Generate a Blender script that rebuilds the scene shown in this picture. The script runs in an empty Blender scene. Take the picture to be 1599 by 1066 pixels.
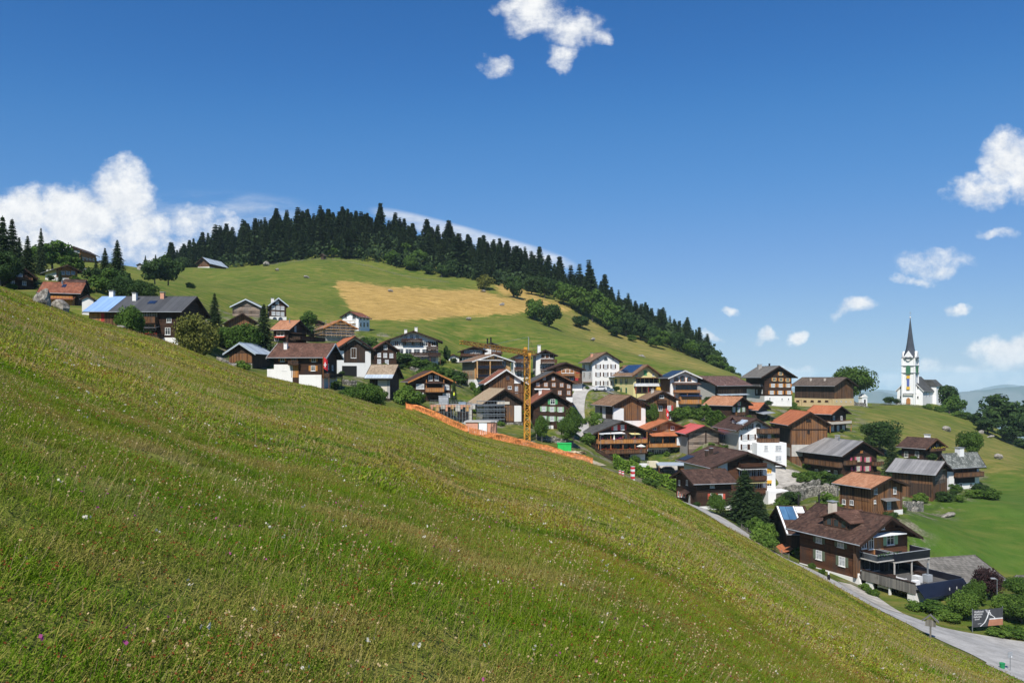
import bpy, math, random
import numpy as np
from mathutils import Vector, Matrix
random.seed(7); rng = np.random.default_rng(7)
R = math.radians
SC = bpy.context.scene
COL = SC.collection
# ------------------------------------------------------------------ camera
FX, CX, HY = 1250.0, 799.5, 590.0        # focal length in photo pixels, centre column, horizon row
cam_d = bpy.data.cameras.new('camera'); cam = bpy.data.objects.new('camera', cam_d); COL.objects.link(cam)
cam_d.sensor_width = 36; cam_d.lens = 36 * FX / 1599; cam_d.shift_y = (HY - 533) / 1599
cam_d.clip_start = 0.1; cam_d.clip_end = 60000
cam.location = (0, 0, 0); cam.rotation_euler = (R(90), 0, 0)
SC.camera = cam
SC.render.resolution_x = 1024; SC.render.resolution_y = 682
SC.view_settings.view_transform = 'Standard'; SC.view_settings.look = 'None'
SC.view_settings.exposure = 0.22; SC.view_settings.gamma = 1
SC.cycles.max_bounces = 6; SC.cycles.diffuse_bounces = 3; SC.cycles.glossy_bounces = 2
SC.cycles.transmission_bounces = 3; SC.cycles.volume_bounces = 0; SC.cycles.transparent_max_bounces = 8

# ------------------------------------------------------------------ sun + sky
SUN_EL, SUN_AZ = 50.0, 196.0              # azimuth measured clockwise from +Y (the view direction)
sd = Vector((math.sin(R(SUN_AZ)) * math.cos(R(SUN_EL)), math.cos(R(SUN_AZ)) * math.cos(R(SUN_EL)), math.sin(R(SUN_EL))))
sl = bpy.data.lights.new('sun', 'SUN'); sun = bpy.data.objects.new('sun', sl); COL.objects.link(sun)
sl.energy = 4.8; sl.angle = R(0.5); sl.color = (1.0, 0.95, 0.87)
sun.rotation_euler = (-sd).to_track_quat('-Z', 'Y').to_euler()

class NT:
    """small node-tree writer"""
    def __init__(s, nt): s.nt = nt; s.n = nt.nodes; s.l = nt.links
    def node(s, t, **kw):
        n = s.n.new(t)
        for k, v in kw.items(): setattr(n, k, v)
        return n
    def put(s, sock, v):
        if hasattr(v, 'is_linked') or isinstance(v, bpy.types.NodeSocket): s.l.new(v, sock)
        else: sock.default_value = v
    def m(s, op, a, b=None, c=None, clamp=False):
        n = s.node('ShaderNodeMath', operation=op); n.use_clamp = clamp
        s.put(n.inputs[0], a)
        if b is not None: s.put(n.inputs[1], b)
        if c is not None: s.put(n.inputs[2], c)
        return n.outputs[0]
    def mix(s, f, a, b, blend='MIX'):
        n = s.node('ShaderNodeMix', data_type='RGBA', blend_type=blend)
        s.put(n.inputs[0], f)
        s.put(n.inputs[6], col4(a)); s.put(n.inputs[7], col4(b))
        return n.outputs[2]
    def noise(s, vec, scale, detail=4, rough=0.55, dim='3D', dist=0.0):
        n = s.node('ShaderNodeTexNoise', noise_dimensions=dim)
        if vec is not None: s.l.new(vec, n.inputs['Vector'])
        n.inputs['Scale'].default_value = scale; n.inputs['Detail'].default_value = detail
        n.inputs['Roughness'].default_value = rough; n.inputs['Distortion'].default_value = dist
        return n.outputs['Fac']
    def ss(s, v, a, b, lo=0.0, hi=1.0):
        n = s.node('ShaderNodeMapRange', interpolation_type='SMOOTHSTEP')
        s.put(n.inputs[0], v); n.inputs[1].default_value = a; n.inputs[2].default_value = b
        n.inputs[3].default_value = lo; n.inputs[4].default_value = hi
        return n.outputs[0]
    def mapping(s, vec, scale=(1, 1, 1), rot=(0, 0, 0)):
        n = s.node('ShaderNodeMapping'); s.l.new(vec, n.inputs[0])
        n.inputs['Scale'].default_value = scale; n.inputs['Rotation'].default_value = rot
        return n.outputs[0]
def col4(c):
    if isinstance(c, (tuple, list)): return tuple(c) + (1,) if len(c) == 3 else tuple(c)
    return c

W = bpy.data.worlds.new('World'); SC.world = W; W.use_nodes = True
W.node_tree.nodes.clear()
N = NT(W.node_tree)
sky = N.node('ShaderNodeTexSky', sky_type='NISHITA')
sky.sun_disc = False; sky.sun_elevation = R(SUN_EL); sky.sun_rotation = R(SUN_AZ)
sky.altitude = 1300; sky.air_density = 1.0; sky.dust_density = 0.15; sky.ozone_density = 3.0
hs = N.node('ShaderNodeHueSaturation'); N.l.new(sky.outputs[0], hs.inputs['Color'])
hs.inputs['Saturation'].default_value = 1.22; hs.inputs['Value'].default_value = 1.22
tc = N.node('ShaderNodeTexCoord')
sx = N.node('ShaderNodeSeparateXYZ'); N.l.new(tc.outputs['Generated'], sx.inputs[0])
yy = N.m('MAXIMUM', sx.outputs[1], 0.05)
ka = N.m('DIVIDE', sx.outputs[0], yy); kb = N.m('DIVIDE', sx.outputs[2], yy)
# clouds live in the sky as directions: (azimuth tangent, elevation tangent, radii, strength)
def cd(px, py, rx, ry, s=1.0): return ((px - CX) / FX, (HY - py) / FX, rx / FX, ry / FX, s)
CL = [cd(835, 22, 62, 42), cd(895, 48, 68, 36), cd(880, 88, 30, 26), cd(935, 58, 34, 20), cd(775, 103, 34, 22), cd(800, 8, 40, 26),
      cd(190, 308, 72, 66, 1.35), cd(120, 340, 92, 60, 1.5), cd(28, 350, 90, 66, 1.3), cd(215, 362, 62, 46, 1.2), cd(305, 350, 78, 42, .92), cd(60, 388, 150, 44, 1.3), cd(260, 395, 120, 34, .9),
      cd(1575, 255, 62, 52, 1.2), cd(1530, 300, 62, 30, 1.0), cd(1610, 285, 60, 50, 1.2),
      cd(1462, 410, 66, 26, .85), cd(1425, 432, 40, 12, .7), cd(1556, 363, 46, 12, .72), cd(1337, 479, 44, 20, 1.05), cd(1500, 482, 24, 11, 1.0),
      cd(1195, 519, 17, 14, 1.1), cd(1243, 526, 25, 18, 1.1), cd(1140, 482, 14, 10, .8), cd(1572, 556, 66, 34, 1.5), cd(1610, 545, 56, 30, 1.4),
      cd(1255, 582, 42, 14, 1.0), cd(1110, 527, 26, 9, .8), cd(1490, 588, 130, 26, 1.15), cd(1420, 594, 60, 18, 1.1), cd(1570, 590, 90, 16, 1.0), cd(1385, 590, 40, 14, .9)]
vec0 = N.node('ShaderNodeCombineXYZ'); N.l.new(ka, vec0.inputs[0]); N.l.new(kb, vec0.inputs[1])
wn = N.node('ShaderNodeTexNoise', noise_dimensions='3D'); N.l.new(vec0.outputs[0], wn.inputs['Vector'])
wn.inputs['Scale'].default_value = 22; wn.inputs['Detail'].default_value = 6
wsub = N.node('ShaderNodeVectorMath', operation='SUBTRACT'); N.l.new(wn.outputs['Color'], wsub.inputs[0]); wsub.inputs[1].default_value = (.5, .5, .5)
wmul = N.node('ShaderNodeVectorMath', operation='SCALE'); N.l.new(wsub.outputs[0], wmul.inputs[0]); wmul.inputs['Scale'].default_value = 0.05
wadd = N.node('ShaderNodeVectorMath', operation='ADD'); N.l.new(vec0.outputs[0], wadd.inputs[0]); N.l.new(wmul.outputs[0], wadd.inputs[1])
def cloudmask(vec):
    s_ = N.node('ShaderNodeSeparateXYZ'); N.l.new(vec, s_.inputs[0])
    acc = None
    for (a, b, ra, rb, st) in CL:
        u = N.m('DIVIDE', N.m('SUBTRACT', s_.outputs[0], a), ra); v = N.m('DIVIDE', N.m('SUBTRACT', s_.outputs[1], b), rb)
        d2 = N.m('ADD', N.m('MULTIPLY', u, u), N.m('MULTIPLY', v, v))
        g = N.m('MULTIPLY', N.m('SUBTRACT', 1.0, d2, clamp=True), st)
        acc = g if acc is None else N.m('MAXIMUM', acc, g)
    return acc
cm = cloudmask(wadd.outputs[0])
nz = N.noise(N.mapping(vec0.outputs[0], (1, 1.25, 1)), 24, 12, 0.66)
nz2 = N.noise(vec0.outputs[0], 60, 6, 0.6)
dens = N.m('ADD', N.m('MULTIPLY', cm, 1.35), N.m('MULTIPLY', N.m('SUBTRACT', nz, 0.5), 3.0))
cmg = N.ss(cm, 0.0, 0.18)
cov = N.m('MULTIPLY', N.ss(dens, 0.12, 1.65), cmg)
# thin streak of high cloud running down behind the wooded hill, and faint veil at the left
st_s = N.node('ShaderNodeSeparateXYZ'); N.l.new(vec0.outputs[0], st_s.inputs[0])
ux = N.m('MULTIPLY', N.m('SUBTRACT', st_s.outputs[0], (740 - CX) / FX), 1.0)
line = N.m('SUBTRACT', st_s.outputs[1], N.m('ADD', N.m('MULTIPLY', ux, -0.27), (HY - 372) / FX))
lx = N.m('DIVIDE', ux, 170 / FX); ly = N.m('DIVIDE', line, 17 / FX)
stm = N.m('SUBTRACT', 1.0, N.m('ADD', N.m('POWER', N.m('ABSOLUTE', lx), 4.0), N.m('MULTIPLY', ly, ly)), clamp=True)
stv = N.mapping(vec0.outputs[0], (10, 60, 1), (0, 0, 0.27))
strk = N.m('MULTIPLY', N.ss(stm, 0, .9), N.ss(N.noise(stv, 1.0, 6), 0.25, 0.75, .3, .95))
vx = N.m('DIVIDE', N.m('SUBTRACT', st_s.outputs[0], (330 - CX) / FX), 190 / FX); vy = N.m('DIVIDE', N.m('SUBTRACT', st_s.outputs[1], (HY - 335) / FX), 42 / FX)
vm = N.m('SUBTRACT', 1.0, N.m('ADD', N.m('MULTIPLY', vx, vx), N.m('MULTIPLY', vy, vy)), clamp=True)
veil = N.m('MULTIPLY', N.ss(vm, 0, .9), N.ss(N.noise(N.mapping(vec0.outputs[0], (8, 30, 1)), 1.0, 6), 0.42, 0.8, 0, .6))
cover = N.m('MAXIMUM', N.m('MAXIMUM', cov, strk), veil)
front = N.ss(sx.outputs[1], 0.05, 0.15)
cover = N.m('MULTIPLY', N.m('MULTIPLY', cover, front), 0.97)
ccol = N.mix(N.ss(N.m('ADD', N.m('MULTIPLY', nz2, .5), N.m('MULTIPLY', nz, .6)), 0.38, 0.72), (7.7, 8.1, 8.7), (10.2, 10.3, 10.3))
tint = N.mix(1.0, hs.outputs[0], (.78, .97, 1.10), 'MULTIPLY')
def vscale(col, k):
    n = N.node('ShaderNodeVectorMath', operation='SCALE'); N.l.new(col, n.inputs[0]); n.inputs['Scale'].default_value = k; return n.outputs[0]
cur = N.node('ShaderNodeRGBCurve'); N.l.new(vscale(tint, .099 / 1.5), cur.inputs['Color'])
for ch, pts in ((0, ((.053, .042), (.089, .086), (.227, .209), (.55, .360), (1.5, .62))), (1, ((.18, .166), (.275, .262), (.546, .407), (.91, .545), (1.5, .70))), (2, ((.456, .450), (.64, .60), (.99, .745), (1.25, .80), (1.5, .85)))):
    c_ = cur.mapping.curves[ch]; c_.points[0].location = (0, 0); c_.points[1].location = (1, pts[-1][1])
    for (a_, b_) in pts[:-1]: c_.points.new(a_ / 1.5, b_)
cur.mapping.update()
wcol = N.mix(cover, vscale(cur.outputs[0], 10.1), ccol)
bg = N.node('ShaderNodeBackground'); N.l.new(wcol, bg.inputs[0]); bg.inputs[1].default_value = 0.085
wo = N.node('ShaderNodeOutputWorld'); N.l.new(bg.outputs[0], wo.inputs[0])
try: W.cycles.sampling_method = 'MANUAL'; W.cycles.sample_map_resolution = 512
except Exception: pass

# ------------------------------------------------------------------ helpers
def P(px, py, Y): return Vector(((px - CX) / FX * Y, Y, (HY - py) / FX * Y))

def tag(o, label=None, cat=None, group=None, kind=None):
    if label: o['label'] = label
    if cat: o['category'] = cat
    if group: o['group'] = group
    if kind: o['kind'] = kind
    return o

class MB:
    """collects faces and links them as one mesh object"""
    def __init__(s): s.v = []; s.f = []; s.m = []
    def add(s, vs, fs, m=0):
        b = len(s.v); s.v += [tuple(p) for p in vs]; s.f += [tuple(b + i for i in q) for q in fs]; s.m += [m] * len(fs)
    def hexa(s, c, m=0):   # c: 8 corners, bottom ring then top ring
        s.add(c, [(3, 2, 1, 0), (4, 5, 6, 7), (0, 1, 5, 4), (1, 2, 6, 5), (2, 3, 7, 6), (3, 0, 4, 7)], m)
    def box(s, x0, x1, y0, y1, z0, z1, m=0):
        s.hexa([(x0, y0, z0), (x1, y0, z0), (x1, y1, z0), (x0, y1, z0), (x0, y0, z1), (x1, y0, z1), (x1, y1, z1), (x0, y1, z1)], m)
    def fbox(s, f, s0, s1, z0, z1, d0, d1, m=0):   # box on a facade: along s, height z, proud distance d
        s.hexa([f(s0, z0, d1), f(s1, z0, d1), f(s1, z0, d0), f(s0, z0, d0), f(s0, z1, d1), f(s1, z1, d1), f(s1, z1, d0), f(s0, z1, d0)], m)
    def bar(s, a, b, r, m=0, n=4, r2=None):
        a, b = Vector(a), Vector(b); d = (b - a)
        if d.length < 1e-6: return
        d.normalize(); up = Vector((0, 0, 1)) if abs(d.z) < .95 else Vector((1, 0, 0))
        x = d.cross(up).normalized(); y = d.cross(x); r2 = r if r2 is None else r2
        vs = []
        for (c, rr) in ((a, r), (b, r2)):
            for i in range(n):
                t = 2 * math.pi * (i + .5) / n
                vs.append(c + x * math.cos(t) * rr + y * math.sin(t) * rr)
        fs = [(i, (i + 1) % n, n + (i + 1) % n, n + i) for i in range(n)] + [tuple(range(n))[::-1], tuple(range(n, 2 * n))]
        s.add(vs, fs, m)
    def prism(s, poly, f, d0, d1, m=0):  # polygon of (s,z) on a facade extruded between depths
        n = len(poly)
        vs = [f(a, b, d0) for a, b in poly] + [f(a, b, d1) for a, b in poly]
        fs = [tuple(range(n)), tuple(range(n, 2 * n))[::-1]] + [(i, (i + 1) % n, n + (i + 1) % n, n + i) for i in range(n)]
        s.add(vs, fs, m)
    def mesh(s, name, mats):
        me = bpy.data.meshes.new(name); me.from_pydata(s.v, [], s.f)
        for q in mats: me.materials.append(q)
        if len(mats) > 1: me.polygons.foreach_set('material_index', s.m)
        me.update(); return me
    def build(s, name, mats, parent=None, smooth=False):
        if not isinstance(mats, (list, tuple)): mats = [mats]
        me = s.mesh(name, mats)
        if smooth: me.polygons.foreach_set('use_smooth', [True] * len(me.polygons))
        return link(name, me, parent)
def link(name, me, parent=None, loc=None, rz=0):
    o = bpy.data.objects.new(name, me); COL.objects.link(o)
    if parent: o.parent = parent
    if loc is not None: o.location = loc
    if rz: o.rotation_euler.z = rz
    return o
def empty(name, loc=(0, 0, 0), rz=0, label=None, cat=None, group=None):
    o = link(name, None, None, loc, rz); o.empty_display_size = .5
    return tag(o, label, cat, group)
def npmesh(name, co, faces_flat, nper, mats, midx=None):
    me = bpy.data.meshes.new(name); co = np.asarray(co, np.float32).reshape(-1, 3)
    nf = len(faces_flat) // nper
    me.vertices.add(len(co)); me.vertices.foreach_set('co', co.ravel())
    me.loops.add(len(faces_flat)); me.loops.foreach_set('vertex_index', np.asarray(faces_flat, np.int32))
    me.polygons.add(nf); me.polygons.foreach_set('loop_start', np.arange(0, nf * nper, nper, dtype=np.int32))
    if midx is not None: me.polygons.foreach_set('material_index', np.asarray(midx, np.int32))
    for q in mats: me.materials.append(q)
    me.update(calc_edges=True); me.validate(); return me

# ------------------------------------------------------------------ materials
def new_mat(name, rough=0.8, spec=0.3, metal=0.0):
    m = bpy.data.materials.new(name); m.use_nodes = True
    n = NT(m.node_tree); p = m.node_tree.nodes['Principled BSDF']
    p.inputs['Roughness'].default_value = rough; p.inputs['Metallic'].default_value = metal
    p.inputs['Specular IOR Level'].default_value = spec
    return m, n, p
_mc = {}
def flat(name, c, rough=0.8, spec=0.3, metal=0.0, var=0.12, scale=1.5):
    k = ('flat', name)
    if k in _mc: return _mc[k]
    m, n, p = new_mat(name, rough, spec, metal)
    t = n.node('ShaderNodeTexCoord')
    nzz = n.noise(t.outputs['Object'], scale, 5)
    n.l.new(n.mix(n.ss(nzz, .3, .7), tuple(x * (1 - var) for x in c), tuple(min(1, x * (1 + var)) for x in c)), p.inputs['Base Color'])
    _mc[k] = m; return m
def wood(name, c1, c2, vertical=True, pitch=0.22, rough=0.85):
    k = ('wood', name)
    if k in _mc: return _mc[k]
    m, n, p = new_mat(name, rough, 0.2)
    t = n.node('ShaderNodeTexCoord'); s = n.node('ShaderNodeSeparateXYZ'); n.l.new(t.outputs['Object'], s.inputs[0])
    q = n.m('ADD', s.outputs[0], s.outputs[1]) if vertical else s.outputs[2]
    q = n.m('DIVIDE', n.m('ADD', q, 200.03), pitch)
    w = n.node('ShaderNodeTexWhiteNoise', noise_dimensions='1D'); n.l.new(n.m('FLOOR', q), w.inputs['W'])
    st = n.mapping(t.outputs['Object'], (3, 3, .35) if vertical else (.5, .5, 5))
    st_ = n.noise(st, 1.0, 5, .65)
    big = n.noise(t.outputs['Object'], .35, 3)
    f = n.m('ADD', n.m('MULTIPLY', w.outputs['Value'], .45), n.m('MULTIPLY', n.m('ADD', st_, big), .42))
    c = n.mix(n.ss(f, .3, .85), c1, c2)
    wz = n.noise(n.mapping(t.outputs['Object'], (.8, .8, .25)), 1.0, 5, .7)
    gyc = tuple(min(1, .35 * (a + b) / 2 + .65 * ((sum(c1) + sum(c2)) / 6)) for a, b in zip(c1, c2))
    c = n.mix(n.ss(wz, .45, .68, 0, .8), c, gyc)
    c = n.mix(n.ss(wz, .30, .45, .6, 0), c, tuple(x * .5 for x in c1))
    fr = n.m('FRACT', q)
    gap = n.m('LESS_THAN', fr, .13)
    c = n.mix(n.m('MULTIPLY', gap, .55), c, tuple(x * .3 for x in c1))
    n.l.new(c, p.inputs['Base Color'])
    b = n.node('ShaderNodeBump'); b.inputs['Strength'].default_value = .5; b.inputs['Distance'].default_value = .03
    n.l.new(n.m('SUBTRACT', st_, gap), b.inputs['Height']); n.l.new(b.outputs[0], p.inputs['Normal'])
    _mc[k] = m; return m
def tiles(name, c1, c2, c3=None, row=0.17, rough=0.85, patch=.5, contrast=.35, spots=None):
    k = ('tiles', name)
    if k in _mc: return _mc[k]
    m, n, p = new_mat(name, rough, 0.25)
    t = n.node('ShaderNodeTexCoord'); s = n.node('ShaderNodeSeparateXYZ'); n.l.new(t.outputs['Object'], s.inputs[0])
    rz = n.m('DIVIDE', n.m('ADD', s.outputs[2], 50), row); ry = n.m('DIVIDE', n.m('ADD', s.outputs[1], 50), .33)
    cmb = n.node('ShaderNodeCombineXYZ'); n.l.new(n.m('FLOOR', rz), cmb.inputs[0])
    n.l.new(n.m('FLOOR', n.m('ADD', ry, n.m('MULTIPLY', n.m('FLOOR', rz), .5))), cmb.inputs[1])
    w = n.node('ShaderNodeTexWhiteNoise', noise_dimensions='2D'); n.l.new(cmb.outputs[0], w.inputs['Vector'])
    pn = n.noise(t.outputs['Object'], patch, 5, .6)
    f = n.m('ADD', n.m('MULTIPLY', w.outputs['Value'], contrast), n.m('MULTIPLY', pn, 1.1 - contrast * .5))
    c = n.mix(n.ss(f, .35, 1.0), c1, c2)
    if c3: c = n.mix(n.ss(n.noise(t.outputs['Object'], 1.1, 6, .7), .55, .68), c, c3)
    st2 = n.noise(n.mapping(t.outputs['Object'], (.25, 1.6, .25)), 1.0, 5, .65)
    c = n.mix(n.ss(st2, .5, .72, 0, .55), c, tuple(x * .55 for x in c1))
    edge = n.m('LESS_THAN', n.m('FRACT', rz), .22)
    c = n.mix(n.m('MULTIPLY', edge, .4), c, tuple(x * .35 for x in c1))
    n.l.new(c, p.inputs['Base Color'])
    b = n.node('ShaderNodeBump'); b.inputs['Strength'].default_value = .6; b.inputs['Distance'].default_value = .04
    n.l.new(n.m('ADD', n.m('FRACT', rz), n.m('MULTIPLY', w.outputs['Value'], .5)), b.inputs['Height']); n.l.new(b.outputs[0], p.inputs['Normal'])
    _mc[k] = m; return m
def seam_metal(name, c1, c2, rough=.5, pitch=.6, metal=.0, spec=.5):
    k = ('seam', name)
    if k in _mc: return _mc[k]
    m, n, p = new_mat(name, rough, spec, metal)
    t = n.node('ShaderNodeTexCoord'); s = n.node('ShaderNodeSeparateXYZ'); n.l.new(t.outputs['Object'], s.inputs[0])
    q = n.m('DIVIDE', n.m('ADD', s.outputs[1], 100), pitch)
    w = n.node('ShaderNodeTexWhiteNoise', noise_dimensions='1D'); n.l.new(n.m('FLOOR', q), w.inputs['W'])
    pn = n.noise(n.mapping(t.outputs['Object'], (.5, 1.2, .5)), 1.0, 5, .6)
    c = n.mix(n.ss(n.m('ADD', n.m('MULTIPLY', w.outputs['Value'], .5), n.m('MULTIPLY', pn, .8)), .3, 1.0), c1, c2)
    line = n.m('LESS_THAN', n.m('FRACT', q), .1)
    c = n.mix(n.m('MULTIPLY', line, .5), c, tuple(x * .4 for x in c1))
    n.l.new(c, p.inputs['Base Color']); _mc[k] = m; return m
def plaster(name, c, grime=(.6, .55, .47), amt=.25, scale=.6):
    k = ('pl', name)
    if k in _mc: return _mc[k]
    m, n, p = new_mat(name, .9, .2)
    t = n.node('ShaderNodeTexCoord')
    g = n.noise(t.outputs['Object'], scale, 6, .65); g2 = n.noise(n.mapping(t.outputs['Object'], (2, 2, .3)), 1.2, 4)
    f = n.m('MULTIPLY', n.ss(n.m('ADD', g, n.m('MULTIPLY', g2, .5)), .68, 1.05), amt)
    n.l.new(n.mix(f, c, tuple(a * b for a, b in zip(c, grime))), p.inputs['Base Color'])
    b = n.node('ShaderNodeBump'); b.inputs['Strength'].default_value = .25; b.inputs['Distance'].default_value = .02
    n.l.new(n.noise(t.outputs['Object'], 12, 4), b.inputs['Height']); n.l.new(b.outputs[0], p.inputs['Normal'])
    _mc[k] = m; return m
def stone(name, c1, c2, scale=2.0):
    k = ('st', name)
    if k in _mc: return _mc[k]
    m, n, p = new_mat(name, .95, .2)
    t = n.node('ShaderNodeTexCoord')
    v = n.node('ShaderNodeTexVoronoi', feature='F1'); n.l.new(t.outputs['Object'], v.inputs['Vector']); v.inputs['Scale'].default_value = scale
    ve = n.node('ShaderNodeTexVoronoi', feature='DISTANCE_TO_EDGE'); n.l.new(t.outputs['Object'], ve.inputs['Vector']); ve.inputs['Scale'].default_value = scale
    sv = n.node('ShaderNodeSeparateXYZ'); n.l.new(v.outputs['Color'], sv.inputs[0])
    f = n.m('ADD', n.m('MULTIPLY', sv.outputs[0], .6), n.m('MULTIPLY', n.noise(t.outputs['Object'], 5, 5), .5))
    c = n.mix(n.ss(f, .2, .9), c1, c2)
    c = n.mix(n.ss(ve.outputs['Distance'], .0, .08, .75, 0), c, tuple(x * .25 for x in c1))
    n.l.new(c, p.inputs['Base Color'])
    b = n.node('ShaderNodeBump'); b.inputs['Strength'].default_value = .8; b.inputs['Distance'].default_value = .08
    n.l.new(n.ss(ve.outputs['Distance'], 0, .2), b.inputs['Height']); n.l.new(b.outputs[0], p.inputs['Normal'])
    _mc[k] = m; return m
def leafy(name, c1, c2, c3, spec=.15, transl=.25):
    k = ('leaf', name)
    if k in _mc: return _mc[k]
    m, n, p = new_mat(name, .7, spec)
    g = n.node('ShaderNodeNewGeometry'); oi = n.node('ShaderNodeObjectInfo'); t = n.node('ShaderNodeTexCoord')
    cl = n.noise(t.outputs['Object'], .55, 3)
    c = n.mix(n.ss(n.m('ADD', n.m('MULTIPLY', g.outputs['Random Per Island'], .5), n.m('MULTIPLY', cl, .6)), .25, .85), c1, c2)
    c = n.mix(n.m('MULTIPLY', oi.outputs['Random'], .45), c, c3)
    n.l.new(c, p.inputs['Base Color'])
    tr = n.node('ShaderNodeBsdfTranslucent'); n.l.new(c, tr.inputs[0])
    mx = n.node('ShaderNodeMixShader'); mx.inputs[0].default_value = transl
    out = [q for q in m.node_tree.nodes if q.type == 'OUTPUT_MATERIAL'][0]
    n.l.new(p.outputs[0], mx.inputs[1]); n.l.new(tr.outputs[0], mx.inputs[2]); n.l.new(mx.outputs[0], out.inputs[0])
    _mc[k] = m; return m

WHITE = plaster('white_plaster', (.78, .77, .74)); WHITE2 = plaster('white_render', (.80, .80, .79), amt=.1)
CREAM = plaster('cream_plaster', (.66, .60, .44)); YELLOW = plaster('yellow_plaster', (.72, .64, .30), amt=.1)
TAN = plaster('tan_plaster', (.60, .46, .25)); GREYP = plaster('grey_concrete', (.36, .35, .33), amt=.4)
BEIGEP = plaster('beige_plaster', (.62, .56, .47))
DKH = wood('dark_log_wood', (.020, .0105, .007), (.066, .033, .020), False)
DKV = wood('dark_plank_wood', (.026, .017, .012), (.085, .05, .032), True)
BRH = wood('brown_log_wood', (.045, .018, .010), (.12, .052, .026), False)
BRV = wood('brown_plank_wood', (.055, .025, .012), (.20, .10, .047), True)
RDV = wood('reddish_plank_wood', (.075, .031, .014), (.26, .125, .052), True)
ORV = wood('orange_wood', (.33, .13, .035), (.55, .25, .07), True)
ORH = wood('orange_brown_boards', (.24, .095, .03), (.40, .18, .06), False)
LTW = wood('light_new_wood', (.48, .27, .10), (.66, .40, .17), True)
GYV = wood('grey_weathered_planks', (.10, .095, .085), (.23, .215, .19), True)
GY2 = wood('pale_shingles', (.24, .18, .11), (.42, .32, .20), False, .3)
LOGG = wood('open_log_wall', (.022, .014, .010), (.34, .26, .20), False, .62)
TRIM = flat('dark_trim_wood', (.035, .018, .011)); TRIMB = flat('brown_trim_wood', (.13, .06, .028)); TRIMO = flat('orange_trim_wood', (.42, .17, .05))
TRIMW = flat('white_trim', (.62, .62, .60)); TRIMG = flat('grey_metal_trim', (.32, .34, .36), .5)
R_BR = tiles('brown_roof_tiles', (.075, .038, .025), (.17, .085, .058), (.22, .13, .09))
R_BD = tiles('dark_brown_roof_tiles', (.042, .023, .017), (.115, .062, .044), (.15, .095, .07))
R_OR = tiles('orange_roof_tiles', (.38, .12, .05), (.55, .20, .09), None, contrast=.2)
R_OP = tiles('pale_orange_roof_tiles', (.34, .15, .075), (.50, .25, .14), (.30, .19, .12))
R_RD = tiles('red_brown_roof_tiles', (.17, .058, .032), (.33, .125, .07), (.22, .14, .10))
R_GR = tiles('grey_slate_roof', (.055, .055, .053), (.12, .12, .115), (.16, .155, .14))
R_GL = tiles('pale_grey_roof', (.12, .112, .098), (.24, .222, .195), (.16, .15, .13))
R_TN = tiles('tan_roof_tiles', (.16, .092, .052), (.32, .20, .12), (.26, .19, .13))
R_BG = tiles('beige_lichen_roof', (.24, .18, .12), (.42, .33, .23), (.18, .12, .08))
R_GB = tiles('grey_brown_roof_tiles', (.075, .055, .042), (.165, .128, .10), (.20, .17, .14))
R_RU = tiles('rusty_patched_roof', (.085, .050, .042), (.19, .10, .08), (.36, .28, .25))
R_BGR = tiles('beige_and_red_roof', (.36, .27, .17), (.46, .37, .25), (.30, .12, .06), patch=.2)
R_MT = seam_metal('grey_metal_roof', (.17, .165, .16), (.30, .29, .28), .55)
R_SV = seam_metal('silver_metal_roof', (.36, .42, .48), (.55, .62, .68), .45)
R_DK = seam_metal('dark_bitumen_roof', (.040, .042, .045), (.078, .08, .083), .7, 1.2)
R_PK = seam_metal('pink_red_metal_roof', (.50, .09, .075), (.62, .13, .11), .6, .4)
R_BL = seam_metal('blue_translucent_sheet_roof', (.22, .36, .62), (.30, .46, .74), .5, 1.1)
R_STN = stone('stone_slab_roof', (.10, .11, .10), (.26, .27, .25), 1.6)
SOLAR = seam_metal('solar_panel', (.012, .02, .05), (.03, .055, .12), .18, 1.0, 0, .8)
SOLARL = seam_metal('glass_collector', (.05, .12, .22), (.12, .25, .40), .15, 1.0, 0, .8)
SOLARD = flat('black_solar_panel', (.010, .011, .020), .3, .6, var=.2)
GLASS = flat('window_glass', (.035, .045, .055), .08, .9, var=.5, scale=.9)
GLASSL = flat('window_glass_curtain', (.40, .42, .44), .3, .5, var=.35, scale=2.5)
FRW = flat('white_window_frame', (.72, .72, .70)); FRB = flat('brown_window_frame', (.12, .05, .025)); FRY = flat('cream_window_frame', (.62, .55, .36))
SHR = flat('red_shutter', (.42, .035, .035)); SHO = flat('orange_shutter', (.44, .19, .045)); SHG = flat('green_shutter', (.10, .34, .14)); SHGP = flat('pale_green_shutter', (.28, .45, .26))
SHP = flat('pink_shutter', (.50, .10, .17)); SHB = flat('brown_shutter', (.06, .025, .015)); SHY = flat('yellow_blind', (.75, .42, .05)); SHRO = flat('coral_shutter', (.55, .10, .06)); SHGG = flat('grey_green_shutter', (.12, .15, .10))
MORTAR = stone('rubble_stone', (.09, .085, .07), (.42, .39, .33), 2.6); CONC = flat('pale_concrete', (.48, .46, .42)); DRK = flat('black_and_painted_shade', (.01, .01, .01))  # near-black: painted shade of flat openings, also black flues and other black parts
STEEL = flat('galvanised_steel', (.30, .32, .34), .4, .5, .6); FLR = flat('red_flowers', (.55, .04, .03), var=.5, scale=9); FLP = flat('pink_flowers', (.55, .08, .25), var=.5, scale=9); FLG = flat('flower_greenery', (.05, .11, .025), var=.5, scale=6)
BRICK = flat('pink_clay_block', (.60, .30, .20), var=.1); METALW = flat('white_cloth', (.75, .77, .78))
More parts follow.
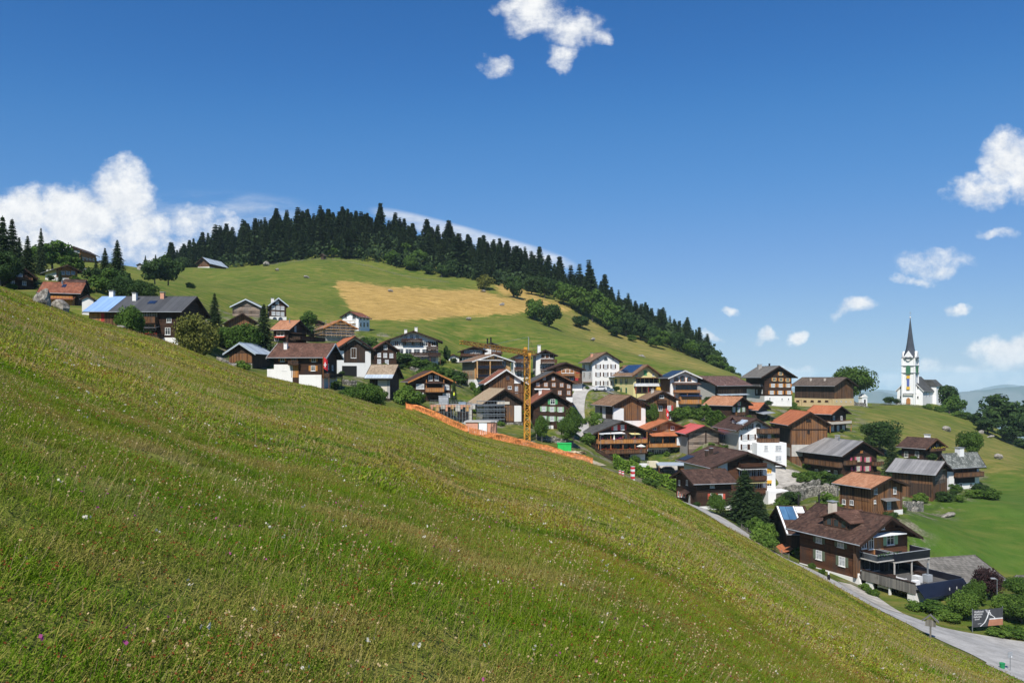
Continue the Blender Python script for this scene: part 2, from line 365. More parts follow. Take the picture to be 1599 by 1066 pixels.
# ------------------------------------------------------------------ terrain
GK = np.array([-.90, -.64, -.596, -.532, -.48, -.432, -.384, -.306, -.238, -.17, -.14, -.112, -.08, -.056, 0, .04, .10, .20, .32, .512, .64, .75])
GV = np.array([.197, .116, .099, .073, .057, .042, .021, -.004, -.015, -.035, -.040, -.046, -.062, -.072, -.087, -.095, -.110, -.150, -.216, -.316, -.372, -.415])
YEK = np.array([-.9, -.64, -.48, -.296, -.128, .10, .20, .32, .512, .64, .75])
YEV = np.array([90., 100, 118, 125, 130, 138, 135, 113, 87, 76, 68])
def smax(a, b, k):
    h = np.clip(.5 + .5 * (a - b) / k, 0, 1); return b * (1 - h) + a * h + k * h * (1 - h)
def interp_lin(x, xs, ys, sl, sr):
    r = np.interp(x, xs, ys); r = np.where(x < xs[0], ys[0] + sl * (x - xs[0]), r); return np.where(x > xs[-1], ys[-1] + sr * (x - xs[-1]), r)
def lumps(x, y):
    return (.35 * np.sin(x * .11 + y * .05 + 1) + .30 * np.sin(x * .05 - y * .09 + 2.1) + .22 * np.sin(y * .21 + x * .13)
            + .10 * np.sin(x * .47 + 1.3 * np.sin(y * .3)) + .08 * np.sin(y * .61 - x * .35))
def Fs(x, y):
    Y = np.maximum(y, 1e-3); k = x / Y
    g = interp_lin(k, GK, GV, -.36, -.36)
    f = np.where(y > 1e-3, Y * g, -.36 * x)
    f = np.where((k > .75) & (y > 1e-3), .75 * 0 + Y * GV[-1] - .36 * (x - .75 * Y), f)
    r = np.hypot(x, y)
    f = f - 1.65 + .0145 * np.clip(y, 0, 200) + lumps(x, y) * np.clip((r - 6) / 60, 0, 1) * .55
    ye = np.interp(np.where(y > 1e-3, k, 0), YEK, YEV)
    f = f - .007 * np.maximum(y - ye, 0) ** 2 - .004 * np.maximum(r - 185, 0) ** 2
    return f
CPL = []      # world control points of the village valley and the hill
def cp(px, py, Y): p = P(px, py, Y); CPL.append((p.x, p.y, p.z))
for q in [(640, 566, 250), (640, 520, 300), (640, 495, 340), (700, 535, 290), (800, 505, 350), (900, 545, 320), (800, 480, 400), (700, 470, 390), (1000, 560, 320), (560, 480, 360),
          (450, 480, 330), (450, 440, 400), (450, 411, 470), (415, 470, 340), (360, 450, 360), (330, 418, 450), (290, 440, 400), (280, 425, 430), (350, 466, 310),
          (500, 405, 480), (600, 415, 480), (680, 434, 470), (740, 442, 460), (820, 460, 450), (900, 484, 440), (966, 521, 430), (1053, 548, 420), (1091, 560, 415), (1147, 584, 400),
          (1050, 572, 350), (1120, 586, 350), (880, 520, 380), (960, 540, 380), (620, 450, 420), (540, 440, 420), (720, 490, 380),
          (270, 432, 480), (330, 405, 540), (400, 380, 560), (450, 373, 570), (580, 379, 580), (700, 405, 570), (800, 435, 560), (900, 470, 540), (1000, 513, 520), (1080, 548, 500), (1110, 570, 490), (1165, 592, 460),
          (250, 447, 330), (185, 442, 270), (120, 412, 365), (60, 420, 300), (0, 425, 250), (20, 452, 200), (95, 437, 250), (250, 480, 260), (200, 520, 168), (330, 562, 165), (240, 420, 400), (140, 410, 420), (40, 400, 400), (-80, 400, 300), (-150, 420, 220),
          (1340, 636, 320), (1400, 633, 370), (1440, 634, 385), (1480, 645, 370), (1530, 662, 350), (1599, 697, 330), (1700, 735, 300), (1450, 662, 300), (1540, 715, 230), (1599, 740, 240), (1420, 640, 340), (1350, 660, 260),
          (1560, 790, 165), (1450, 800, 165), (1440, 850, 140), (1500, 850, 140), (1599, 885, 125), (1599, 925, 108), (1540, 890, 125), (1700, 905, 130), (1490, 700, 240), (1560, 760, 195),
          (1230, 665, 420), (1230, 690, 520), (1400, 690, 460), (1500, 720, 450), (1600, 760, 420), (1100, 640, 600), (1320, 700, 600),
          (1225, 745, 195), (1515, 713, 214), (1540, 716, 214), (1500, 706, 222), (1372, 699, 224), (1480, 706, 232), (1250, 770, 170), (1215, 800, 150), (1400, 700, 230), (1370, 720, 215), (905, 620, 250), (910, 640, 225), (898, 668, 205), (850, 700, 172), (900, 715, 172), (700, 650, 190), (730, 672, 170),
          (690, 630, 195), (640, 622, 180), (600, 630, 165), (540, 606, 168), (430, 585, 170), (380, 575, 180), (460, 560, 195), (1010, 735, 190), (1040, 750, 180), (960, 728, 190), (1145, 600, 300), (560, 545, 240), (700, 600, 215), (700, 562, 260), (960, 612, 245), (1110, 645, 215), (1080, 640, 225)]:
    cp(*q)
for q in [(-60, 700, 5), (60, 760, -20), (200, 800, -40), (350, 800, -90), (500, 700, -140), (-250, 650, 45), (-420, 600, 60), (-400, 350, 85), (-600, 200, 120), (420, 400, -70), (600, 300, -120), (300, 100, -70), (-300, 100, 40)]:
    CPL.append(q)
# the village road: flat strip along the foot of the near slope
ROAD = [(1760, 1095, 71, 10), (1660, 1052, 78.5, 8.5), (1597, 1028, 82.5, 7.0), (1530, 1005, 86.4, 5.6), (1475, 986, 90, 4.3), (1430, 970, 93, 3.5), (1384, 953, 96.4, 3.0), (1332, 930, 101.8, 2.7), (1295, 907, 107.3, 2.5),
        (1246, 882, 113.9, 2.3), (1200, 857, 121.3, 2.1), (1150, 827, 131, 2.0), (1100, 796, 141, 2.0), (1060, 779, 150, 2.0), (1030, 767, 158, 2.2), (1005, 762, 163, 2.4)]
for (px, py, Y, w) in ROAD: cp(px, py, Y); 
for (px, py, Y, w) in ROAD[2:12]: cp(px + 40, py + 2, Y - 1 + 6)
for k, Y in ((-.64, 70), (-.48, 80), (-.3, 85), (-.1, 95), (.1, 100), (.22, 95), (.3, 85)):
    z = float(Fs(np.array(k * Y), np.array(float(Y)))); CPL.append((k * Y, Y, z - 9))
for k, Y in ((-.5, 20), (0, 30), (.3, 40), (.5, 50), (-.9, 40)):
    CPL.append((k * Y, Y, -27 if k > 0 else -15))
TPSW = None
def tps_fit():
    global TPSW
    A = np.array(CPL); n = len(A); S = 100.0
    X = A[:, :2] / S
    d = np.hypot(X[:, None, 0] - X[None, :, 0], X[:, None, 1] - X[None, :, 1])
    K = np.where(d > 0, d * d * np.log(d + 1e-12), 0) + np.eye(n) * .0035
    Pm = np.c_[np.ones(n), X]
    M = np.block([[K, Pm], [Pm.T, np.zeros((3, 3))]])
    TPSW = (X, np.linalg.solve(M, np.r_[A[:, 2], 0, 0, 0]))
def Vs(x, y):
    X, w = TPSW; sh = x.shape; x = x.ravel() / 100; y = y.ravel() / 100; out = np.empty_like(x)
    for i in range(0, len(x), 20000):
        a, b = x[i:i + 20000], y[i:i + 20000]
        d = (a[:, None] - X[None, :, 0]) ** 2 + (b[:, None] - X[None, :, 1]) ** 2
        out[i:i + 20000] = (.5 * d * np.log(d + 1e-12)) @ w[:-3] + w[-3] + w[-2] * a + w[-1] * b
    return out.reshape(sh)
def terrain(x, y):
    x = np.asarray(x, float); y = np.asarray(y, float)
    r = np.hypot(x, y)
    v = np.clip(Vs(np.clip(x, -700, 700), np.clip(y, -100, 800)), -160, 130)
    v = v + (.25 * np.sin(x * .09 + 2 * np.sin(y * .05)) + .18 * np.sin(y * .17 + x * .06)) * np.clip((r - 240) / 120, 0, 1) * 2.0
    f = Fs(x, y)
    z = smax(f, v, 1.2)
    t = np.clip((r - 620) / 700, 0, 1); t = t * t * (3 - 2 * t)
    z = z * (1 - t) + t * -180
    t = np.clip((r - 1200) / 2500, 0, 1)
    return z - t * 420
def tz(x, y): return float(terrain(np.array([x]), np.array([y]))[0])
def G(px, Y): x = (px - CX) / FX * Y; return Vector((x, Y, tz(x, Y)))
def inpoly(px, py, poly):
    c = np.zeros(px.shape, bool); n = len(poly)
    for i in range(n):
        x1, y1 = poly[i]; x2, y2 = poly[(i + 1) % n]
        if y1 == y2: continue
        c ^= ((y1 > py) != (y2 > py)) & (px < (x2 - x1) * (py - y1) / (y2 - y1) + x1)
    return c
def make_ground():
    tps_fit()
    th = np.concatenate([np.arange(-180, -42, 4.0), np.arange(-42, 42, .13), np.arange(42, 180, 4.0)])
    th = np.radians(th)
    rr = [0.0]; r = .8
    while r < 22000:
        rr.append(r); r *= 1.05 if r < 20 else (1.02 if r < 90 else (1.009 if r < 620 else 1.05))
    rr = np.array(rr[1:])
    T, RR = np.meshgrid(th, rr); x = np.sin(T) * RR; y = np.cos(T) * RR
    z = terrain(x, y)
    nr, nt = x.shape
    idx = np.arange(nr * nt).reshape(nr, nt)
    j2 = np.r_[np.arange(1, nt), 0]
    q = np.stack([idx[:-1], idx[:-1][:, j2], idx[1:][:, j2], idx[1:]], -1).reshape(-1, 4)[:, ::-1]
    co = np.stack([x, y, z], -1).reshape(-1, 3)
    co = np.vstack([co, [[0, 0, tz(0, .01)]]])
    me = npmesh('ground', co, q.ravel(), 4, [])
    px = CX + FX * x / np.maximum(y, .1); py = HY - FX * z / np.maximum(y, .1)
    vis = (y > 1)
    def soft(poly, dx, dy):
        acc = 0
        for i in range(16): a_ = i * 2.4; q_ = ((i + .5) / 16) ** .5; acc = acc + inpoly(px + warp * .6 + dx * q_ * math.cos(a_), py + warp * .3 + dy * q_ * math.sin(a_), poly)
        return acc / 16.
    warp = 3 * np.sin(x * .21) + 2 * np.sin(y * .37 + x * .1)
    gold = soft([(519, 437), (560, 440), (620, 448), (700, 452), (752, 452), (782, 462), (822, 470), (838, 481), (822, 489), (700, 496), (584, 503), (547, 484)], 9, 6) * vis * (y > 330) * (y < 520)
    gold2 = soft([(760, 440), (800, 440), (850, 462), (900, 482), (905, 490), (840, 480), (790, 470)], 14, 7) * vis * (y > 350)
    dry = soft([(880, 480), (1000, 528), (1147, 585), (1100, 582), (1040, 570), (960, 546), (890, 520)], 14, 7) * vis * (y > 330)
    dry2 = soft([(1330, 640), (1599, 690), (1599, 745), (1500, 735), (1400, 690)], 25, 12) * vis * (y > 150)
    lush = soft([(1400, 770), (1500, 770), (1560, 742), (1599, 740), (1660, 900), (1600, 900), (1420, 860)], 16, 8) * vis * (y > 110)
    vil = soft([(150, 470), (430, 480), (640, 520), (900, 560), (1120, 580), (1330, 620), (1345, 660), (1400, 690), (1550, 740), (1500, 800), (1440, 820), (1500, 930), (1340, 930), (1000, 800), (700, 700), (430, 620)], 20, 12) * vis * (y > 110) * (y < 300)
    m = np.stack([np.maximum(gold, gold2 * .8), np.maximum(dry * .7, dry2 * .45), lush * 1.0, vil * 1.0], -1).reshape(-1, 4)
    m = np.vstack([m, [[0, 0, 0, 1]]])
    a = me.attributes.new('zone', 'FLOAT_COLOR', 'POINT'); a.data.foreach_set('color', m.astype(np.float32).ravel())
    f = (np.hypot(x, y) < 230) & (Fs(x, y) + .3 > Vs(np.clip(x, -700, 700), np.clip(y, -100, 800)))
    a = me.attributes.new('near', 'FLOAT', 'POINT'); a.data.foreach_set('value', np.r_[f.ravel() * 1.0, 1.].astype(np.float32))
    me.polygons.foreach_set('use_smooth', np.ones(len(me.polygons), bool))
    mt, n, p = new_mat('meadow_ground', .95, .1)
    g = n.node('ShaderNodeNewGeometry'); pos = g.outputs['Position']
    za = n.node('ShaderNodeAttribute', attribute_name='zone'); zs = n.node('ShaderNodeSeparateColor'); n.l.new(za.outputs['Color'], zs.inputs[0])
    na = n.node('ShaderNodeAttribute', attribute_name='near')
    fl = n.mapping(pos, (1, 1, 0))
    n1 = n.noise(fl, .035, 5, .6); n2 = n.noise(fl, .3, 5, .65); n3 = n.noise(n.mapping(pos, (.12, .5, .0), (0, 0, .12)), 1.0, 5, .65); n4 = n.noise(fl, 2.2, 4, .7)
    c = n.mix(n.ss(n1, .35, .65), (.062, .112, .012), (.115, .150, .022))
    c = n.mix(n.ss(n3, .42, .66, 0, .85), c, (.21, .18, .048))
    c = n.mix(n.ss(n2, .50, .70, 0, .55), c, (.040, .080, .014))
    c = n.mix(n.ss(n4, .45, .75, 0, .45), c, (.15, .165, .035))
    goldc = n.mix(n.ss(n.m('ADD', n3, n.m('MULTIPLY', n2, .5)), .5, 1.0), (.29, .18, .05), (.56, .37, .125))
    goldc = n.mix(n.ss(n4, .45, .65, 0, .5), goldc, (.20, .15, .04))
    c = n.mix(n.ss(n.m('ADD', n.m('MULTIPLY', zs.outputs[0], 1.18), n.m('MULTIPLY', n.m('SUBTRACT', n.m('ADD', n.m('MULTIPLY', n3, .6), n.m('MULTIPLY', n2, .4)), .5), 3.6)), .35, .95, 0, .93), c, goldc)
    c = n.mix(n.m('MULTIPLY', zs.outputs[1], n.ss(n3, .35, .6, .2, 1)), c, (.30, .225, .075))
    c = n.mix(n.m('MULTIPLY', zs.outputs[2], n.ss(n1, .3, .65, .45, .9)), c, n.mix(n.ss(n2, .3, .7), (.045, .115, .012), (.085, .155, .022)))
    c = n.mix(n.m('MULTIPLY', za.outputs['Alpha'], n.ss(n.noise(fl, .16, 5, .65), .50, .60, 0, .85)), c, n.mix(n.ss(n4, .35, .65), (.13, .11, .075), (.30, .27, .21)))
    c = n.mix(n.m('MULTIPLY', za.outputs['Alpha'], n.ss(n2, .45, .6, 0, .6)), c, (.035, .065, .014))
    nearc = n.mix(n.ss(n2, .3, .7), (.09, .12, .02), (.18, .175, .038))
    c = n.mix(n.m('MULTIPLY', na.outputs['Fac'], .85), c, nearc)
    n.l.new(c, p.inputs['Base Color'])
    b = n.node('ShaderNodeBump'); b.inputs['Strength'].default_value = .9; b.inputs['Distance'].default_value = .35
    n.l.new(n.m('ADD', n4, n.m('MULTIPLY', n2, 1.0)), b.inputs['Height']); n.l.new(b.outputs[0], p.inputs['Normal'])
    me.materials.append(mt)
    tag(link('ground', me), kind='structure')

def ribbon(name, pts, mat, lift=.06, sub=6, widths=None):
    """sheet draped along world xy points with half-widths"""
    P2 = []
    n = len(pts)
    for i in range(n - 1):
        for j in range(sub):
            t = j / sub
            p0 = pts[max(i - 1, 0)]; p1 = pts[i]; p2 = pts[i + 1]; p3 = pts[min(i + 2, n - 1)]
            P2.append([.5 * ((2 * b) + (-a + c) * t + (2 * a - 5 * b + 4 * c - d) * t * t + (-a + 3 * b - 3 * c + d) * t ** 3) for a, b, c, d in zip(p0, p1, p2, p3)])
    P2.append(list(pts[-1])); A = np.array(P2)
    d = np.gradient(A[:, :2], axis=0); d /= np.linalg.norm(d, axis=1)[:, None]; nrm = np.c_[-d[:, 1], d[:, 0]]
    K = 9; rows = []
    for k in range(K):
        u = -1 + 2 * k / (K - 1); q = A[:, :2] + nrm * A[:, 2:3] * u
        rows.append(np.c_[q, terrain(q[:, 0], q[:, 1]) + lift])
    v = np.stack(rows, 1).reshape(-1, 3); m = len(A)
    fs = []
    for i in range(m - 1):
        for k in range(K - 1):
            a = i * K + k; fs += [a, a + 1, a + K + 1, a + K]
    me = npmesh(name, v, fs, 4, [mat]); me.polygons.foreach_set('use_smooth', np.ones(len(me.polygons), bool))
    return tag(link(name, me), kind='structure')
def pxy(px, Y, w): return ((px - CX) / FX * Y, Y, w)

# ---- far mountain ridges
def mountains():
    mt, n, p = new_mat('far_mountain', 1, 0)
    g = n.node('ShaderNodeNewGeometry')
    c = n.mix(n.ss(n.noise(n.mapping(g.outputs['Position'], (.001, .001, .001)), 1.0, 8, .65), .42, .6), (.035, .06, .035), (.12, .13, .11))
    n.l.new(c, p.inputs['Base Color'])
    for (D, prof, dep) in ((9000, [(-900, 560), (200, 640), (900, 640), (1180, 625), (1340, 612), (1372, 609), (1400, 616), (1450, 630), (1480, 616), (1540, 610), (1599, 603), (1750, 580), (2600, 560)], 3500),
                      (15000, [(-900, 590), (900, 612), (1300, 606), (1450, 610), (1505, 613), (1545, 604), (1570, 600), (1620, 606), (1760, 590), (2600, 570)], 5000)):
        xs = np.linspace(-900, 2600, 700); ys = np.interp(xs, [a for a, b in prof], [b for a, b in prof])
        rows = 26; V = []
        for j in range(rows):
            t = j / (rows - 1)
            Y = D - 2500 * (1 - t) + rng.normal(0, 30, len(xs))
            X = (xs - CX) / FX * D
            top = (HY - ys) / FX * D
            nz_ = sum(np.sin(X * f + p_ + t * 9 * q) * a for f, p_, q, a in ((.0016, 1, 1.2, 90), (.0041, 2, -1.7, 50), (.0093, 4, 2.3, 22), (.021, 3, 3.1, 10)))
            z = -1100 + (top + 1100) * t ** .9 + nz_ * (t * (1 - t) * 4 * .9 + .12)
            V.append(np.c_[X, Y, z])
        back = np.c_[(xs - CX) / FX * D, np.full(len(xs), D + dep * .5), np.full(len(xs), -1100.)]
        V.append(back); V = np.array(V); nr, nt = V.shape[:2]; idx = np.arange(nr * nt).reshape(nr, nt)
        q = np.stack([idx[:-1, :-1], idx[:-1, 1:], idx[1:, 1:], idx[1:, :-1]], -1).reshape(-1)
        tag(link('mountains', npmesh('mountains', V, q, 4, [mt])), kind='structure')
def haze():
    mb = MB(); mb.box(-23500, 23500, -23500, 23500, -1300, 142, 0)
    m = bpy.data.materials.new('haze_air'); m.use_nodes = True; nt = m.node_tree; nt.nodes.clear()
    v = nt.nodes.new('ShaderNodeVolumePrincipled'); v.inputs['Density'].default_value = .000062; v.inputs['Color'].default_value = (.62, .88, 1, 1); v.inputs['Anisotropy'].default_value = -.3
    o = nt.nodes.new('ShaderNodeOutputMaterial'); nt.links.new(v.outputs[0], o.inputs['Volume'])
    tag(mb.build('haze', m), kind='stuff')
# ------------------------------------------------------------------ vegetation
L_SPR = leafy('spruce_needles', (.014, .034, .012), (.052, .092, .026), (.036, .050, .018), transl=.1)
L_DEC = leafy('broad_leaves', (.032, .082, .012), (.11, .19, .028), (.07, .115, .018))
L_HDG = leafy('bright_hedge_leaves', (.10, .20, .018), (.24, .35, .045), (.12, .22, .03))
L_DRK = leafy('dark_leaves', (.020, .050, .013), (.060, .110, .024), (.036, .065, .017))
L_YEL = leafy('yellow_green_leaves', (.075, .095, .018), (.22, .22, .045), (.12, .13, .03))
L_BRI = leafy('bright_leaves', (.06, .13, .016), (.17, .26, .04), (.09, .16, .025))
L_PUR = leafy('purple_leaves', (.022, .011, .012), (.075, .034, .034), (.03, .02, .02))
BARK = flat('bark', (.06, .045, .034), var=.4); BARKG = flat('grey_bark', (.14, .125, .105), var=.4)
def quads(cen, u, v):
    """leaf quads: centre and two half-vectors"""
    co = np.stack([cen - u - v, cen + u - v, cen + u + v, cen - u + v], 1).reshape(-1, 3)
    return co
def unit(a): return a / np.maximum(np.linalg.norm(a, axis=-1, keepdims=True), 1e-6)
def spruce_mesh(name, seed, layers=30, per=9, seg=5, rad=.17, fine=1.0, gap=0.0, bare=.04):
    """height 1; crown of drooping boughs"""
    r = np.random.default_rng(seed); C = []; U = []; V = []
    for i in range(layers):
        t = (i + r.uniform(0, .6)) / layers
        z = bare + t * (1 - bare)
        Lr = rad * (1 - t) ** .85 * r.uniform(.78, 1.12) + .006
        if r.random() < gap: continue
        for a in np.arange(per) * 2 * math.pi / per + r.uniform(0, 6):
            a += r.normal(0, .18); L = Lr * r.uniform(.62, 1.15)
            d = np.array([math.cos(a), math.sin(a), 0]); w = np.array([-d[1], d[0], 0])
            for k in range(seg):
                s = (k + r.uniform(.1, .9)) / seg
                c = d * L * s + np.array([0, 0, z - .25 * L * s * s - .05 * L])
                sz = (.0125 + .012 * (1 - t)) * (1.15 - .5 * s) / fine
                for h in (-1, 1):
                    C.append(c + w * h * sz * r.uniform(.2, 1.1) + r.normal(0, .002, 3))
                    U.append((d * .9 + w * r.normal(0, .5) + np.array([0, 0, -.25 + r.normal(0, .2)])) * sz * 1.1)
                    V.append((w * h * .75 + np.array([0, 0, -.55 + r.normal(0, .25)])) * sz * .62)
    C.append(np.array([0, 0, .995])); U.append(np.array([.004, 0, 0])); V.append(np.array([0, 0, .02]))
    return np.array(C), np.array(U), np.array(V)
def trunk_data(r0, h, lean=0, seg=6, n=7, limbs=()):
    mb = MB(); pts = [Vector((lean * t * h + .02 * h * math.sin(t * 5), .015 * h * math.sin(t * 7 + 1), t * h)) for t in np.linspace(0, 1, seg)]
    for i in range(seg - 1): mb.bar(pts[i] - Vector((0, 0, .02 * h if i == 0 else 0)), pts[i + 1], r0 * (1 - .75 * i / seg), 0, n, r0 * (1 - .75 * (i + 1) / seg))
    for (t, a, L, up, rr) in limbs:
        p = pts[min(int(t * (seg - 1)), seg - 2)]; e1 = p + Vector((math.cos(a) * L * .5, math.sin(a) * L * .5, up * .45)); e2 = p + Vector((math.cos(a) * L, math.sin(a) * L, up))
        mb.bar(p, e1, rr, 0, 6, rr * .7); mb.bar(e1, e2, rr * .7, 0, 6, rr * .25)
    return mb
_sp = {}
def spruce_variant(k, near=False):
    key = (k, near)
    if key in _sp: return _sp[key]
    if near: C, U, V = spruce_mesh('n', 50 + k, 46, 13, 9, .235, 1.5, 0, .05)
    else: C, U, V = spruce_mesh('s', k, 26 + k % 3 * 4, 8, 4, [.15, .17, .135, .19, .16, .145][k % 6], .85, [0, .05, .12, 0, .08, .1][k % 6], [.04, .08, .14, .05, .1, .2][k % 6])
    co = quads(C, U, V); nf = len(C)
    # trunk joined for far copies
    tb = trunk_data(.011, .97, 0, 4, 5)
    if near:
        cr = npmesh('spruce_crown', co, np.arange(nf * 4), 4, [L_SPR]); tm = tb.mesh('spruce_trunk', [BARK]); _sp[key] = (cr, tm)
    else:
        mb = MB(); mb.v = [tuple(c) for c in co]; mb.f = [(4 * i, 4 * i + 1, 4 * i + 2, 4 * i + 3) for i in range(nf)]; mb.m = [0] * nf
        mb.add(tb.v, tb.f, 1); _sp[key] = mb.mesh('spruce', [L_SPR, BARK])
    return _sp[key]
def crown_mesh(name, seed, mat, lobes=26, per=110, leaf=.055, shape=(1, 1, .85), gap=.0, low=.0, ragged=.22):
    """crown fitting roughly a unit-radius ball centred at the origin"""
    r = np.random.default_rng(seed)
    LC = []
    while len(LC) < lobes:
        q = unit(r.normal(0, 1, 3)) * r.uniform(.35, .78)
        q = q * np.array(shape)
        if q[2] < -.74: continue
        LC.append(q)
    C = []; N_ = []
    for q in LC:
        lr = r.uniform(.24, .42) * (1.0 if r.random() > ragged else 1.25); nn = int(per * lr / .33)
        dd = unit(r.normal(0, 1, (nn, 3))); rad = lr * r.uniform(.55, 1.08, (nn, 1)) ** .6
        C.append(q + dd * rad * np.array([1, 1, .8])); N_.append(dd)
    C = np.vstack(C); N_ = np.vstack(N_)
    if gap > 0: keep = r.random(len(C)) > gap; C, N_ = C[keep], N_[keep]
    nn = unit(N_ + r.normal(0, .55, N_.shape) + np.array([0, 0, .25]))
    a = unit(np.cross(nn, r.normal(0, 1, nn.shape))); b = np.cross(nn, a)
    s = leaf * r.uniform(.6, 1.3, (len(C), 1))
    return npmesh(name, quads(C, a * s, b * s * .8), np.arange(len(C) * 4), 4, [mat])
_cr = {}
def crown_variant(kind, k):
    key = (kind, k)
    if key not in _cr:
        mat = dict(dec=L_DEC, dark=L_DRK, yel=L_YEL, bri=L_BRI, pur=L_PUR)[kind]
        big = k >= 10
        _cr[key] = crown_mesh('crown', 100 + k * 7 + len(kind), mat, 46 if big else 26, 200 if big else 105, .032 if big else .055, gap=.45 if kind == 'yel' else (.25 if kind == 'pur' else 0))
    return _cr[key]
_tk = {}
def tree(px, Y, h, w, kind, label, cat='tree', name=None, group=None, k=0, big=False, stem=.1, base=None, squash=None):
    """standing broadleaf tree: trunk with limbs and a leafy crown"""
    p = G(px, Y) if base is None else base
    t = empty(name or 'broadleaf_tree', p, random.uniform(0, 6), label, cat, group)
    key = k % 3
    if key not in _tk:
        _tk[key] = trunk_data(.028, .72, .02 * (key - 1), 6, 7, [(.4, 0.5 + key, .28, .25, .012), (.5, 2.6 + key, .30, .28, .012), (.6, 4.5, .24, .24, .01), (.7, 5.6, .2, .25, .008), (.8, 1.8, .2, .2, .008)]).mesh('trunk', [BARKG if key == 1 else BARK])
    tk = link('trunk', _tk[key], t); tk.scale = (h * max(.6, w / h), h * max(.6, w / h), h)
    cr = link('crown', crown_variant(kind, (k % 4) + (10 if big else 0)), t)
    ch = h * (1 - stem); cr.location = (0, 0, h * stem + ch * .5); cr.scale = (w / 2 / .98, w / 2 / .98, ch / 2 / .88)
    return t
def bush(px, Y, h, w, kind, label, k=0, group=None, name='bush', cat='bush', dz=0, cut=.3):
    p = G(px, Y); p.z += dz
    o = link(name, crown_variant(kind, k % 4), None, (p.x, p.y, p.z + h * (.5 - cut * .25)), random.uniform(0, 6))
    o.scale = (w / 2, w / 2, h / 2 / .85); return tag(o, label, cat, group)
def near_spruce(px, Y, h, label, k=0, wide=1.0):
    t = empty('spruce_tree', G(px, Y), random.uniform(0, 6), label, 'tree')
    cr, tm = spruce_variant(k, True)
    a = link('trunk', tm, t); a.scale = (h, h, h); b = link('crown', cr, t); b.scale = (h * wide, h * wide, h); return t

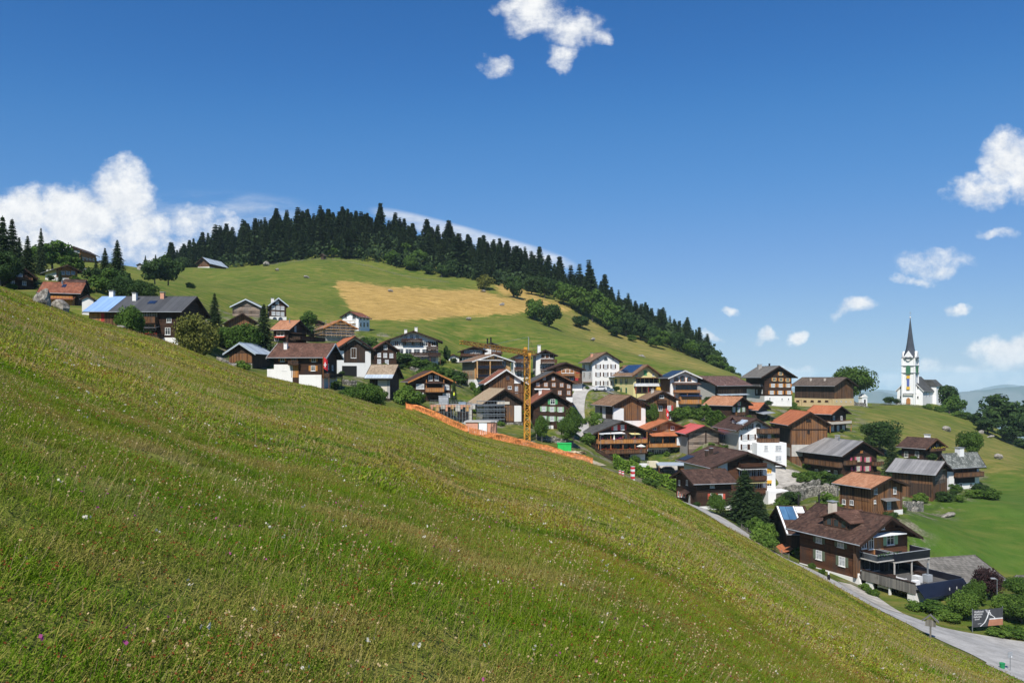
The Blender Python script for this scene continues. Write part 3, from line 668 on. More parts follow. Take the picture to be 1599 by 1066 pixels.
def forest():
    r = random.Random(3)
    pts = []
    lower = [(262, 440, 470), (300, 418, 482), (350, 408, 492), (415, 408, 485), (500, 403, 480), (600, 413, 482), (680, 432, 475), (760, 448, 463), (830, 462, 462), (900, 486, 452), (966, 520, 442), (1050, 547, 432), (1110, 566, 420)]
    upper = [(262, 435, 520), (300, 420, 545), (350, 398, 570), (400, 378, 585), (500, 372, 595), (600, 382, 600), (700, 406, 595), (800, 434, 580), (900, 470, 565), (1000, 513, 545), (1080, 548, 525), (1110, 566, 510)]
    ctrl = []
    n = 0; tries = 0
    while n < 285 and tries < 20000:
        tries += 1
        px = r.uniform(262, 1108); u = r.random() ** .8
        yl = np.interp(px, [a for a, b, c in lower], [c for a, b, c in lower]); yu = np.interp(px, [a for a, b, c in upper], [c for a, b, c in upper])
        Y = yl + (yu - yl) * u; x = (px - CX) / FX * Y
        if 560 < px < 700 and u < .32 and r.random() < .8: continue
        if any((x - a) ** 2 + (Y - b) ** 2 < 5.0 ** 2 for a, b in pts): continue
        pts.append((x, Y)); n += 1
        h = r.uniform(11.5, 22) * (.75 if px > 950 else 1) * (.8 if px < 330 else 1)
        if r.random() < .15: h *= 1.2
        if px > 1040: h *= .95
        o = link('spruce_tree', spruce_variant(r.randrange(6)), None, (x, Y, tz(x, Y) - .3), r.uniform(0, 6)); s = h * r.uniform(1.45, 2.4); o.scale = (s, s, h)
        ctrl.append(h)
        tag(o, 'dark green spruce standing among many others in the forest that covers the hilltop', 'tree', 'spruces of the hilltop forest')
    # further spruces between and behind, as one mass
    pc = bpy.data.collections.new('forest_spruces')
    for i in range(6): pc.objects.link(bpy.data.objects.new('spruce_%02d' % i, spruce_variant(i)))
    ex = []
    for _ in range(620):
        px = r.uniform(262, 1108); u = r.uniform(.12, 1.12)
        yl = np.interp(px, [a for a, b, c in lower], [c for a, b, c in lower]); yu = np.interp(px, [a for a, b, c in upper], [c for a, b, c in upper]); Y = yl + (yu - yl) * u
        hh = r.uniform(9, 19) * (.8 if px > 950 else 1); ww = hh * r.uniform(1.3, 2.2); ex.append(((px - CX) / FX * Y, Y, r.randrange(6), r.uniform(0, 6), ww, hh))
    ex = np.array(ex)
    scatter('spruce_forest', 'mass of further spruces filling the hilltop forest behind the front rows', np.c_[ex[:, 0], ex[:, 1], terrain(ex[:, 0], ex[:, 1]) - .3], ex[:, 2], np.c_[np.zeros(len(ex)), np.zeros(len(ex)), ex[:, 3]], np.c_[ex[:, 4], ex[:, 4], ex[:, 5]], pc)['category'] = 'forest'
    # woodland floor and dense trees behind the rows
    C = []; Nn = []
    for _ in range(2600):
        px = r.uniform(258, 1112); u = r.uniform(.0, 1.05)
        yl = np.interp(px, [a for a, b, c in lower], [c for a, b, c in lower]); yu = np.interp(px, [a for a, b, c in upper], [c for a, b, c in upper])
        Y = yl + (yu - yl) * u; x = (px - CX) / FX * Y; C.append((x, Y))
    C = np.array(C); z = terrain(C[:, 0], C[:, 1])
    per = 16; cc = np.repeat(np.c_[C, z], per, 0); hh = np.tile(rng.uniform(0, 1, (1, per)), (len(C), 1)).ravel()
    cc[:, :2] += rng.normal(0, 1.6, (len(cc), 2)); cc[:, 2] += rng.uniform(0, 7, len(cc))
    nn = unit(rng.normal(0, 1, cc.shape)); a = unit(np.cross(nn, rng.normal(0, 1, nn.shape))); b = np.cross(nn, a); s = rng.uniform(.4, .95, (len(cc), 1))
    tag(link('forest_undergrowth', npmesh('forest_undergrowth', quads(cc, a * s, b * s), np.arange(len(cc) * 4), 4, [L_SPR])), 'dense dark undergrowth filling the forest between the spruces on the hill', 'undergrowth', None, 'stuff')
    # broadleaved fringe
    g = 'broadleaved trees at the forest edge'
    for i, (px, Y, h, w, kd) in enumerate([(283, 470, 12, 9, 'dark'), (430, 492, 10, 9, 'dark'), (447, 494, 9, 8, 'dark'), (560, 488, 8, 8, 'dark'), (520, 484, 6, 8, 'dec'), (612, 486, 9, 9, 'dec'), (640, 480, 9, 10, 'dec'), (632, 500, 12, 12, 'dec'), (655, 492, 11, 12, 'dec'), (668, 476, 6, 8, 'dark'), (690, 470, 8, 9, 'dark'), (710, 475, 11, 10, 'dark'),
                             (830, 452, 12, 11, 'dark'), (850, 446, 13, 12, 'dark'), (880, 440, 13, 12, 'dec'), (905, 436, 17, 15, 'dec'), (925, 432, 18, 15, 'dec'), (945, 430, 17, 14, 'dec'), (960, 428, 14, 13, 'dec'), (978, 426, 14, 13, 'dark'), (985, 436, 11, 10, 'dec'), (1000, 424, 12, 11, 'dark'), (1015, 420, 10, 10, 'dark'), (1035, 424, 10, 10, 'dec'), (1058, 420, 11, 10, 'dark'), (1080, 412, 9, 9, 'dec'), (1098, 424, 12, 11, 'dark'), (1110, 436, 12, 12, 'dark'), (1122, 430, 10, 10, 'dark'), (1134, 424, 8, 9, 'dec'), (1148, 424, 7, 8, 'dark'), (1117, 420, 9, 9, 'dec')]):
        tree(px, Y, h, w, kd, 'rounded ' + ('dark green' if kd == 'dark' else 'mid green') + ' broadleaved tree along the edge of the hill forest', k=i, group=g, stem=.08)
    for i, (px, Y, h, w, kd, lb) in enumerate([(757, 445, 9, 10, 'yel', 'lone yellow green bushy tree beside the golden field, just below the forest'), (801, 425, 13, 11, 'dark', 'dark olive bushy tree alone on the meadow right of the yellow green one'),
                             (834, 388, 12, 10, 'dec', 'left tree of the close pair standing in the middle of the hill meadow'), (858, 378, 12, 12, 'dark', 'right, darker tree of the close pair standing in the middle of the hill meadow'), (906, 405, 7, 10, 'dark', 'low round bush on the meadow right of the tree pair'),
                             (963, 415, 6, 9, 'dark', 'low round bush below the forest edge, second from the tree pair'), (987, 415, 4, 5, 'dec', 'small bush at the forest edge over the white four storey house'), (1025, 410, 7, 9, 'dec', 'rounded light bush at the lower forest edge over the yellow house'), (1164, 420, 9, 10, 'dark', 'dark round tree on the skyline left of the big dark timber house'), (1137, 432, 8, 9, 'dec', 'green skyline tree at the right end of the forest')]):
        tree(px, Y, h, w, kd, lb, k=i + 1, stem=.02)

def hedge(pts, h, w, mat, label, seed=1, dens=34):
    r = np.random.default_rng(seed); q = [G(a, b) for a, b in pts]; C = []; o0 = q[0]
    for a, b in zip(q[:-1], q[1:]):
        L = (b - a).length; n = int(L * h * w * dens + L * (w + 2 * h) * 22)
        t = r.random(n)[:, None]; base = np.array(a)[None] * (1 - t) + np.array(b)[None] * t
        d = np.array((b - a).normalized()); nr = np.array([-d[1], d[0], 0])
        side = (r.beta(.5, .5, n) - .5)[:, None] * w; up = r.random(n) ** .6 * h * (1 + .12 * np.sin(t[:, 0] * L * 1.3 + seed))
        C.append(base + nr * side + np.array([0, 0, 1.]) * up[:, None] + r.normal(0, .08, (n, 3)))
    C = np.vstack(C) - np.array(o0); nn = unit(r.normal(0, 1, C.shape) + np.array([0, -.3, .4])); a_ = unit(np.cross(nn, r.normal(0, 1, C.shape))); b_ = np.cross(nn, a_); s_ = r.uniform(.08, .2, (len(C), 1))
    tag(link('hedge', npmesh('hedge', quads(C, a_ * s_, b_ * s_), np.arange(len(C) * 4), 4, [mat]), None, o0), label, 'hedge')
# ------------------------------------------------------------------ meadow grass
def blade_mat(lush=False):
    m, n, p = new_mat('lush_grass_blades' if lush else 'grass_blades', .75, .08)
    g = n.node('ShaderNodeNewGeometry'); oi = n.node('ShaderNodeObjectInfo')
    at = n.node('ShaderNodeAttribute', attribute_name='kind')
    pos = n.mapping(g.outputs['Position'], (1, 1, 0))
    big = n.noise(pos, .055, 4, .6); mid = n.noise(n.mapping(g.outputs['Position'], (.35, .9, 0), (0, 0, .35)), .8, 4, .6)
    ri = g.outputs['Random Per Island']
    c = n.mix(ri, (.085, .19, .014), (.22, .35, .034))
    c = n.mix(n.ss(big, .38, .62), c, n.mix(ri, (.23, .27, .025), (.42, .42, .075)))
    f = n.m('ADD', n.m('MULTIPLY', mid, .8), n.m('MULTIPLY', ri, .25))
    c = n.mix(n.ss(f, .50, .68, 0, .85), c, n.mix(ri, (.27, .20, .05), (.45, .36, .13)))
    c = n.mix(n.ss(n.noise(pos, .35, 3), .58, .70, 0, .75), c, (.42, .34, .16))
    c = n.mix(n.ss(n.noise(n.mapping(g.outputs['Position'], (.5, 1, 0), (0, 0, .4)), .16, 4, .6), .53, .66, 0, .42), c, (.24, .10, .04))
    c = n.mix(n.ss(n.noise(n.mapping(g.outputs['Position'], (1, .6, 0)), .11, 3, .6), .55, .68, 0, .6), c, (.045, .13, .015))
    sw = n.mapping(g.outputs['Position'], (.06, .30, 0), (0, 0, -.12))
    c = n.mix(n.ss(n.noise(sw, 1.0, 5, .62), .515, .64, 0, .8), c, n.mix(ri, (.34, .25, .07), (.50, .42, .17)))
    c = n.mix(n.ss(n.noise(n.mapping(g.outputs['Position'], (.10, .38, 0), (0, 0, .1)), 1.3, 4, .6), .54, .64, 0, .75), c, n.mix(ri, (.04, .12, .012), (.10, .20, .02)))
    hsv = n.node('ShaderNodeHueSaturation'); n.l.new(c, hsv.inputs['Color']); hsv.inputs['Saturation'].default_value = 1.06; hsv.inputs['Value'].default_value = .90 if lush else 1.07; hsv.inputs['Hue'].default_value = .503 if lush else .5; c = hsv.outputs[0]
    for thr, colr in ((.5, (.36, .29, .14)), (1.5, (.26, .085, .03)), (2.5, (.70, .66, .55)), (3.5, (.42, .09, .26)), (4.5, (.66, .50, .28))):
        c = n.mix(n.m('GREATER_THAN', at.outputs['Fac'], thr), c, colr)
    n.l.new(c, p.inputs['Base Color'])
    tr = n.node('ShaderNodeBsdfTranslucent'); n.l.new(c, tr.inputs[0]); mx = n.node('ShaderNodeMixShader'); mx.inputs[0].default_value = .35
    out = [q for q in m.node_tree.nodes if q.type == 'OUTPUT_MATERIAL'][0]
    n.l.new(p.outputs[0], mx.inputs[1]); n.l.new(tr.outputs[0], mx.inputs[2]); n.l.new(mx.outputs[0], out.inputs[0])
    return m
def patch_mesh(seed, size, nbl, hmin, hmax, wid, mat, flowers):
    r = np.random.default_rng(seed)
    n = nbl; base = np.c_[r.uniform(-size / 2, size / 2, (n, 2)), np.full(n, -.02)]
    h = r.uniform(hmin, hmax, n); az = r.uniform(0, 6.28, n); lean = np.abs(r.normal(.55, .4, n)) * h
    d = np.c_[np.cos(az), np.sin(az), np.zeros(n)]; sd_ = np.c_[-np.sin(az + r.normal(0, .8, n)), np.cos(az), np.zeros(n)]
    up = np.array([0, 0, 1.]); w = wid * r.uniform(.6, 1.3, (n, 1))
    p0 = base; p1 = base + up * h[:, None] * .55 + d * lean[:, None] * .3; p2 = base + up * h[:, None] * .98 + d * lean[:, None]
    co = np.stack([p0 - sd_ * w, p0 + sd_ * w, p1 + sd_ * w * .8, p1 - sd_ * w * .8, p2 + sd_ * w * .15, p2 - sd_ * w * .15], 1).reshape(-1, 3)
    q = (np.arange(n)[:, None] * 6 + np.array([0, 1, 2, 3, 3, 2, 4, 5])[None]).ravel()
    kind = np.zeros(n * 6); kind[r.random(n).repeat(6) < (.04 if wid < .004 else .09)] = 1
    V = [co]; F = [q]; K = [kind]; off = len(co)
    nl = int(n * .7); lc = np.c_[r.uniform(-size / 2, size / 2, (nl, 2)), r.uniform(.25, .8, nl) * hmax]
    ln = unit(r.normal(0, .6, (nl, 3)) + np.array([0, 0, 1.])); la = unit(np.cross(ln, r.normal(0, 1, (nl, 3)))); lb_ = np.cross(ln, la); ls = wid * r.uniform(.7, 1.5, (nl, 1))
    V.append(quads(lc, la * ls, lb_ * ls * .8)); F.append(off + np.arange(nl * 4)); K.append(np.where(r.random(nl) < .03, 2, 0).repeat(4) * 1.0); off += nl * 4
    for (kd, cnt, fs, hh) in flowers:
        for _ in range(cnt):
            b = np.r_[r.uniform(-size / 2, size / 2, 2), 0]; top = b + np.array([r.normal(0, .03), r.normal(0, .03), r.uniform(*hh)])
            ww = np.array([wid * .5, 0, 0])
            V.append(np.array([b - ww, b + ww, top + ww, top - ww])); F.append(off + np.arange(4)); K.append(np.ones(4) * (1 if kd in (1, 5) else 0)); off += 4
            for j in range(3 if kd != 3 else 5):
                c = top + r.normal(0, fs * (.5 if kd != 3 else .9), 3) * np.array([1, 1, .6 if kd != 1 else 1.6])
                nn = unit(r.normal(0, 1, 3)); a = unit(np.cross(nn, r.normal(0, 1, 3))) * fs * .5; bb = np.cross(nn, a)
                V.append(np.array([c - a - bb, c + a - bb, c + a + bb, c - a + bb])); F.append(off + np.arange(4)); K.append(np.ones(4) * kd); off += 4
    me = npmesh('tuft', np.vstack(V), np.concatenate(F), 4, [mat])
    at = me.attributes.new('kind', 'FLOAT', 'POINT'); at.data.foreach_set('value', np.concatenate(K).astype(np.float32))
    return me
def gn_scatter(obj, coll):
    ng = bpy.data.node_groups.new('scatter_tufts', 'GeometryNodeTree')
    ng.interface.new_socket('Geometry', in_out='INPUT', socket_type='NodeSocketGeometry'); ng.interface.new_socket('Geometry', in_out='OUTPUT', socket_type='NodeSocketGeometry')
    N_ = ng.nodes; L = ng.links; gi = N_.new('NodeGroupInput'); go = N_.new('NodeGroupOutput')
    m2p = N_.new('GeometryNodeMeshToPoints'); iop = N_.new('GeometryNodeInstanceOnPoints'); ci = N_.new('GeometryNodeCollectionInfo')
    ci.inputs['Collection'].default_value = coll; ci.inputs['Separate Children'].default_value = True; ci.inputs['Reset Children'].default_value = True
    def attr(nm, t):
        a = N_.new('GeometryNodeInputNamedAttribute'); a.data_type = t; a.inputs['Name'].default_value = nm; return a.outputs['Attribute']
    L.new(gi.outputs[0], m2p.inputs[0]); L.new(m2p.outputs[0], iop.inputs['Points']); L.new(ci.outputs[0], iop.inputs['Instance'])
    iop.inputs['Pick Instance'].default_value = True
    L.new(attr('idx', 'INT'), iop.inputs['Instance Index']); L.new(attr('rot', 'FLOAT_VECTOR'), iop.inputs['Rotation']); L.new(attr('scl', 'FLOAT_VECTOR'), iop.inputs['Scale'])
    L.new(iop.outputs[0], go.inputs[0])
    md = obj.modifiers.new('scatter', 'NODES'); md.node_group = ng
def scatter(name, label, P3, idx, rot, scl, coll):
    me = bpy.data.meshes.new(name); me.vertices.add(len(P3)); me.vertices.foreach_set('co', P3.astype(np.float32).ravel())
    a = me.attributes.new('idx', 'INT', 'POINT'); a.data.foreach_set('value', idx.astype(np.int32))
    a = me.attributes.new('rot', 'FLOAT_VECTOR', 'POINT'); a.data.foreach_set('vector', rot.astype(np.float32).ravel())
    a = me.attributes.new('scl', 'FLOAT_VECTOR', 'POINT'); a.data.foreach_set('vector', scl.astype(np.float32).ravel())
    o = link(name, me); tag(o, label, 'grass', None, 'stuff'); gn_scatter(o, coll); return o
def grass():
    bm_ = blade_mat(); bl_ = blade_mat(True)
    def coll(nm, metas):
        c = bpy.data.collections.new(nm)
        for i, me in enumerate(metas):
            o = bpy.data.objects.new('grass_tuft_%02d' % i, me); c.objects.link(o)
        return c
    T = []
    for i in range(12):
        fl = []
        if i in (1, 4, 7): fl.append((1, 3, .008, (.12, .22)))
        if i in (2, 5, 8, 9, 11): fl.append((2, 22, .008, (.06, .14)))
        if i in (3, 10): fl.append((3, 1, .014, (.14, .26)))
        if i in (6,): fl.append((4, 2, .012, (.1, .18)))
        if i in (4, 8, 9): fl.append((5, 12, .009, (.08, .16)))
        T.append(patch_mesh(i, .75, 900, .02, .095, .0030, bl_, fl))
    near = coll('tufts_near', T)
    T2 = []
    for i in range(8):
        fl = []
        if i % 3 == 1: fl.append((2, 30, .014, (.09, .19)))
        if i % 3 == 0: fl.append((1, 10, .018, (.15, .30)))
        if i == 4: fl.append((3, 1, .025, (.16, .26)))
        if i in (2, 6): fl.append((5, 4, .018, (.14, .28)))
        T2.append(patch_mesh(40 + i, 1.7, 560, .03, .115, .0100, bm_, fl))
    mid = coll('tufts_mid', T2)
    T3 = []
    for i in range(6):
        fl = []
        if i == 5: fl.append((2, 8, .04, (.16, .26)))
        
        if i in (2, 4): fl.append((1, 8, .035, (.15, .3)))
        T3.append(patch_mesh(80 + i, 3.4, 500, .04, .14, .025, bm_, fl))
    far = coll('tufts_far', T3)
    def pts(y0, y1, dens, marg):
        n = int(dens * .5 * (y1 ** 2 - y0 ** 2) * 1.42)
        y = np.sqrt(rng.uniform(y0 ** 2, y1 ** 2, n)); k = rng.uniform(-.71, .71, n)
        return k * y, y
    for (nm, lb, y0, y1, dens, c, nv) in (('meadow_grass', 'tall flowering meadow grass covering the near slope at the photographer\'s feet', 1.6, 16, 7.5, near, 12),
                                         ('meadow_grass', 'green and straw coloured meadow grass over the middle of the near slope', 14, 48, 1.5, mid, 8),
                                         ('meadow_grass', 'meadow grass on the far part of the near slope up to its edge', 44, 150, .42, far, 6)):
        x, y = pts(y0, y1, dens, 0)
        k = x / y; ye = np.interp(k, YEK, YEV)
        ok = y < ye + 5
        # keep the road clear
        rp = np.array([((a - CX) / FX * c_, c_, w_) for a, b_, c_, w_ in ROAD])
        for (a, b_) in zip(rp[:-1], rp[1:]):
            t = np.clip(((x - a[0]) * (b_[0] - a[0]) + (y - a[1]) * (b_[1] - a[1])) / ((b_[0] - a[0]) ** 2 + (b_[1] - a[1]) ** 2), 0, 1)
            dd = np.hypot(x - a[0] - t * (b_[0] - a[0]), y - a[1] - t * (b_[1] - a[1])); ok &= dd > a[2] + .4
        x, y = x[ok], y[ok]; z = terrain(x, y)
        P3 = np.c_[x, y, z]
        tall = .72 + .5 * (np.sin(x * .23 + 1.7 * np.sin(y * .19)) * .5 + .5) * rng.uniform(.6, 1.2, len(x))
        # zones of different growth
        zone = np.sin(x * .35 + np.sin(y * .27) * 1.5) + np.sin(y * .41 + x * .1 + 2) + rng.normal(0, .8, len(x))
        idx = rng.integers(0, nv, len(x))
        if nv == 12:
            idx = np.where(zone > .9, np.array([2, 5, 8, 11])[rng.integers(0, 4, len(x))], idx); idx = np.where(zone < -1.2, np.array([0, 1, 4, 9])[rng.integers(0, 4, len(x))], idx)
        # tilt each patch with the slope after spinning it
        gx = (terrain(x + .5, y) - z) / .5; gy = (terrain(x, y + .5) - z) / .5
        nz_ = unit(np.c_[-gx, -gy, np.ones(len(x))]); tx = unit(np.c_[nz_[:, 2], np.zeros(len(x)), -nz_[:, 0]]); ty = np.cross(nz_, tx)
        sp = rng.uniform(0, 6.28, len(x))[:, None]
        c0 = tx * np.cos(sp) + ty * np.sin(sp); c1 = -tx * np.sin(sp) + ty * np.cos(sp)
        rot = np.c_[np.arctan2(c1[:, 2], nz_[:, 2]), -np.arcsin(np.clip(c0[:, 2], -1, 1)), np.arctan2(c0[:, 1], c0[:, 0])]
        s = rng.uniform(.85, 1.2, len(x)); fx_ = np.where(rng.random(len(x)) < .5, -1, 1)
        scatter(nm, lb, P3, idx, rot, np.c_[s * fx_, s, s * tall], c)
# ------------------------------------------------------------------ houses
_wm = {}
def win_mesh(w, h, fr, glass, style):
    """window at origin facing -Y: frame ring, panes, glazing bars, sill"""
    key = (round(w, 2), round(h, 2), fr.name, glass.name, style)
    if key in _wm: return _wm[key]
    f = lambda s, z, d: (s, -d, z)
    mb = MB(); b = .09; a, c = -w / 2, w / 2
    if style == 'arch':
        n = 8; pts = [(a, 0), (c, 0)] + [(w / 2 * math.cos(t), h - w / 2 + w / 2 * math.sin(t)) for t in np.linspace(0, math.pi, n)]
        mb.prism([(x * 1.0, z) for x, z in pts], f, .0, .05, 0)
        pm = MB(); pm.prism([(x * .78, .1 + z * .86) for x, z in pts], f, .02, .065, 0)
    else:
        mb.fbox(f, a, c, 0, b, 0, .07); mb.fbox(f, a, c, h - b, h, 0, .07); mb.fbox(f, a, a + b, b, h - b, 0, .07); mb.fbox(f, c - b, c, b, h - b, 0, .07)
        if w > .7 and style != 'plain':
            mb.fbox(f, -.035, .035, b, h - b, 0, .06)
            if h > 1.0: mb.fbox(f, a + b, -.035, h * .62, h * .62 + .05, 0, .055); mb.fbox(f, .035, c - b, h * .62, h * .62 + .05, 0, .055)
        mb.fbox(f, a - .08, c + .08, -.08, -.002, 0, .14)
        pm = MB(); pm.fbox(f, a + b * .5, c - b * .5, b * .5, h - b * .5, .0, .03)
    _wm[key] = (mb.mesh('window', [fr]), pm.mesh('pane', [glass])); return _wm[key]
_sm = {}
def shut_mesh(w, h, mat):
    key = (round(w, 2), round(h, 2), mat.name)
    if key not in _sm:
        f = lambda s, z, d: (s, -d, z); mb = MB(); mb.fbox(f, -w / 2, w / 2, 0, h, .0, .05)
        mb.fbox(f, -w / 2 + .06, w / 2 - .06, h * .1, h * .46, .05, .065); mb.fbox(f, -w / 2 + .06, w / 2 - .06, h * .54, h * .9, .05, .065)
        _sm[key] = mb.mesh('shutter', [mat])
    return _sm[key]

class House:
    def __init__(s, name, label, cat, C, base, eave, Y, xl, xr, g, apex, a, wallm, roofm, ov=(.9, .9), trim=None, basem=None, baseh=None, dim=None, purl=True, group=None, thick=.24, foot=3.5, gablem=None, rake=None, cpt=True):
        c = P(C, base, Y); zb = c.z
        if isinstance(a, tuple):     # turn the house until the named wall has the wanted length
            best = None
            for i in range(-20, 221):
                t = R(i * .5); uu = Vector((math.cos(t), math.sin(t))); d = uu if a[0] == 'R' else Vector((-uu.y, uu.x))
                k = ((xr if a[0] == 'R' else xl) - CX) / FX; den = d.x - k * d.y
                if abs(den) < 1e-4: continue
                L_ = (k * c.y - c.x) / den
                if L_ > 0 and (best is None or abs(L_ - a[1]) < best[0]): best = (abs(L_ - a[1]), i * .5)
            a = best[1]
        s.a = a
        ua = R(a); u = Vector((math.cos(ua), math.sin(ua))); v = Vector((-u.y, u.x))
        def ext(px, d):
            k = (px - CX) / FX; den = d.x - k * d.y
            return (k * c.y - c.x) / den
        Wd = ext(xr, u) if not dim or dim[0] is None else dim[0]
        Ld = ext(xl, v) if not dim or dim[1] is None else dim[1]
        s.dims = (Wd, Ld)
        cen = Vector((c.x, c.y)) + u * Wd / 2 + v * Ld / 2
        if g == 'R': s.w, s.l, s.th = Wd, Ld, ua
        else: s.w, s.l, s.th = Ld, Wd, ua - math.pi / 2
        s.zb = zb; s.cen = cen; s.g = g
        # roof height from the apex seen over the gable wall
        gp = (Vector((c.x, c.y)) + u * Wd / 2) if g == 'R' else (Vector((c.x, c.y)) + v * Ld / 2)
        s.hr = (HY - apex) / FX * gp.y - zb
        ze = (HY - eave) / FX * Y - zb
        k = ov[0] / (s.w / 2); s.he = (ze + k * s.hr) / (1 + k); s.ov = ov
        s.root = empty(name, (cen.x, cen.y, zb), s.th, label, cat, group)
        w2, l2, he, hr = s.w / 2, s.l / 2, s.he, s.hr
        sl = (hr - he) / w2
        s.slope = sl; tk = thick / math.cos(math.atan(sl))
        s.wallm = wallm
        mb = MB(); ht = hr - tk - .03; hw = he - tk - .03
        prof = [(-w2, -foot), (w2, -foot), (w2, hw), (0, ht), (-w2, hw)]
        mb.prism(prof, lambda x, z, d: (x, d, z), -l2, l2, 0)
        mats = [wallm]
        mb.build('wall', mats, s.root)
        if gablem:
            gm = MB(); gm.prism([(-w2 + .02, hw - .4), (w2 - .02, hw - .4), (w2 - .02, hw), (0, ht), (-w2 + .02, hw)], lambda x, z, d: (x, -l2 - d, z), 0, .05, 0); gm.build('gable_panel', gablem, s.root)
        if basem is not None:
            bh = (HY - baseh) / FX * Y - zb; s.bh = bh
            b = MB(); b.box(-w2 - .07, w2 + .07, -l2 - .07, l2 + .07, -foot, bh); b.build('stone_base', basem, s.root)
        # roof
        e, go = ov; r = MB(); x1 = w2 + e; y1 = l2 + go; ze = he - sl * e
        for sg in (-1, 1):
            vs = [(0, -y1, hr), (sg * x1, -y1, ze), (sg * x1, y1, ze), (0, y1, hr), (0, -y1, hr - tk), (sg * x1, -y1, ze - tk), (sg * x1, y1, ze - tk), (0, y1, hr - tk)]
            top = (0, 1, 2, 3) if sg > 0 else (3, 2, 1, 0)
            r.add(vs, [top], 0); r.add(vs, [(4, 5, 6, 7), (0, 1, 5, 4), (1, 2, 6, 5), (2, 3, 7, 6)], 1)
        r.bar((0, -y1 - .02, hr + .01), (0, y1 + .02, hr + .01), .10, 0, 6)
        tr = trim or TRIM
        s.roof = r.build('roof', [roofm, tr], s.root)
        # rake boards and gutter
        rk = rake or tr
        for sy in (-1, 1):
            t = MB()
            for sg in (-1, 1):
                t.hexa([(0, sy * (y1 + .03), hr - tk - .12), (sg * (x1 + .02), sy * (y1 + .03), ze - tk - .1), (sg * (x1 + .02), sy * (y1 + .09), ze - tk - .1), (0, sy * (y1 + .09), hr - tk - .12),
                        (0, sy * (y1 + .03), hr + .03), (sg * (x1 + .02), sy * (y1 + .03), ze + .03), (sg * (x1 + .02), sy * (y1 + .09), ze + .03), (0, sy * (y1 + .09), hr + .03)])
            t.build('rake_board', rk, s.root)
        for sg in (-1, 1): gt = MB(); gt.bar((sg * (x1 + .07), -y1, ze - .08), (sg * (x1 + .07), y1, ze - .08), .075, 0, 6); gt.build('gutter', TRIMG, s.root)
        if purl and go > .4:
            for fx_ in (-.96, -.5, 0, .5, .96):
                pb = MB(); z = (ht if fx_ == 0 else hw + (ht - hw) * (1 - abs(fx_))) - .16
                pb.box(fx_ * w2 - .09, fx_ * w2 + .09, -l2 - go + .1, -l2, z - .12, z + .1); pb.build('purlin', tr, s.root)
        if cpt:
            for (aa, bb) in ((0, 0), (1, 0), (0, 1)):
                q = Vector((c.x, c.y)) + u * Wd * aa + v * Ld * bb
                CPL.append((q.x, q.y, zb - .2))
        HOUSES.append(s)
    def face(s, F):
        w2, l2 = s.w / 2, s.l / 2
        if F == 'F': return (lambda a, z, d: (a, -l2 - d, z)), w2, 0.0
        if F == 'S': return (lambda a, z, d: (-w2 - d, -a, z)), l2, -math.pi / 2
        if F == 'E': return (lambda a, z, d: (w2 + d, a, z)), l2, math.pi / 2
    def sz(s, F, px, py):
        th = s.th; k = (px - CX) / FX; m = (HY - py) / FX
        ox, oy = -s.cen.x, -s.cen.y
        c, sn = math.cos(-th), math.sin(-th)
        lx, ly = c * ox - sn * oy, sn * ox + c * oy
        dx, dy = c * k - sn * 1, sn * k + c * 1
        w2, l2 = s.w / 2, s.l / 2
        if F == 'F': t = (-l2 - ly) / dy; return lx + t * dx, t * m - s.zb
        if F == 'S': t = (-w2 - lx) / dx; return -(ly + t * dy), t * m - s.zb
        if F == 'E': t = (w2 - lx) / dx; return ly + t * dy, t * m - s.zb
    def wins(s, F, pts, w=.9, h=1.1, fr=FRW, glass=GLASS, sh=None, style='std', shw=None, blind=None):
        f, half, rz = s.face(F)
        for q in pts:
            a, z = s.sz(F, q[0], q[1])
            ww, hh = (q[2], q[3]) if len(q) > 3 else (w, h)
            a = max(-half + ww * .6, min(half - ww * .6, a))
            fm, pm = win_mesh(ww, hh, fr, glass, style)
            o = link('window', fm, s.root, f(a, z - hh / 2, .0 if not getattr(s, 'bh', -9) > z - hh / 2 else .07), rz)
            link('pane', pm, o)
            if sh:
                sw = shw or ww * .5; sm = shut_mesh(sw, hh, sh)
                for sg in (-1, 1): link('shutter', sm, o, (sg * (ww / 2 + sw / 2 + .02), 0, 0))
            if blind:
                bm = shut_mesh(ww * .9, hh * .55, blind); link('blind', bm, o, (0, -.07, hh * .45))
        return s
    def grid(s, F, rows, cols, jit=0, **kw):
        """rows: list of py at the first column edge; cols: px list"""
        return s.wins(F, [(x, y) for y in rows for x in cols], **kw)
    def row(s, F, x0, y0, x1, y1, n, **kw):
        return s.wins(F, [(x0 + (x1 - x0) * i / max(n - 1, 1), y0 + (y1 - y0) * i / max(n - 1, 1)) for i in range(n)], **kw)
    def patch(s, F, px0, py0, px1, py1, mat, name='plank_panel', d=.06, d0=-.02, clampg=True):
        f, half, rz = s.face(F)
        a0, z1 = s.sz(F, px0, py0); a1, z0 = s.sz(F, px1, py1)
        a0, a1 = max(-half, min(a0, a1)), min(half, max(a0, a1))
        mb = MB()
        def top(a):
            if F == 'F': return min(z1, s.hr - .45 - s.slope * abs(a))
            return min(z1, s.he - .35)
        if F == 'F' and a0 < 0 < a1: poly = [(a0, z0), (a1, z0), (a1, top(a1)), (0, top(0)), (a0, top(a0))]
        else: poly = [(a0, z0), (a1, z0), (a1, top(a1)), (a0, top(a0))]
        mb.prism(poly, f, d0, d); o = mb.build(name, mat, s.root); return s
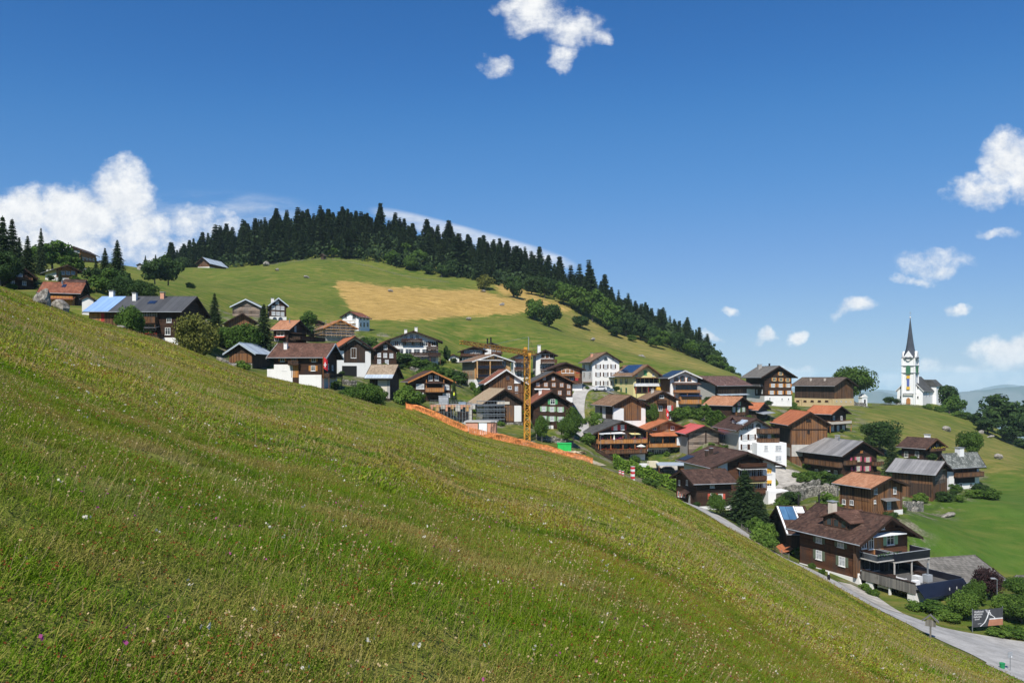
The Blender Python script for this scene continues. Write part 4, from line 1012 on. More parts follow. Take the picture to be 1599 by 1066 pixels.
    def door(s, F, px, py, w, h, mat, name='door'):
        f, half, rz = s.face(F); a, z = s.sz(F, px, py); mb = MB()
        mb.fbox(f, a - w / 2, a + w / 2, z - h / 2, z + h / 2, 0, .05, 0); mb.fbox(f, a - w / 2 - .1, a + w / 2 + .1, z + h / 2, z + h / 2 + .12, 0, .09, 1)
        mb.fbox(f, a - w / 2 - .1, a - w / 2, z - h / 2, z + h / 2, 0, .09, 1); mb.fbox(f, a + w / 2, a + w / 2 + .1, z - h / 2, z + h / 2, 0, .09, 1)
        mb.build(name, [mat, FRB], s.root); return s
    def bal(s, F, px0, px1, pyt, pyf, dep=1.3, mat=BRV, posts=0, flowers=None, solid=True, rail=None, postm=None, postup=0, slab=None, dark=True):
        f, half, rz = s.face(F)
        a0, zt = s.sz(F, px0, pyt); a1, zf = s.sz(F, px1, pyf)
        if a0 > a1: a0, a1 = a1, a0
        zt = s.sz(F, (px0 + px1) / 2, pyt)[1]; zf = s.sz(F, (px0 + px1) / 2, pyf)[1]
        if zt < zf + .5: zt = zf + .9
        mb = MB(); rm = rail or TRIMB
        mb.fbox(f, a0, a1, zf - .16, zf, .0, dep, 1)
        if solid:
            n = max(2, int((a1 - a0) / .30)); stp = (a1 - a0) / n
            for i in range(n): mb.fbox(f, a0 + i * stp + .012, a0 + (i + 1) * stp - .012, zf + .06, zt - .08, dep - .07, dep - .03, 0)
            for q in (a0, a1 - .05): mb.fbox(f, q, q + .05, zf + .06, zt - .08, .05, dep - .1, 0)
        else:
            n = max(2, int((a1 - a0) / .25)); stp = (a1 - a0) / n
            for i in range(n + 1): mb.fbox(f, a0 + i * stp - .025, a0 + i * stp + .025, zf, zt - .07, dep - .07, dep - .03, 0)
        mb.fbox(f, a0 - .03, a1 + .03, zt - .07, zt, dep - .12, dep + .02, 2)
        for q in (a0, a1 - .08): mb.fbox(f, q, q + .08, zt - .07, zt, .0, dep - .13, 2)
        o = mb.build('balcony', [mat, slab or TRIM, rm], s.root)
        if posts:
            pb = MB(); n = posts
            for i in range(n):
                q = a0 + .08 + (a1 - a0 - .16) * i / max(n - 1, 1); pb.fbox(f, q - .08, q + .08, zt + .002 if postup else zf - 2.4, zt + postup if postup else zf - .17, dep - .28, dep - .14)
            pb.build('balcony_post', postm or rm, o)
        if flowers:
            fb = MB(); r = random.Random(int(px0 * 7 + pyt))
            for i in range(int((a1 - a0) / .13)):
                q = a0 + (a1 - a0) * r.random(); z = zt + r.uniform(-.22, .22); sz_ = r.uniform(.06, .13); d = dep + r.uniform(-.02, .2)
                mm = 1 if r.random() < .45 else 0
                c = Vector(f(q, z, d)); t = r.uniform(0, 3)
                fb.add([c + Vector((math.cos(t) * sz_, math.sin(t) * sz_, -sz_ * .5)), c + Vector((-math.sin(t) * sz_, math.cos(t) * sz_, 0)), c + Vector((-math.cos(t) * sz_, -math.sin(t) * sz_, sz_ * .6)), c + Vector((math.sin(t) * sz_, -math.cos(t) * sz_, sz_))], [(0, 1, 2, 3)], mm)
                c2 = c + Vector((.03, .03, .05)); fb.add([c2 + Vector((0, 0, sz_)), c2 + Vector((sz_, 0, 0)), c2 + Vector((0, 0, -sz_)), c2 + Vector((-sz_, 0, 0))], [(0, 1, 2, 3)], mm)
            fb.build('flower_box', [flowers, FLG], o)
        return s
    def slab(s, F, px0, px1, py, dep, mat, th=.12, drop=.0, name='awning', trim=None):
        """canopy / pent roof hinged on the wall"""
        f, half, rz = s.face(F); a0, z = s.sz(F, px0, py); a1, _ = s.sz(F, px1, py)
        if a0 > a1: a0, a1 = a1, a0
        z = s.sz(F, (px0 + px1) / 2, py)[1]
        mb = MB(); mb.hexa([f(a0, z - drop - th, dep), f(a1, z - drop - th, dep), f(a1, z - th, 0), f(a0, z - th, 0), f(a0, z - drop, dep), f(a1, z - drop, dep), f(a1, z, 0), f(a0, z, 0)])
        mb.build(name, mat, s.root); return s
    def chim(s, along, across, h=1.1, w=.6, mat=None, cap=None):
        w2, l2 = s.w / 2, s.l / 2; x = across * w2; y = -l2 + along * s.l; z = s.hr - s.slope * abs(x)
        mb = MB(); mb.box(x - w / 2, x + w / 2, y - w / 2, y + w / 2, z - .8, z + h, 0)
        for dx in (-1, 1):
            for dy in (-1, 1): mb.box(x + dx * w * .4 - .05, x + dx * w * .4 + .05, y + dy * w * .4 - .05, y + dy * w * .4 + .05, z + h + .002, z + h + .2, 0)
        mb.box(x - w * .62, x + w * .62, y - w * .62, y + w * .62, z + h + .2, z + h + .3, 1)
        mb.build('chimney', [mat or WHITE, cap or TRIMG], s.roof); return s
    def pipe(s, along, across, h=1.0, r=.12, mat=None):
        w2, l2 = s.w / 2, s.l / 2; x = across * w2; y = -l2 + along * s.l; z = s.hr - s.slope * abs(x)
        mb = MB(); mb.bar((x, y, z - .4), (x, y, z + h), r, 0, 8); mb.bar((x, y, z + h + .01), (x, y, z + h + .15), r * 1.7, 0, 8, .02); mb.build('chimney', mat or STEEL, s.roof); return s
    def panel(s, side, a0, a1, u0, u1, mat, name='solar_panel', th=.09, lift=.02, ov=None):
        """rectangle on a roof slope; a along the ridge 0..1, u from eave 0 to ridge 1"""
        w2, l2 = s.w / 2, s.l / 2; e = s.ov[0]; go = s.ov[1]; y0 = -l2 - go + (s.l + 2 * go) * a0; y1 = -l2 - go + (s.l + 2 * go) * a1
        X = w2 + e; x0 = side * X * (1 - u0); x1 = side * X * (1 - u1)
        zf = lambda x: s.hr - s.slope * abs(x)
        mb = MB(); mb.hexa([(x0, y0, zf(x0) + lift), (x0, y1, zf(x0) + lift), (x1, y1, zf(x1) + lift), (x1, y0, zf(x1) + lift), (x0, y0, zf(x0) + lift + th), (x0, y1, zf(x0) + lift + th), (x1, y1, zf(x1) + lift + th), (x1, y0, zf(x1) + lift + th)])
        mb.build(name, mat, s.roof); return s
    def box(s, F, px0, py0, px1, py1, d0, d1, mat, name):
        f, half, rz = s.face(F); a0, z1 = s.sz(F, px0, py0); a1, z0 = s.sz(F, px1, py1)
        if a0 > a1: a0, a1 = a1, a0
        mb = MB(); mb.fbox(f, a0, a1, min(z0, z1), max(z0, z1), d0, d1); mb.build(name, mat, s.root); return s
    def corners(s, mat=None, names='corner_post', F=('F',), w=.2):
        w2, l2 = s.w / 2, s.l / 2; h = s.he - .35; b = getattr(s, 'bh', 0)
        for sx in (-1, 1): mb = MB(); mb.box(sx * (w2 - w / 2) - w / 2 - .04, sx * (w2 - w / 2) + w / 2 + .04, -l2 - .06, -l2 + w, b, h); mb.build(names, mat or TRIM, s.root)
        return s
HOUSES = []
H = House
# ------------------------------------------------------------------ the village, left to right
g = 'houses of the hillside village'
def BASE(*a, **k): return House(*a, group=g, **k)
h = BASE('chalet', 'dark timber chalet half hidden by spruces at the far left edge of the village', 'chalet', 8, 452, 432, 205, 0, 52, 'R', 413, ('L', 9), DKH, R_BD, dim=(None, 9))
h.wins('F', [(26, 428, 2.6, 1.3)], glass=GLASSL); h.wins('F', [(20, 441), (38, 442)]); h.bal('F', 12, 50, 433, 437)
h = BASE('chalet', 'pale chalet with low roof, white and orange walls, above the red roofed barn', 'chalet', 88, 437, 421, 245, 71, 121, 'R', 414, ('L', 11), ORH, R_TN, basem=WHITE, baseh=433, ov=(1.0, 1.0))
h.row('F', 98, 426, 114, 426, 3, w=1.1, h=1.0); h.row('S', 74, 425, 84, 425, 3, w=1.6, h=1.6, glass=GLASSL)
h.patch('S', 71, 423, 88, 432, WHITE, 'wall_panel')
h = BASE('chalet', 'highest chalet at upper left, orange brown boards on its face and dark side wall', 'chalet', 126, 409, 392, 370, 106, 150, 'L', 385, ('R', 16), ORH, R_BD, ov=(1.2, 1.2))
h.row('F', 110, 393, 122, 393, 4, w=1.3, h=1.3); h.row('F', 110, 400, 122, 401, 3, w=1.3, h=1.3); h.row('E', 130, 404, 146, 405, 4, w=1.2, h=1.1); h.bal('F', 106, 124, 401, 404)
h.patch('E', 128, 401, 150, 409, CREAM, 'wall_panel')
h = BASE('shed', 'tiny pale shed on the skyline left of the round dark tree', 'shed', 223, 420, 414, 380, 214, 227, 'L', 411, ('R', 5), GREYP, R_SV, ov=(.3, .3), purl=False)
h = BASE('shed', 'small white roofed shed beside the highest chalet', 'shed', 162, 413, 409, 375, 151, 170, 'L', 407, ('R', 6), GREYP, R_SV, ov=(.3, .3), purl=False)
h = BASE('garage', 'low white walled garage under the highest chalet', 'garage', 136, 422, 418, 340, 125, 139, 'L', 417, ('R', 5), WHITE, R_GL, ov=(.2, .2), purl=False)
h = BASE('barn', 'dark brown roofed barn just behind the red roofed barn at left', 'barn', 125, 452, 446, 205, 100, 136, 'R', 437, ('R', 8), DKV, R_BD, ov=(.7, .7))
h = BASE('barn', 'low timber barn with a weathered red tile roof left of the two grey boulders', 'barn', 121, 479, 459, 190, 66, 134, 'R', 442, ('R', 9), DKV, R_RD, ov=(1.1, .9))
h.pipe(.55, -.15, .7, .2); h.panel(-1, .42, .52, .55, .8, SOLAR, 'skylight')
h.row('S', 75, 464, 112, 466, 4, w=.9, h=.8); h.box('S', 78, 463, 117, 482, .0, 2.2, ORV, 'porch')
h.slab('S', 76, 119, 462.5, 3.2, R_RD, .15, .9, 'porch_roof')
h = BASE('garage', 'small white annexe with dark roof between the red roofed barn and the long farmhouse', 'annexe', 146, 482, 467, 172, 128, 150, 'L', 461, ('R', 5), WHITE, R_DK, ov=(.3, .2), purl=False)
h = BASE('farmhouse', 'long dark timber farmhouse with dark grey roof that ends in a pale blue section', 'farmhouse', 281, 536, 487, 168, 139, 321, 'R', 463, ('R', 14), DKH, R_DK, ov=(1.0, .8))
h.panel(-1, .745, 1.0, 0, 1, R_BL, 'blue_roof_section', .06, .03)
h.chim(.93, -.0, 1.0, .9); h.chim(.62, -.28, 1.3, .8); h.chim(.33, -.12, 1.0, .8, BRICK); h.panel(-1, .36, .44, .5, .68, SOLAR, 'skylight')
h.patch('S', 140, 489, 158, 505, ORV, 'orange_plank_wall'); h.door('S', 159, 497, 1.5, 3.2, SHR, 'red_door'); h.patch('S', 163, 489, 187, 518, BRV); h.patch('S', 192, 513, 219, 530, WHITE, 'stone_base'); h.patch('S', 252, 527, 278, 538, WHITE, 'stone_base', .09)
h.bal('S', 222, 247, 495, 505, 1.6, BRV, 2); h.wins('S', [(226, 491), (234, 492), (242, 491)], w=.9, h=1.2); h.wins('S', [(264, 500), (214, 500)], w=1.0, h=.9); h.wins('S', [(262, 517, 1.1, 1.5), (225, 511, 2.2, 1.1), (238, 511, 1.6, 1.1), (200, 522, .6, .5)])
h.bal('S', 216, 256, 522, 530, 3.0, DKV, 0, FLR); h.slab('S', 219, 250, 509, 2.2, R_DK, .1, .5, 'porch_roof')
h.wins('F', [(293, 500), (305, 502), (300, 518)])
h = BASE('barn', 'dark open log barn with pale metal edged roof, left of the tall narrow house', 'barn', 363, 491, 479, 290, 360, 406, 'R', 467, 4, LOGG, R_MT, dim=(None, 9), ov=(.7, .9), rake=R_SV)
h = BASE('house', 'tall narrow dark house with white framed windows and white ground floor, up the slope', 'house', 422, 502, 477, 295, 417.5, 447, 'R', 465, ('L', 9), DKH, R_MT, basem=WHITE, baseh=494, ov=(.8, .9), rake=R_SV)
h.row('F', 427, 480, 441, 481, 3, w=1.3, h=1.4, glass=GLASSL); h.row('F', 427, 489, 441, 490, 3, w=1.3, h=1.4, glass=GLASSL); h.wins('F', [(433, 472.5)], w=1.2, h=1.3, glass=GLASSL); h.wins('F', [(429, 498), (438, 498)], w=2.0, h=1.7, style='arch'); h.chim(.6, -.5, 1.2, 1.0)
h.wins('S', [(419.5, 480), (419.5, 489)], w=1.2, h=1.3)
h = BASE('barn', 'brown barn with a dusty beige roof among trees above the silver roofed shed', 'barn', 357, 520, 503, 245, 350, 398, 'R', 489, ('L', 13), RDV, R_BG, ov=(1.0, .9))
h = BASE('shed', 'tiny weathered hut on the slope left of the scaffolded house', 'hut', 502, 510, 503, 290, 492, 507, 'L', 500, ('R', 5), DKV, R_BD, ov=(.5, .5))
h = BASE('house', 'dark house with orange tiled roof and a veranda, right of the tall spruce', 'house', 450, 533, 515, 215, 427, 478, 'R', 500, ('R', 10), DKH, R_OP, ov=(.9, .9))
h.wins('F', [(461, 512, .9, 1.9)]); h.wins('F', [(458, 528, 2.4, 1.1)], glass=GLASSL); h.wins('S', [(438, 521, 2.2, 1.2), (432, 529, 1.2, 1)]); h.pipe(.35, -.3, 1.0); h.box('F', 452, 524, 492, 534, 0, 3.2, DKV, 'veranda'); h.slab('F', 450, 494, 521, 4.0, TRIM, .2, .3, 'veranda_roof'); h.slab('S', 430, 446, 525, 1.2, SHRO, .05, .35)
h = BASE('shed', 'timber shed with orange planked gable and silver metal roof left of the orange shuttered house', 'barn', 394, 571, 552, 180, 358, 423, 'L', 535, ('R', 11), DKV, R_SV, ov=(1.1, .9), rake=R_SV)
h.patch('F', 358, 552, 393, 566, RDV); h.patch('F', 360, 567, 394, 575, MORTAR, 'stone_base', .1)
h.root['label'] = 'timber shed with orange planked gable and silver metal roof left of the orange shuttered house'
# house with orange shutters
h = BASE('house', 'brown and white house with orange shutters and an orange door, red flag at its corner', 'house', 502, 606, 558, 165, 428, 526, 'R', 536, ('R', 11.5), DKH, R_BR, ov=(.9, 1.3), rake=TRIMW)
h.patch('S', 467, 585, 502, 606, WHITE, 'stone_base'); h.patch('S', 428, 569, 457, 600, WHITE, 'wall_panel', .08); h.door('S', 461, 579, 1.4, 2.7, ORV)
h.box('S', 417, 576, 428.3, 598, -5, -.05, WHITE, 'side_annexe')
h.wins('S', [(444, 574.5), (489, 574.8)], w=.9, h=1.1, sh=SHO); h.wins('S', [(441, 561.5), (490, 561.8), (459, 562.5)], w=.9, h=.8, sh=SHO, shw=.35); h.bal('S', 452, 468, 563, 569, 1.0, DKV); h.chim(.86, -.45, 1.0, .7)
h.wins('F', [(512, 572), (519, 574)]); h.wins('F', [(511, 586), (519, 588)]); h.bal('F', 504, 525, 583, 589, 1.5, DKV, 2); h.patch('F', 503, 590, 526, 612, WHITE2, 'stone_base')
h = BASE('house', 'house with scaffolding across its pale walls and an unfinished light timber roof', 'house', 509, 533, 512, 250, 496, 553, 'R', 499, ('L', 13), GREYP, R_OP, ov=(1.1, 1.2), trim=TRIMO)
h.row('F', 516, 511, 545, 511, 4, w=1.3, h=1.4, fr=FRW); h.row('F', 514, 522, 545, 521, 5, w=1.6, h=1.6); h.patch('F', 525, 499, 540, 508, LTW)
def scaffold(h, F, px0, px1, pys, pb, d=1.1, name='scaffold', label='', n=7, dm=None):
    f, half, rz = h.face(F); a0 = h.sz(F, px0, pb)[0]; a1 = h.sz(F, px1, pb)[0]; a0, a1 = min(a0, a1), max(a0, a1)
    r = empty('scaffold', h.root.location, h.th, label, 'scaffold'); zb = h.sz(F, (px0 + px1) / 2, pb)[1]; zs = [h.sz(F, (px0 + px1) / 2, p)[1] for p in pys]
    st = MB()
    for i in range(n):
        q = a0 + (a1 - a0) * i / (n - 1)
        for dd in (.25, d): st.bar(f(q, zb - 1, dd), f(q, max(zs) + 1.1, dd), .035, 0, 5)
        for z in zs: st.bar(f(q, z, .25), f(q, z, d), .03, 0, 4)
    for i in range(n - 1):
        q = a0 + (a1 - a0) * i / (n - 1); q2 = a0 + (a1 - a0) * (i + 1) / (n - 1)
        if i % 2 == 0:
            for j in range(len(zs) - 1): st.bar(f(q, zs[j], d), f(q2, zs[j + 1], d), .025, 0, 4)
    st.build('tube_frame', STEEL, r)
    for z in zs:
        b = MB(); b.fbox(f, a0 - .2, a1 + .2, z, z + .06, .2, d); b.fbox(f, a0 - .2, a1 + .2, z + .9, z + 1.05, d, d + .03); b.fbox(f, a0 - .2, a1 + .2, z + .06, z + .22, d, d + .03); b.build('deck', dm or LTW, r)
    return r
scaffold(h, 'F', 508, 553, (506, 515, 524), 532, 1.2, label='steel scaffold with yellow planks on the gable of the unfinished upper house')
scaffold(h, 'S', 496, 509, (515, 524), 533, 1.0, label='short scaffold around the left side wall of the unfinished upper house', n=4)
h = BASE('house', 'small bright white house with orange roof edge at the foot of the golden field', 'house', 560, 515, 494.5, 300, 534, 577, 'L', 486, ('R', 9), WHITE2, R_RD, ov=(.6, .7))
h.wins('F', [(540, 494, 1.0, 1.6), (553, 495, 1.5, 1.7), (540, 504), (553, 506, 1.6, .9)]); h.row('E', 563, 497, 574, 497, 3, w=1.4, h=1.3); h.row('E', 563, 507, 574, 507, 3, w=1.5, h=1.7)
h = BASE('house', 'white walled barn house with dark plank gable and orange tiled roof behind the grey barn', 'house', 527, 585, 546, 205, 512, 579, 'R', 525, ('L', 14), WHITE, R_OR, ov=(.9, 1.0))
h.patch('F', 537, 540, 570, 566, DKV); h.patch('F', 527, 530, 579, 548, DKV, 'gable_boards', .055); h.wins('F', [(552, 551, 1.4, 2.6)]); h.patch('F', 534, 571, 557, 588, DRK, 'garage_shade_panel'); h.panel(1, .0, .3, .1, .7, SOLAR)  # garage doorway is a flat near-black sheet painting its inner shade
h = BASE('house', 'dark timber house with brown roof and small white windows, right of the white barn house', 'house', 584, 571, 547, 220, 577, 619, 'R', 532.5, ('L', 12), DKH, R_RD, ov=(.9, .9))
h.row('F', 592, 554, 611, 555, 3, w=1.0, h=1.2, glass=GLASSL); h.row('F', 592, 564, 604, 565, 2, w=1.0, h=1.2, glass=GLASSL); h.wins('F', [(602, 542)], w=1.0, h=1.2)
h = BASE('chalet', 'large wide white chalet with dark balconies and two chimneys, upper centre', 'chalet', 608, 567, 532.5, 255, 604, 684, 'R', 516.5, 5, WHITE, R_BD, dim=(None, 12), ov=(1.4, 1.5))
h.row('F', 613, 536, 677, 536.5, 6, w=1.6, h=1.5, sh=SHB, shw=.4); h.row('F', 625, 548, 677, 549, 5, w=2.0, h=1.6); h.row('F', 634, 526, 652, 526, 3, w=1.1, h=1.5); h.row('F', 648, 561, 676, 561, 4, w=2.0, h=1.8)
h.bal('F', 627, 659, 529, 533.5, 1.4, DKH); h.bal('F', 666, 684, 541, 547, 1.8, DKH); h.bal('F', 640, 688, 550.5, 556.5, 2.4, DKH, 4); h.chim(.3, -.35, 1.4, .9); h.chim(.3, .08, 1.4, .9)
h.patch('F', 666, 534, 684, 541, DKH)
h = BASE('barn', 'narrow barn with lichen covered roof and blue metal eaves strip, cream panel in its wall', 'barn', 609, 622, 590, 172, 577, 623, 'R', 569.5, ('R', 9), DKV, R_BG, ov=(1.3, .8))
h.panel(-1, 0, 1, 0, .24, R_SV, 'metal_eaves_strip', .05, .02); h.patch('S', 590, 593, 604.5, 621, BEIGEP, 'wall_panel'); h.patch('S', 604.5, 593, 609, 622, GREYP, 'corner_pillar', .09); h.root.name = 'barn'
h = BASE('chalet', 'brown chalet with orange gable trim and orange balcony left of the building site', 'chalet', 643, 625, 596, 200, 633, 704, 'R', 578.5, ('L', 12), DKH, R_BD, ov=(1.1, 1.1), trim=TRIMO)
h.wins('F', [(656, 603, 2.0, 1.3), (696, 604, 1.8, 1.3), (656, 616, 1.8, 1), (697, 617, 1.8, 1)], glass=GLASSL); h.wins('F', [(672, 590, 1, 1.3), (682, 590, 1, 1.3)]); h.bal('F', 664, 692, 605, 612, 1.5, ORV, 2, rail=TRIMO, postm=TRIMO, postup=2.0); h.slab('F', 663, 693, 596, 1.8, R_BD, .12, .3, 'porch_roof')
h.patch('F', 666, 597, 690, 604, DRK, 'recess_panel')  # near-black sheet paints the shade behind the balcony
h = BASE('garage', 'small white garage with orange roof behind the columnar trees', 'garage', 699, 566, 557, 285, 697, 717, 'R', 553, 10, WHITE, R_OR, dim=(None, 6), ov=(.4, .4), purl=False)
h = BASE('chalet', 'chalet with brown upper storey and pale ground floor behind the crane jib', 'chalet', 722, 566, 548, 285, 719, 757, 'R', 540.5, ('L', 10), BRH, R_BD, ov=(1.1, 1.2), basem=WHITE, baseh=558)
h.row('F', 728, 549, 750, 549, 4, w=1.4, h=1.3); h.bal('F', 719, 756, 552, 556, 1.5, BRH); h.row('F', 727, 562, 750, 562, 3, w=1.8, h=1.7)
h = BASE('chalet', 'tall chalet with white centre column and two black chimneys, highest behind the crane', 'chalet', 752, 570, 542, 300, 748, 783, 'R', 534.5, ('L', 10), BRH, R_BD, ov=(1.0, 1.0))
h.patch('F', 754, 536, 767, 566, WHITE, 'wall_panel'); h.row('F', 771, 546, 779, 546, 2, w=1.4, h=1.4); h.bal('F', 767, 784, 549, 553, 1.4, BRH); h.pipe(.4, -.3, 2.0, .3, DRK); h.pipe(.4, .05, 2.0, .3, DRK)
h = BASE('chalet', 'tan wooden apartment chalet with two dark balconies on a white stone base', 'chalet', 741, 604, 564, 235, 722, 797, 'R', 553, ('L', 13), LTW, R_TN, ov=(1.1, 1.2), rake=TRIMW)
h.bh = 0
h.patch('F', 741, 592, 797, 606, WHITE, 'stone_base', .1); h.patch('S', 722, 592, 741, 606, WHITE, 'stone_base', .1); h.patch('S', 722, 565, 741, 592, GY2, 'shingle_wall', .05)
h.patch('F', 742, 562, 784, 590, ORV, 'recess_panel'); h.row('F', 749, 568, 786, 568, 4, w=1.8, h=1.9, fr=FRB); h.row('F', 749, 582, 770, 582, 3, w=1.8, h=1.9, fr=FRB); h.bal('F', 743, 784, 570, 575.5, 1.6, SOLARD, 0); h.bal('F', 743, 784, 584, 589.5, 1.6, SOLARD, 0)
h.box('F', 742, 562.5, 743.5, 590, 1.4, 1.7, LTW, 'balcony_post'); h.box('F', 762, 562.5, 763.5, 590, 1.4, 1.7, LTW, 'balcony_post'); h.slab('F', 742, 783, 561.5, 1.8, TRIMW, .2, .1, 'balcony_roof'); h.row('F', 758, 558, 774, 558, 2, w=.8, h=.7, fr=FRB); h.row('S', 726, 583, 736, 583, 3, w=1.0, h=1.0, fr=TRIMO)
h = BASE('chalet', 'white chalet with brown balconies half hidden behind the left of the crane mast', 'chalet', 802, 592, 559, 265, 798, 826, 'R', 552, ('L', 9), WHITE, R_BD, ov=(1, 1))
h.bal('F', 803, 826, 560, 566, 1.6, BRH); h.bal('F', 803, 826, 573, 579, 1.6, BRH); h.row('F', 810, 569, 822, 569, 2, w=1.8, h=1.8); h.row('F', 811, 583, 822, 583, 2, w=1.8, h=2.2)
h = BASE('chalet', 'white chalet with brown balconies and a bent flue right of the crane mast', 'chalet', 837, 586, 555, 265, 832, 866, 'R', 546, ('L', 10), WHITE, R_BD, ov=(1.1, 1.2))
h.patch('F', 845, 548, 866, 563, BRH); h.bal('F', 844, 869, 561, 567, 1.8, BRH); h.row('F', 848, 556, 861, 556, 3, w=1.3, h=1.6, glass=GLASSL); h.row('F', 847, 572, 862, 572, 3, w=1.8, h=1.8); h.chim(.2, -.6, 2.2, 1.0); h.bal('F', 844, 868, 576, 581, 1.6, BRH)
h = BASE('barn', 'brown plank barn with faded red roof and one white hatch, left of crane mast', 'barn', 762, 622, 599, 210, 753, 818, 'R', 576, ('L', 13), BRV, R_RD, ov=(1.1, .9), rake=TRIMW)
h.wins('F', [(808, 593, 1.7, 1.7)], glass=METALW, style='plain'); h.patch('F', 804, 603, 809, 614, GLASSL, 'pane_panel'); h.wins('F', [(796, 605)], w=1, h=.8); h.corners(); h.patch('F', 764, 611, 817, 613, TRIMB, 'beam', .12); h.wins('F', [(793, 590, 1.0, 1.2)], fr=FRB)
h = BASE('house', 'dark log house with four orange framed windows in a row, right of the crane mast', 'house', 832, 622, 598, 225, 822, 894, 'R', 579.5, ('L', 13), DKH, R_GR, ov=(1.1, 1.0), trim=TRIMB)
h.row('F', 840, 600, 877, 601, 4, w=1.1, h=1.2, fr=TRIMO, glass=GLASSL, sh=SHB, shw=.3); h.row('F', 850, 591, 864, 591, 2, w=1.0, h=1.1, fr=TRIMO, glass=GLASSL); h.wins('F', [(874, 613), (888, 613), (888, 603)], w=1.1, h=1.3, fr=TRIMO, glass=GLASSL); h.patch('F', 884, 620, 895, 628, WHITE, 'stone_base', .1); h.slab('F', 834, 858, 606.5, 1.3, METALW, .08, .2)
h = BASE('chalet', 'wide brown chalet with tan gable and red shutters, left of white four storey house', 'chalet', 858, 602, 577, 250, 850, 909, 'R', 565.5, ('L', 12), BRH, R_BD, ov=(1.1, 1.1), basem=WHITE, baseh=598)
h.patch('F', 868, 572, 905, 590, ORH); h.row('F', 880, 579.5, 893, 579.5, 3, w=1.3, h=1.2); h.wins('F', [(872, 578), (902, 579)], w=1.0, h=1.2, fr=SHR, glass=SHR); h.bal('F', 876, 896, 583, 586.5, 1.2, ORH); h.row('F', 882, 590, 892, 590, 2, w=1.4, h=1.3); h.wins('F', [(899, 592, 1.6, 1.4)], fr=SHR, glass=SHR); h.bal('F', 876, 908, 594, 598, 1.3, BRH)
# foreground barn on the building site
h = BASE('barn', 'dark plank barn with beige red roof and blank cream board, beside the crane foot', 'barn', 757, 660, 631, 195, 736, 816, 'R', 606.5, ('L', 14), DKV, R_BGR, ov=(1.0, 1.0))
h.bh = 0
h.patch('F', 803, 633, 814, 658, WHITE, 'corner_pillar'); h.patch('F', 784, 633, 802, 657, RDV); h.box('F', 776, 627, 795.5, 631, .06, .12, BEIGEP, 'blank_board'); h.patch('F', 757, 631, 764, 655, GREYP, 'wall_panel'); h.patch('F', 766, 660, 816, 670, MORTAR, 'stone_base', .1); h.patch('S', 736, 632, 757, 655, GREYP, 'wall_panel')
SITE = h
scaffold(h, 'F', 744, 785, (632, 639, 647, 655), 668, 1.3, label='grey steel scaffold against the left of the dark barn on the building site', n=9, dm=STEEL)
h = BASE('house', 'dark log house with pale green shutters and rust red roof, beside crane mast', 'house', 833, 671, 631, 200, 822, 888, 'R', 609.5, ('L', 13), DKH, R_RD, ov=(1.1, 1.1))
h.row('F', 849, 638, 875, 639, 3, w=.95, h=1.2, glass=GLASSL, sh=SHGP, shw=.4); h.row('F', 849, 653, 875, 654, 3, w=.95, h=1.2, glass=GLASSL, sh=SHGP, shw=.4); h.wins('F', [(863, 627)], w=1.2, h=1.3, sh=SHG); h.patch('F', 851, 664, 864, 672, WHITE, 'stone_base', .1); h.chim(.5, -.4, .9, .7)
h = BASE('house', 'tall white four storey house with brown window surrounds and tan roof, alone under the meadow', 'house', 925, 606, 565, 272, 909, 967, 'R', 549.5, ('L', 13), WHITE, R_TN, ov=(1.0, 1.0))
for y in (572, 584.5, 598): h.row('F', 934, y, 957.5, y, 3, w=1.1, h=1.45, sh=SHB, shw=.42, glass=GLASSL)
h.wins('F', [(946, 560, 1.6, 1.4)], style='arch'); h.wins('F', [(934, 561), (957, 561)], w=.8, h=.7); h.row('S', 912, 573, 921, 573, 2, w=1.1, h=1.8, sh=SHB, shw=.35); h.row('S', 912, 585, 921, 585, 2, w=1.1, h=1.8, sh=SHB, shw=.35); h.chim(.7, -.5, 1.0, .8, BRICK); h.slab('S', 911, 925, 596, 1.6, TRIMB, .1, .2)
h = BASE('house', 'yellow plastered house with green arched windows and a solar roof', 'house', 989, 618, 587, 258, 957, 1029, 'R', 569, ('L', 17), YELLOW, R_TN, ov=(1.0, 1.3), trim=TRIMB)
h.bh = 0
h.panel(-1, .18, .78, .28, .98, SOLAR); h.row('S', 962, 595, 978, 595, 3, w=1.2, h=1.7, fr=SHG, sh=SHB, shw=.35, style='std'); h.row('S', 962, 609, 978, 609, 3, w=1.3, h=1.9, fr=SHG, style='arch'); h.wins('F', [(1007.5, 581.5, 1.1, 1.5)], fr=SHG, glass=SHG); h.row('F', 994, 585, 1020, 585, 2, w=.8, h=.8)
h.row('F', 996, 594.5, 1024, 594.5, 5, w=1.3, h=1.8, fr=FRB); h.row('F', 998, 608, 1024, 608, 4, w=1.5, h=2.0, fr=SHR); h.bal('F', 989.5, 1030, 598, 603, 1.6, METALW, 3, rail=TRIMW, postm=SHR); h.slab('F', 991, 1030, 589, 1.8, TRIMB, .15, .15, 'balcony_roof'); h.box('F', 1022, 604, 1029, 610, .5, 1.8, SHY, 'yellow_blind'); h.slab('S', 955, 965, 587, 2.0, R_SV, .1, .3, 'dormer_roof')
h = BASE('house', 'white gabled house with arched windows and dark solar roof, right of the yellow house', 'house', 1047, 631, 590, 248, 1031, 1089, 'R', 578, ('L', 12), WHITE, R_DK, ov=(1.1, 1.3), rake=TRIMW)
h.bh = 0
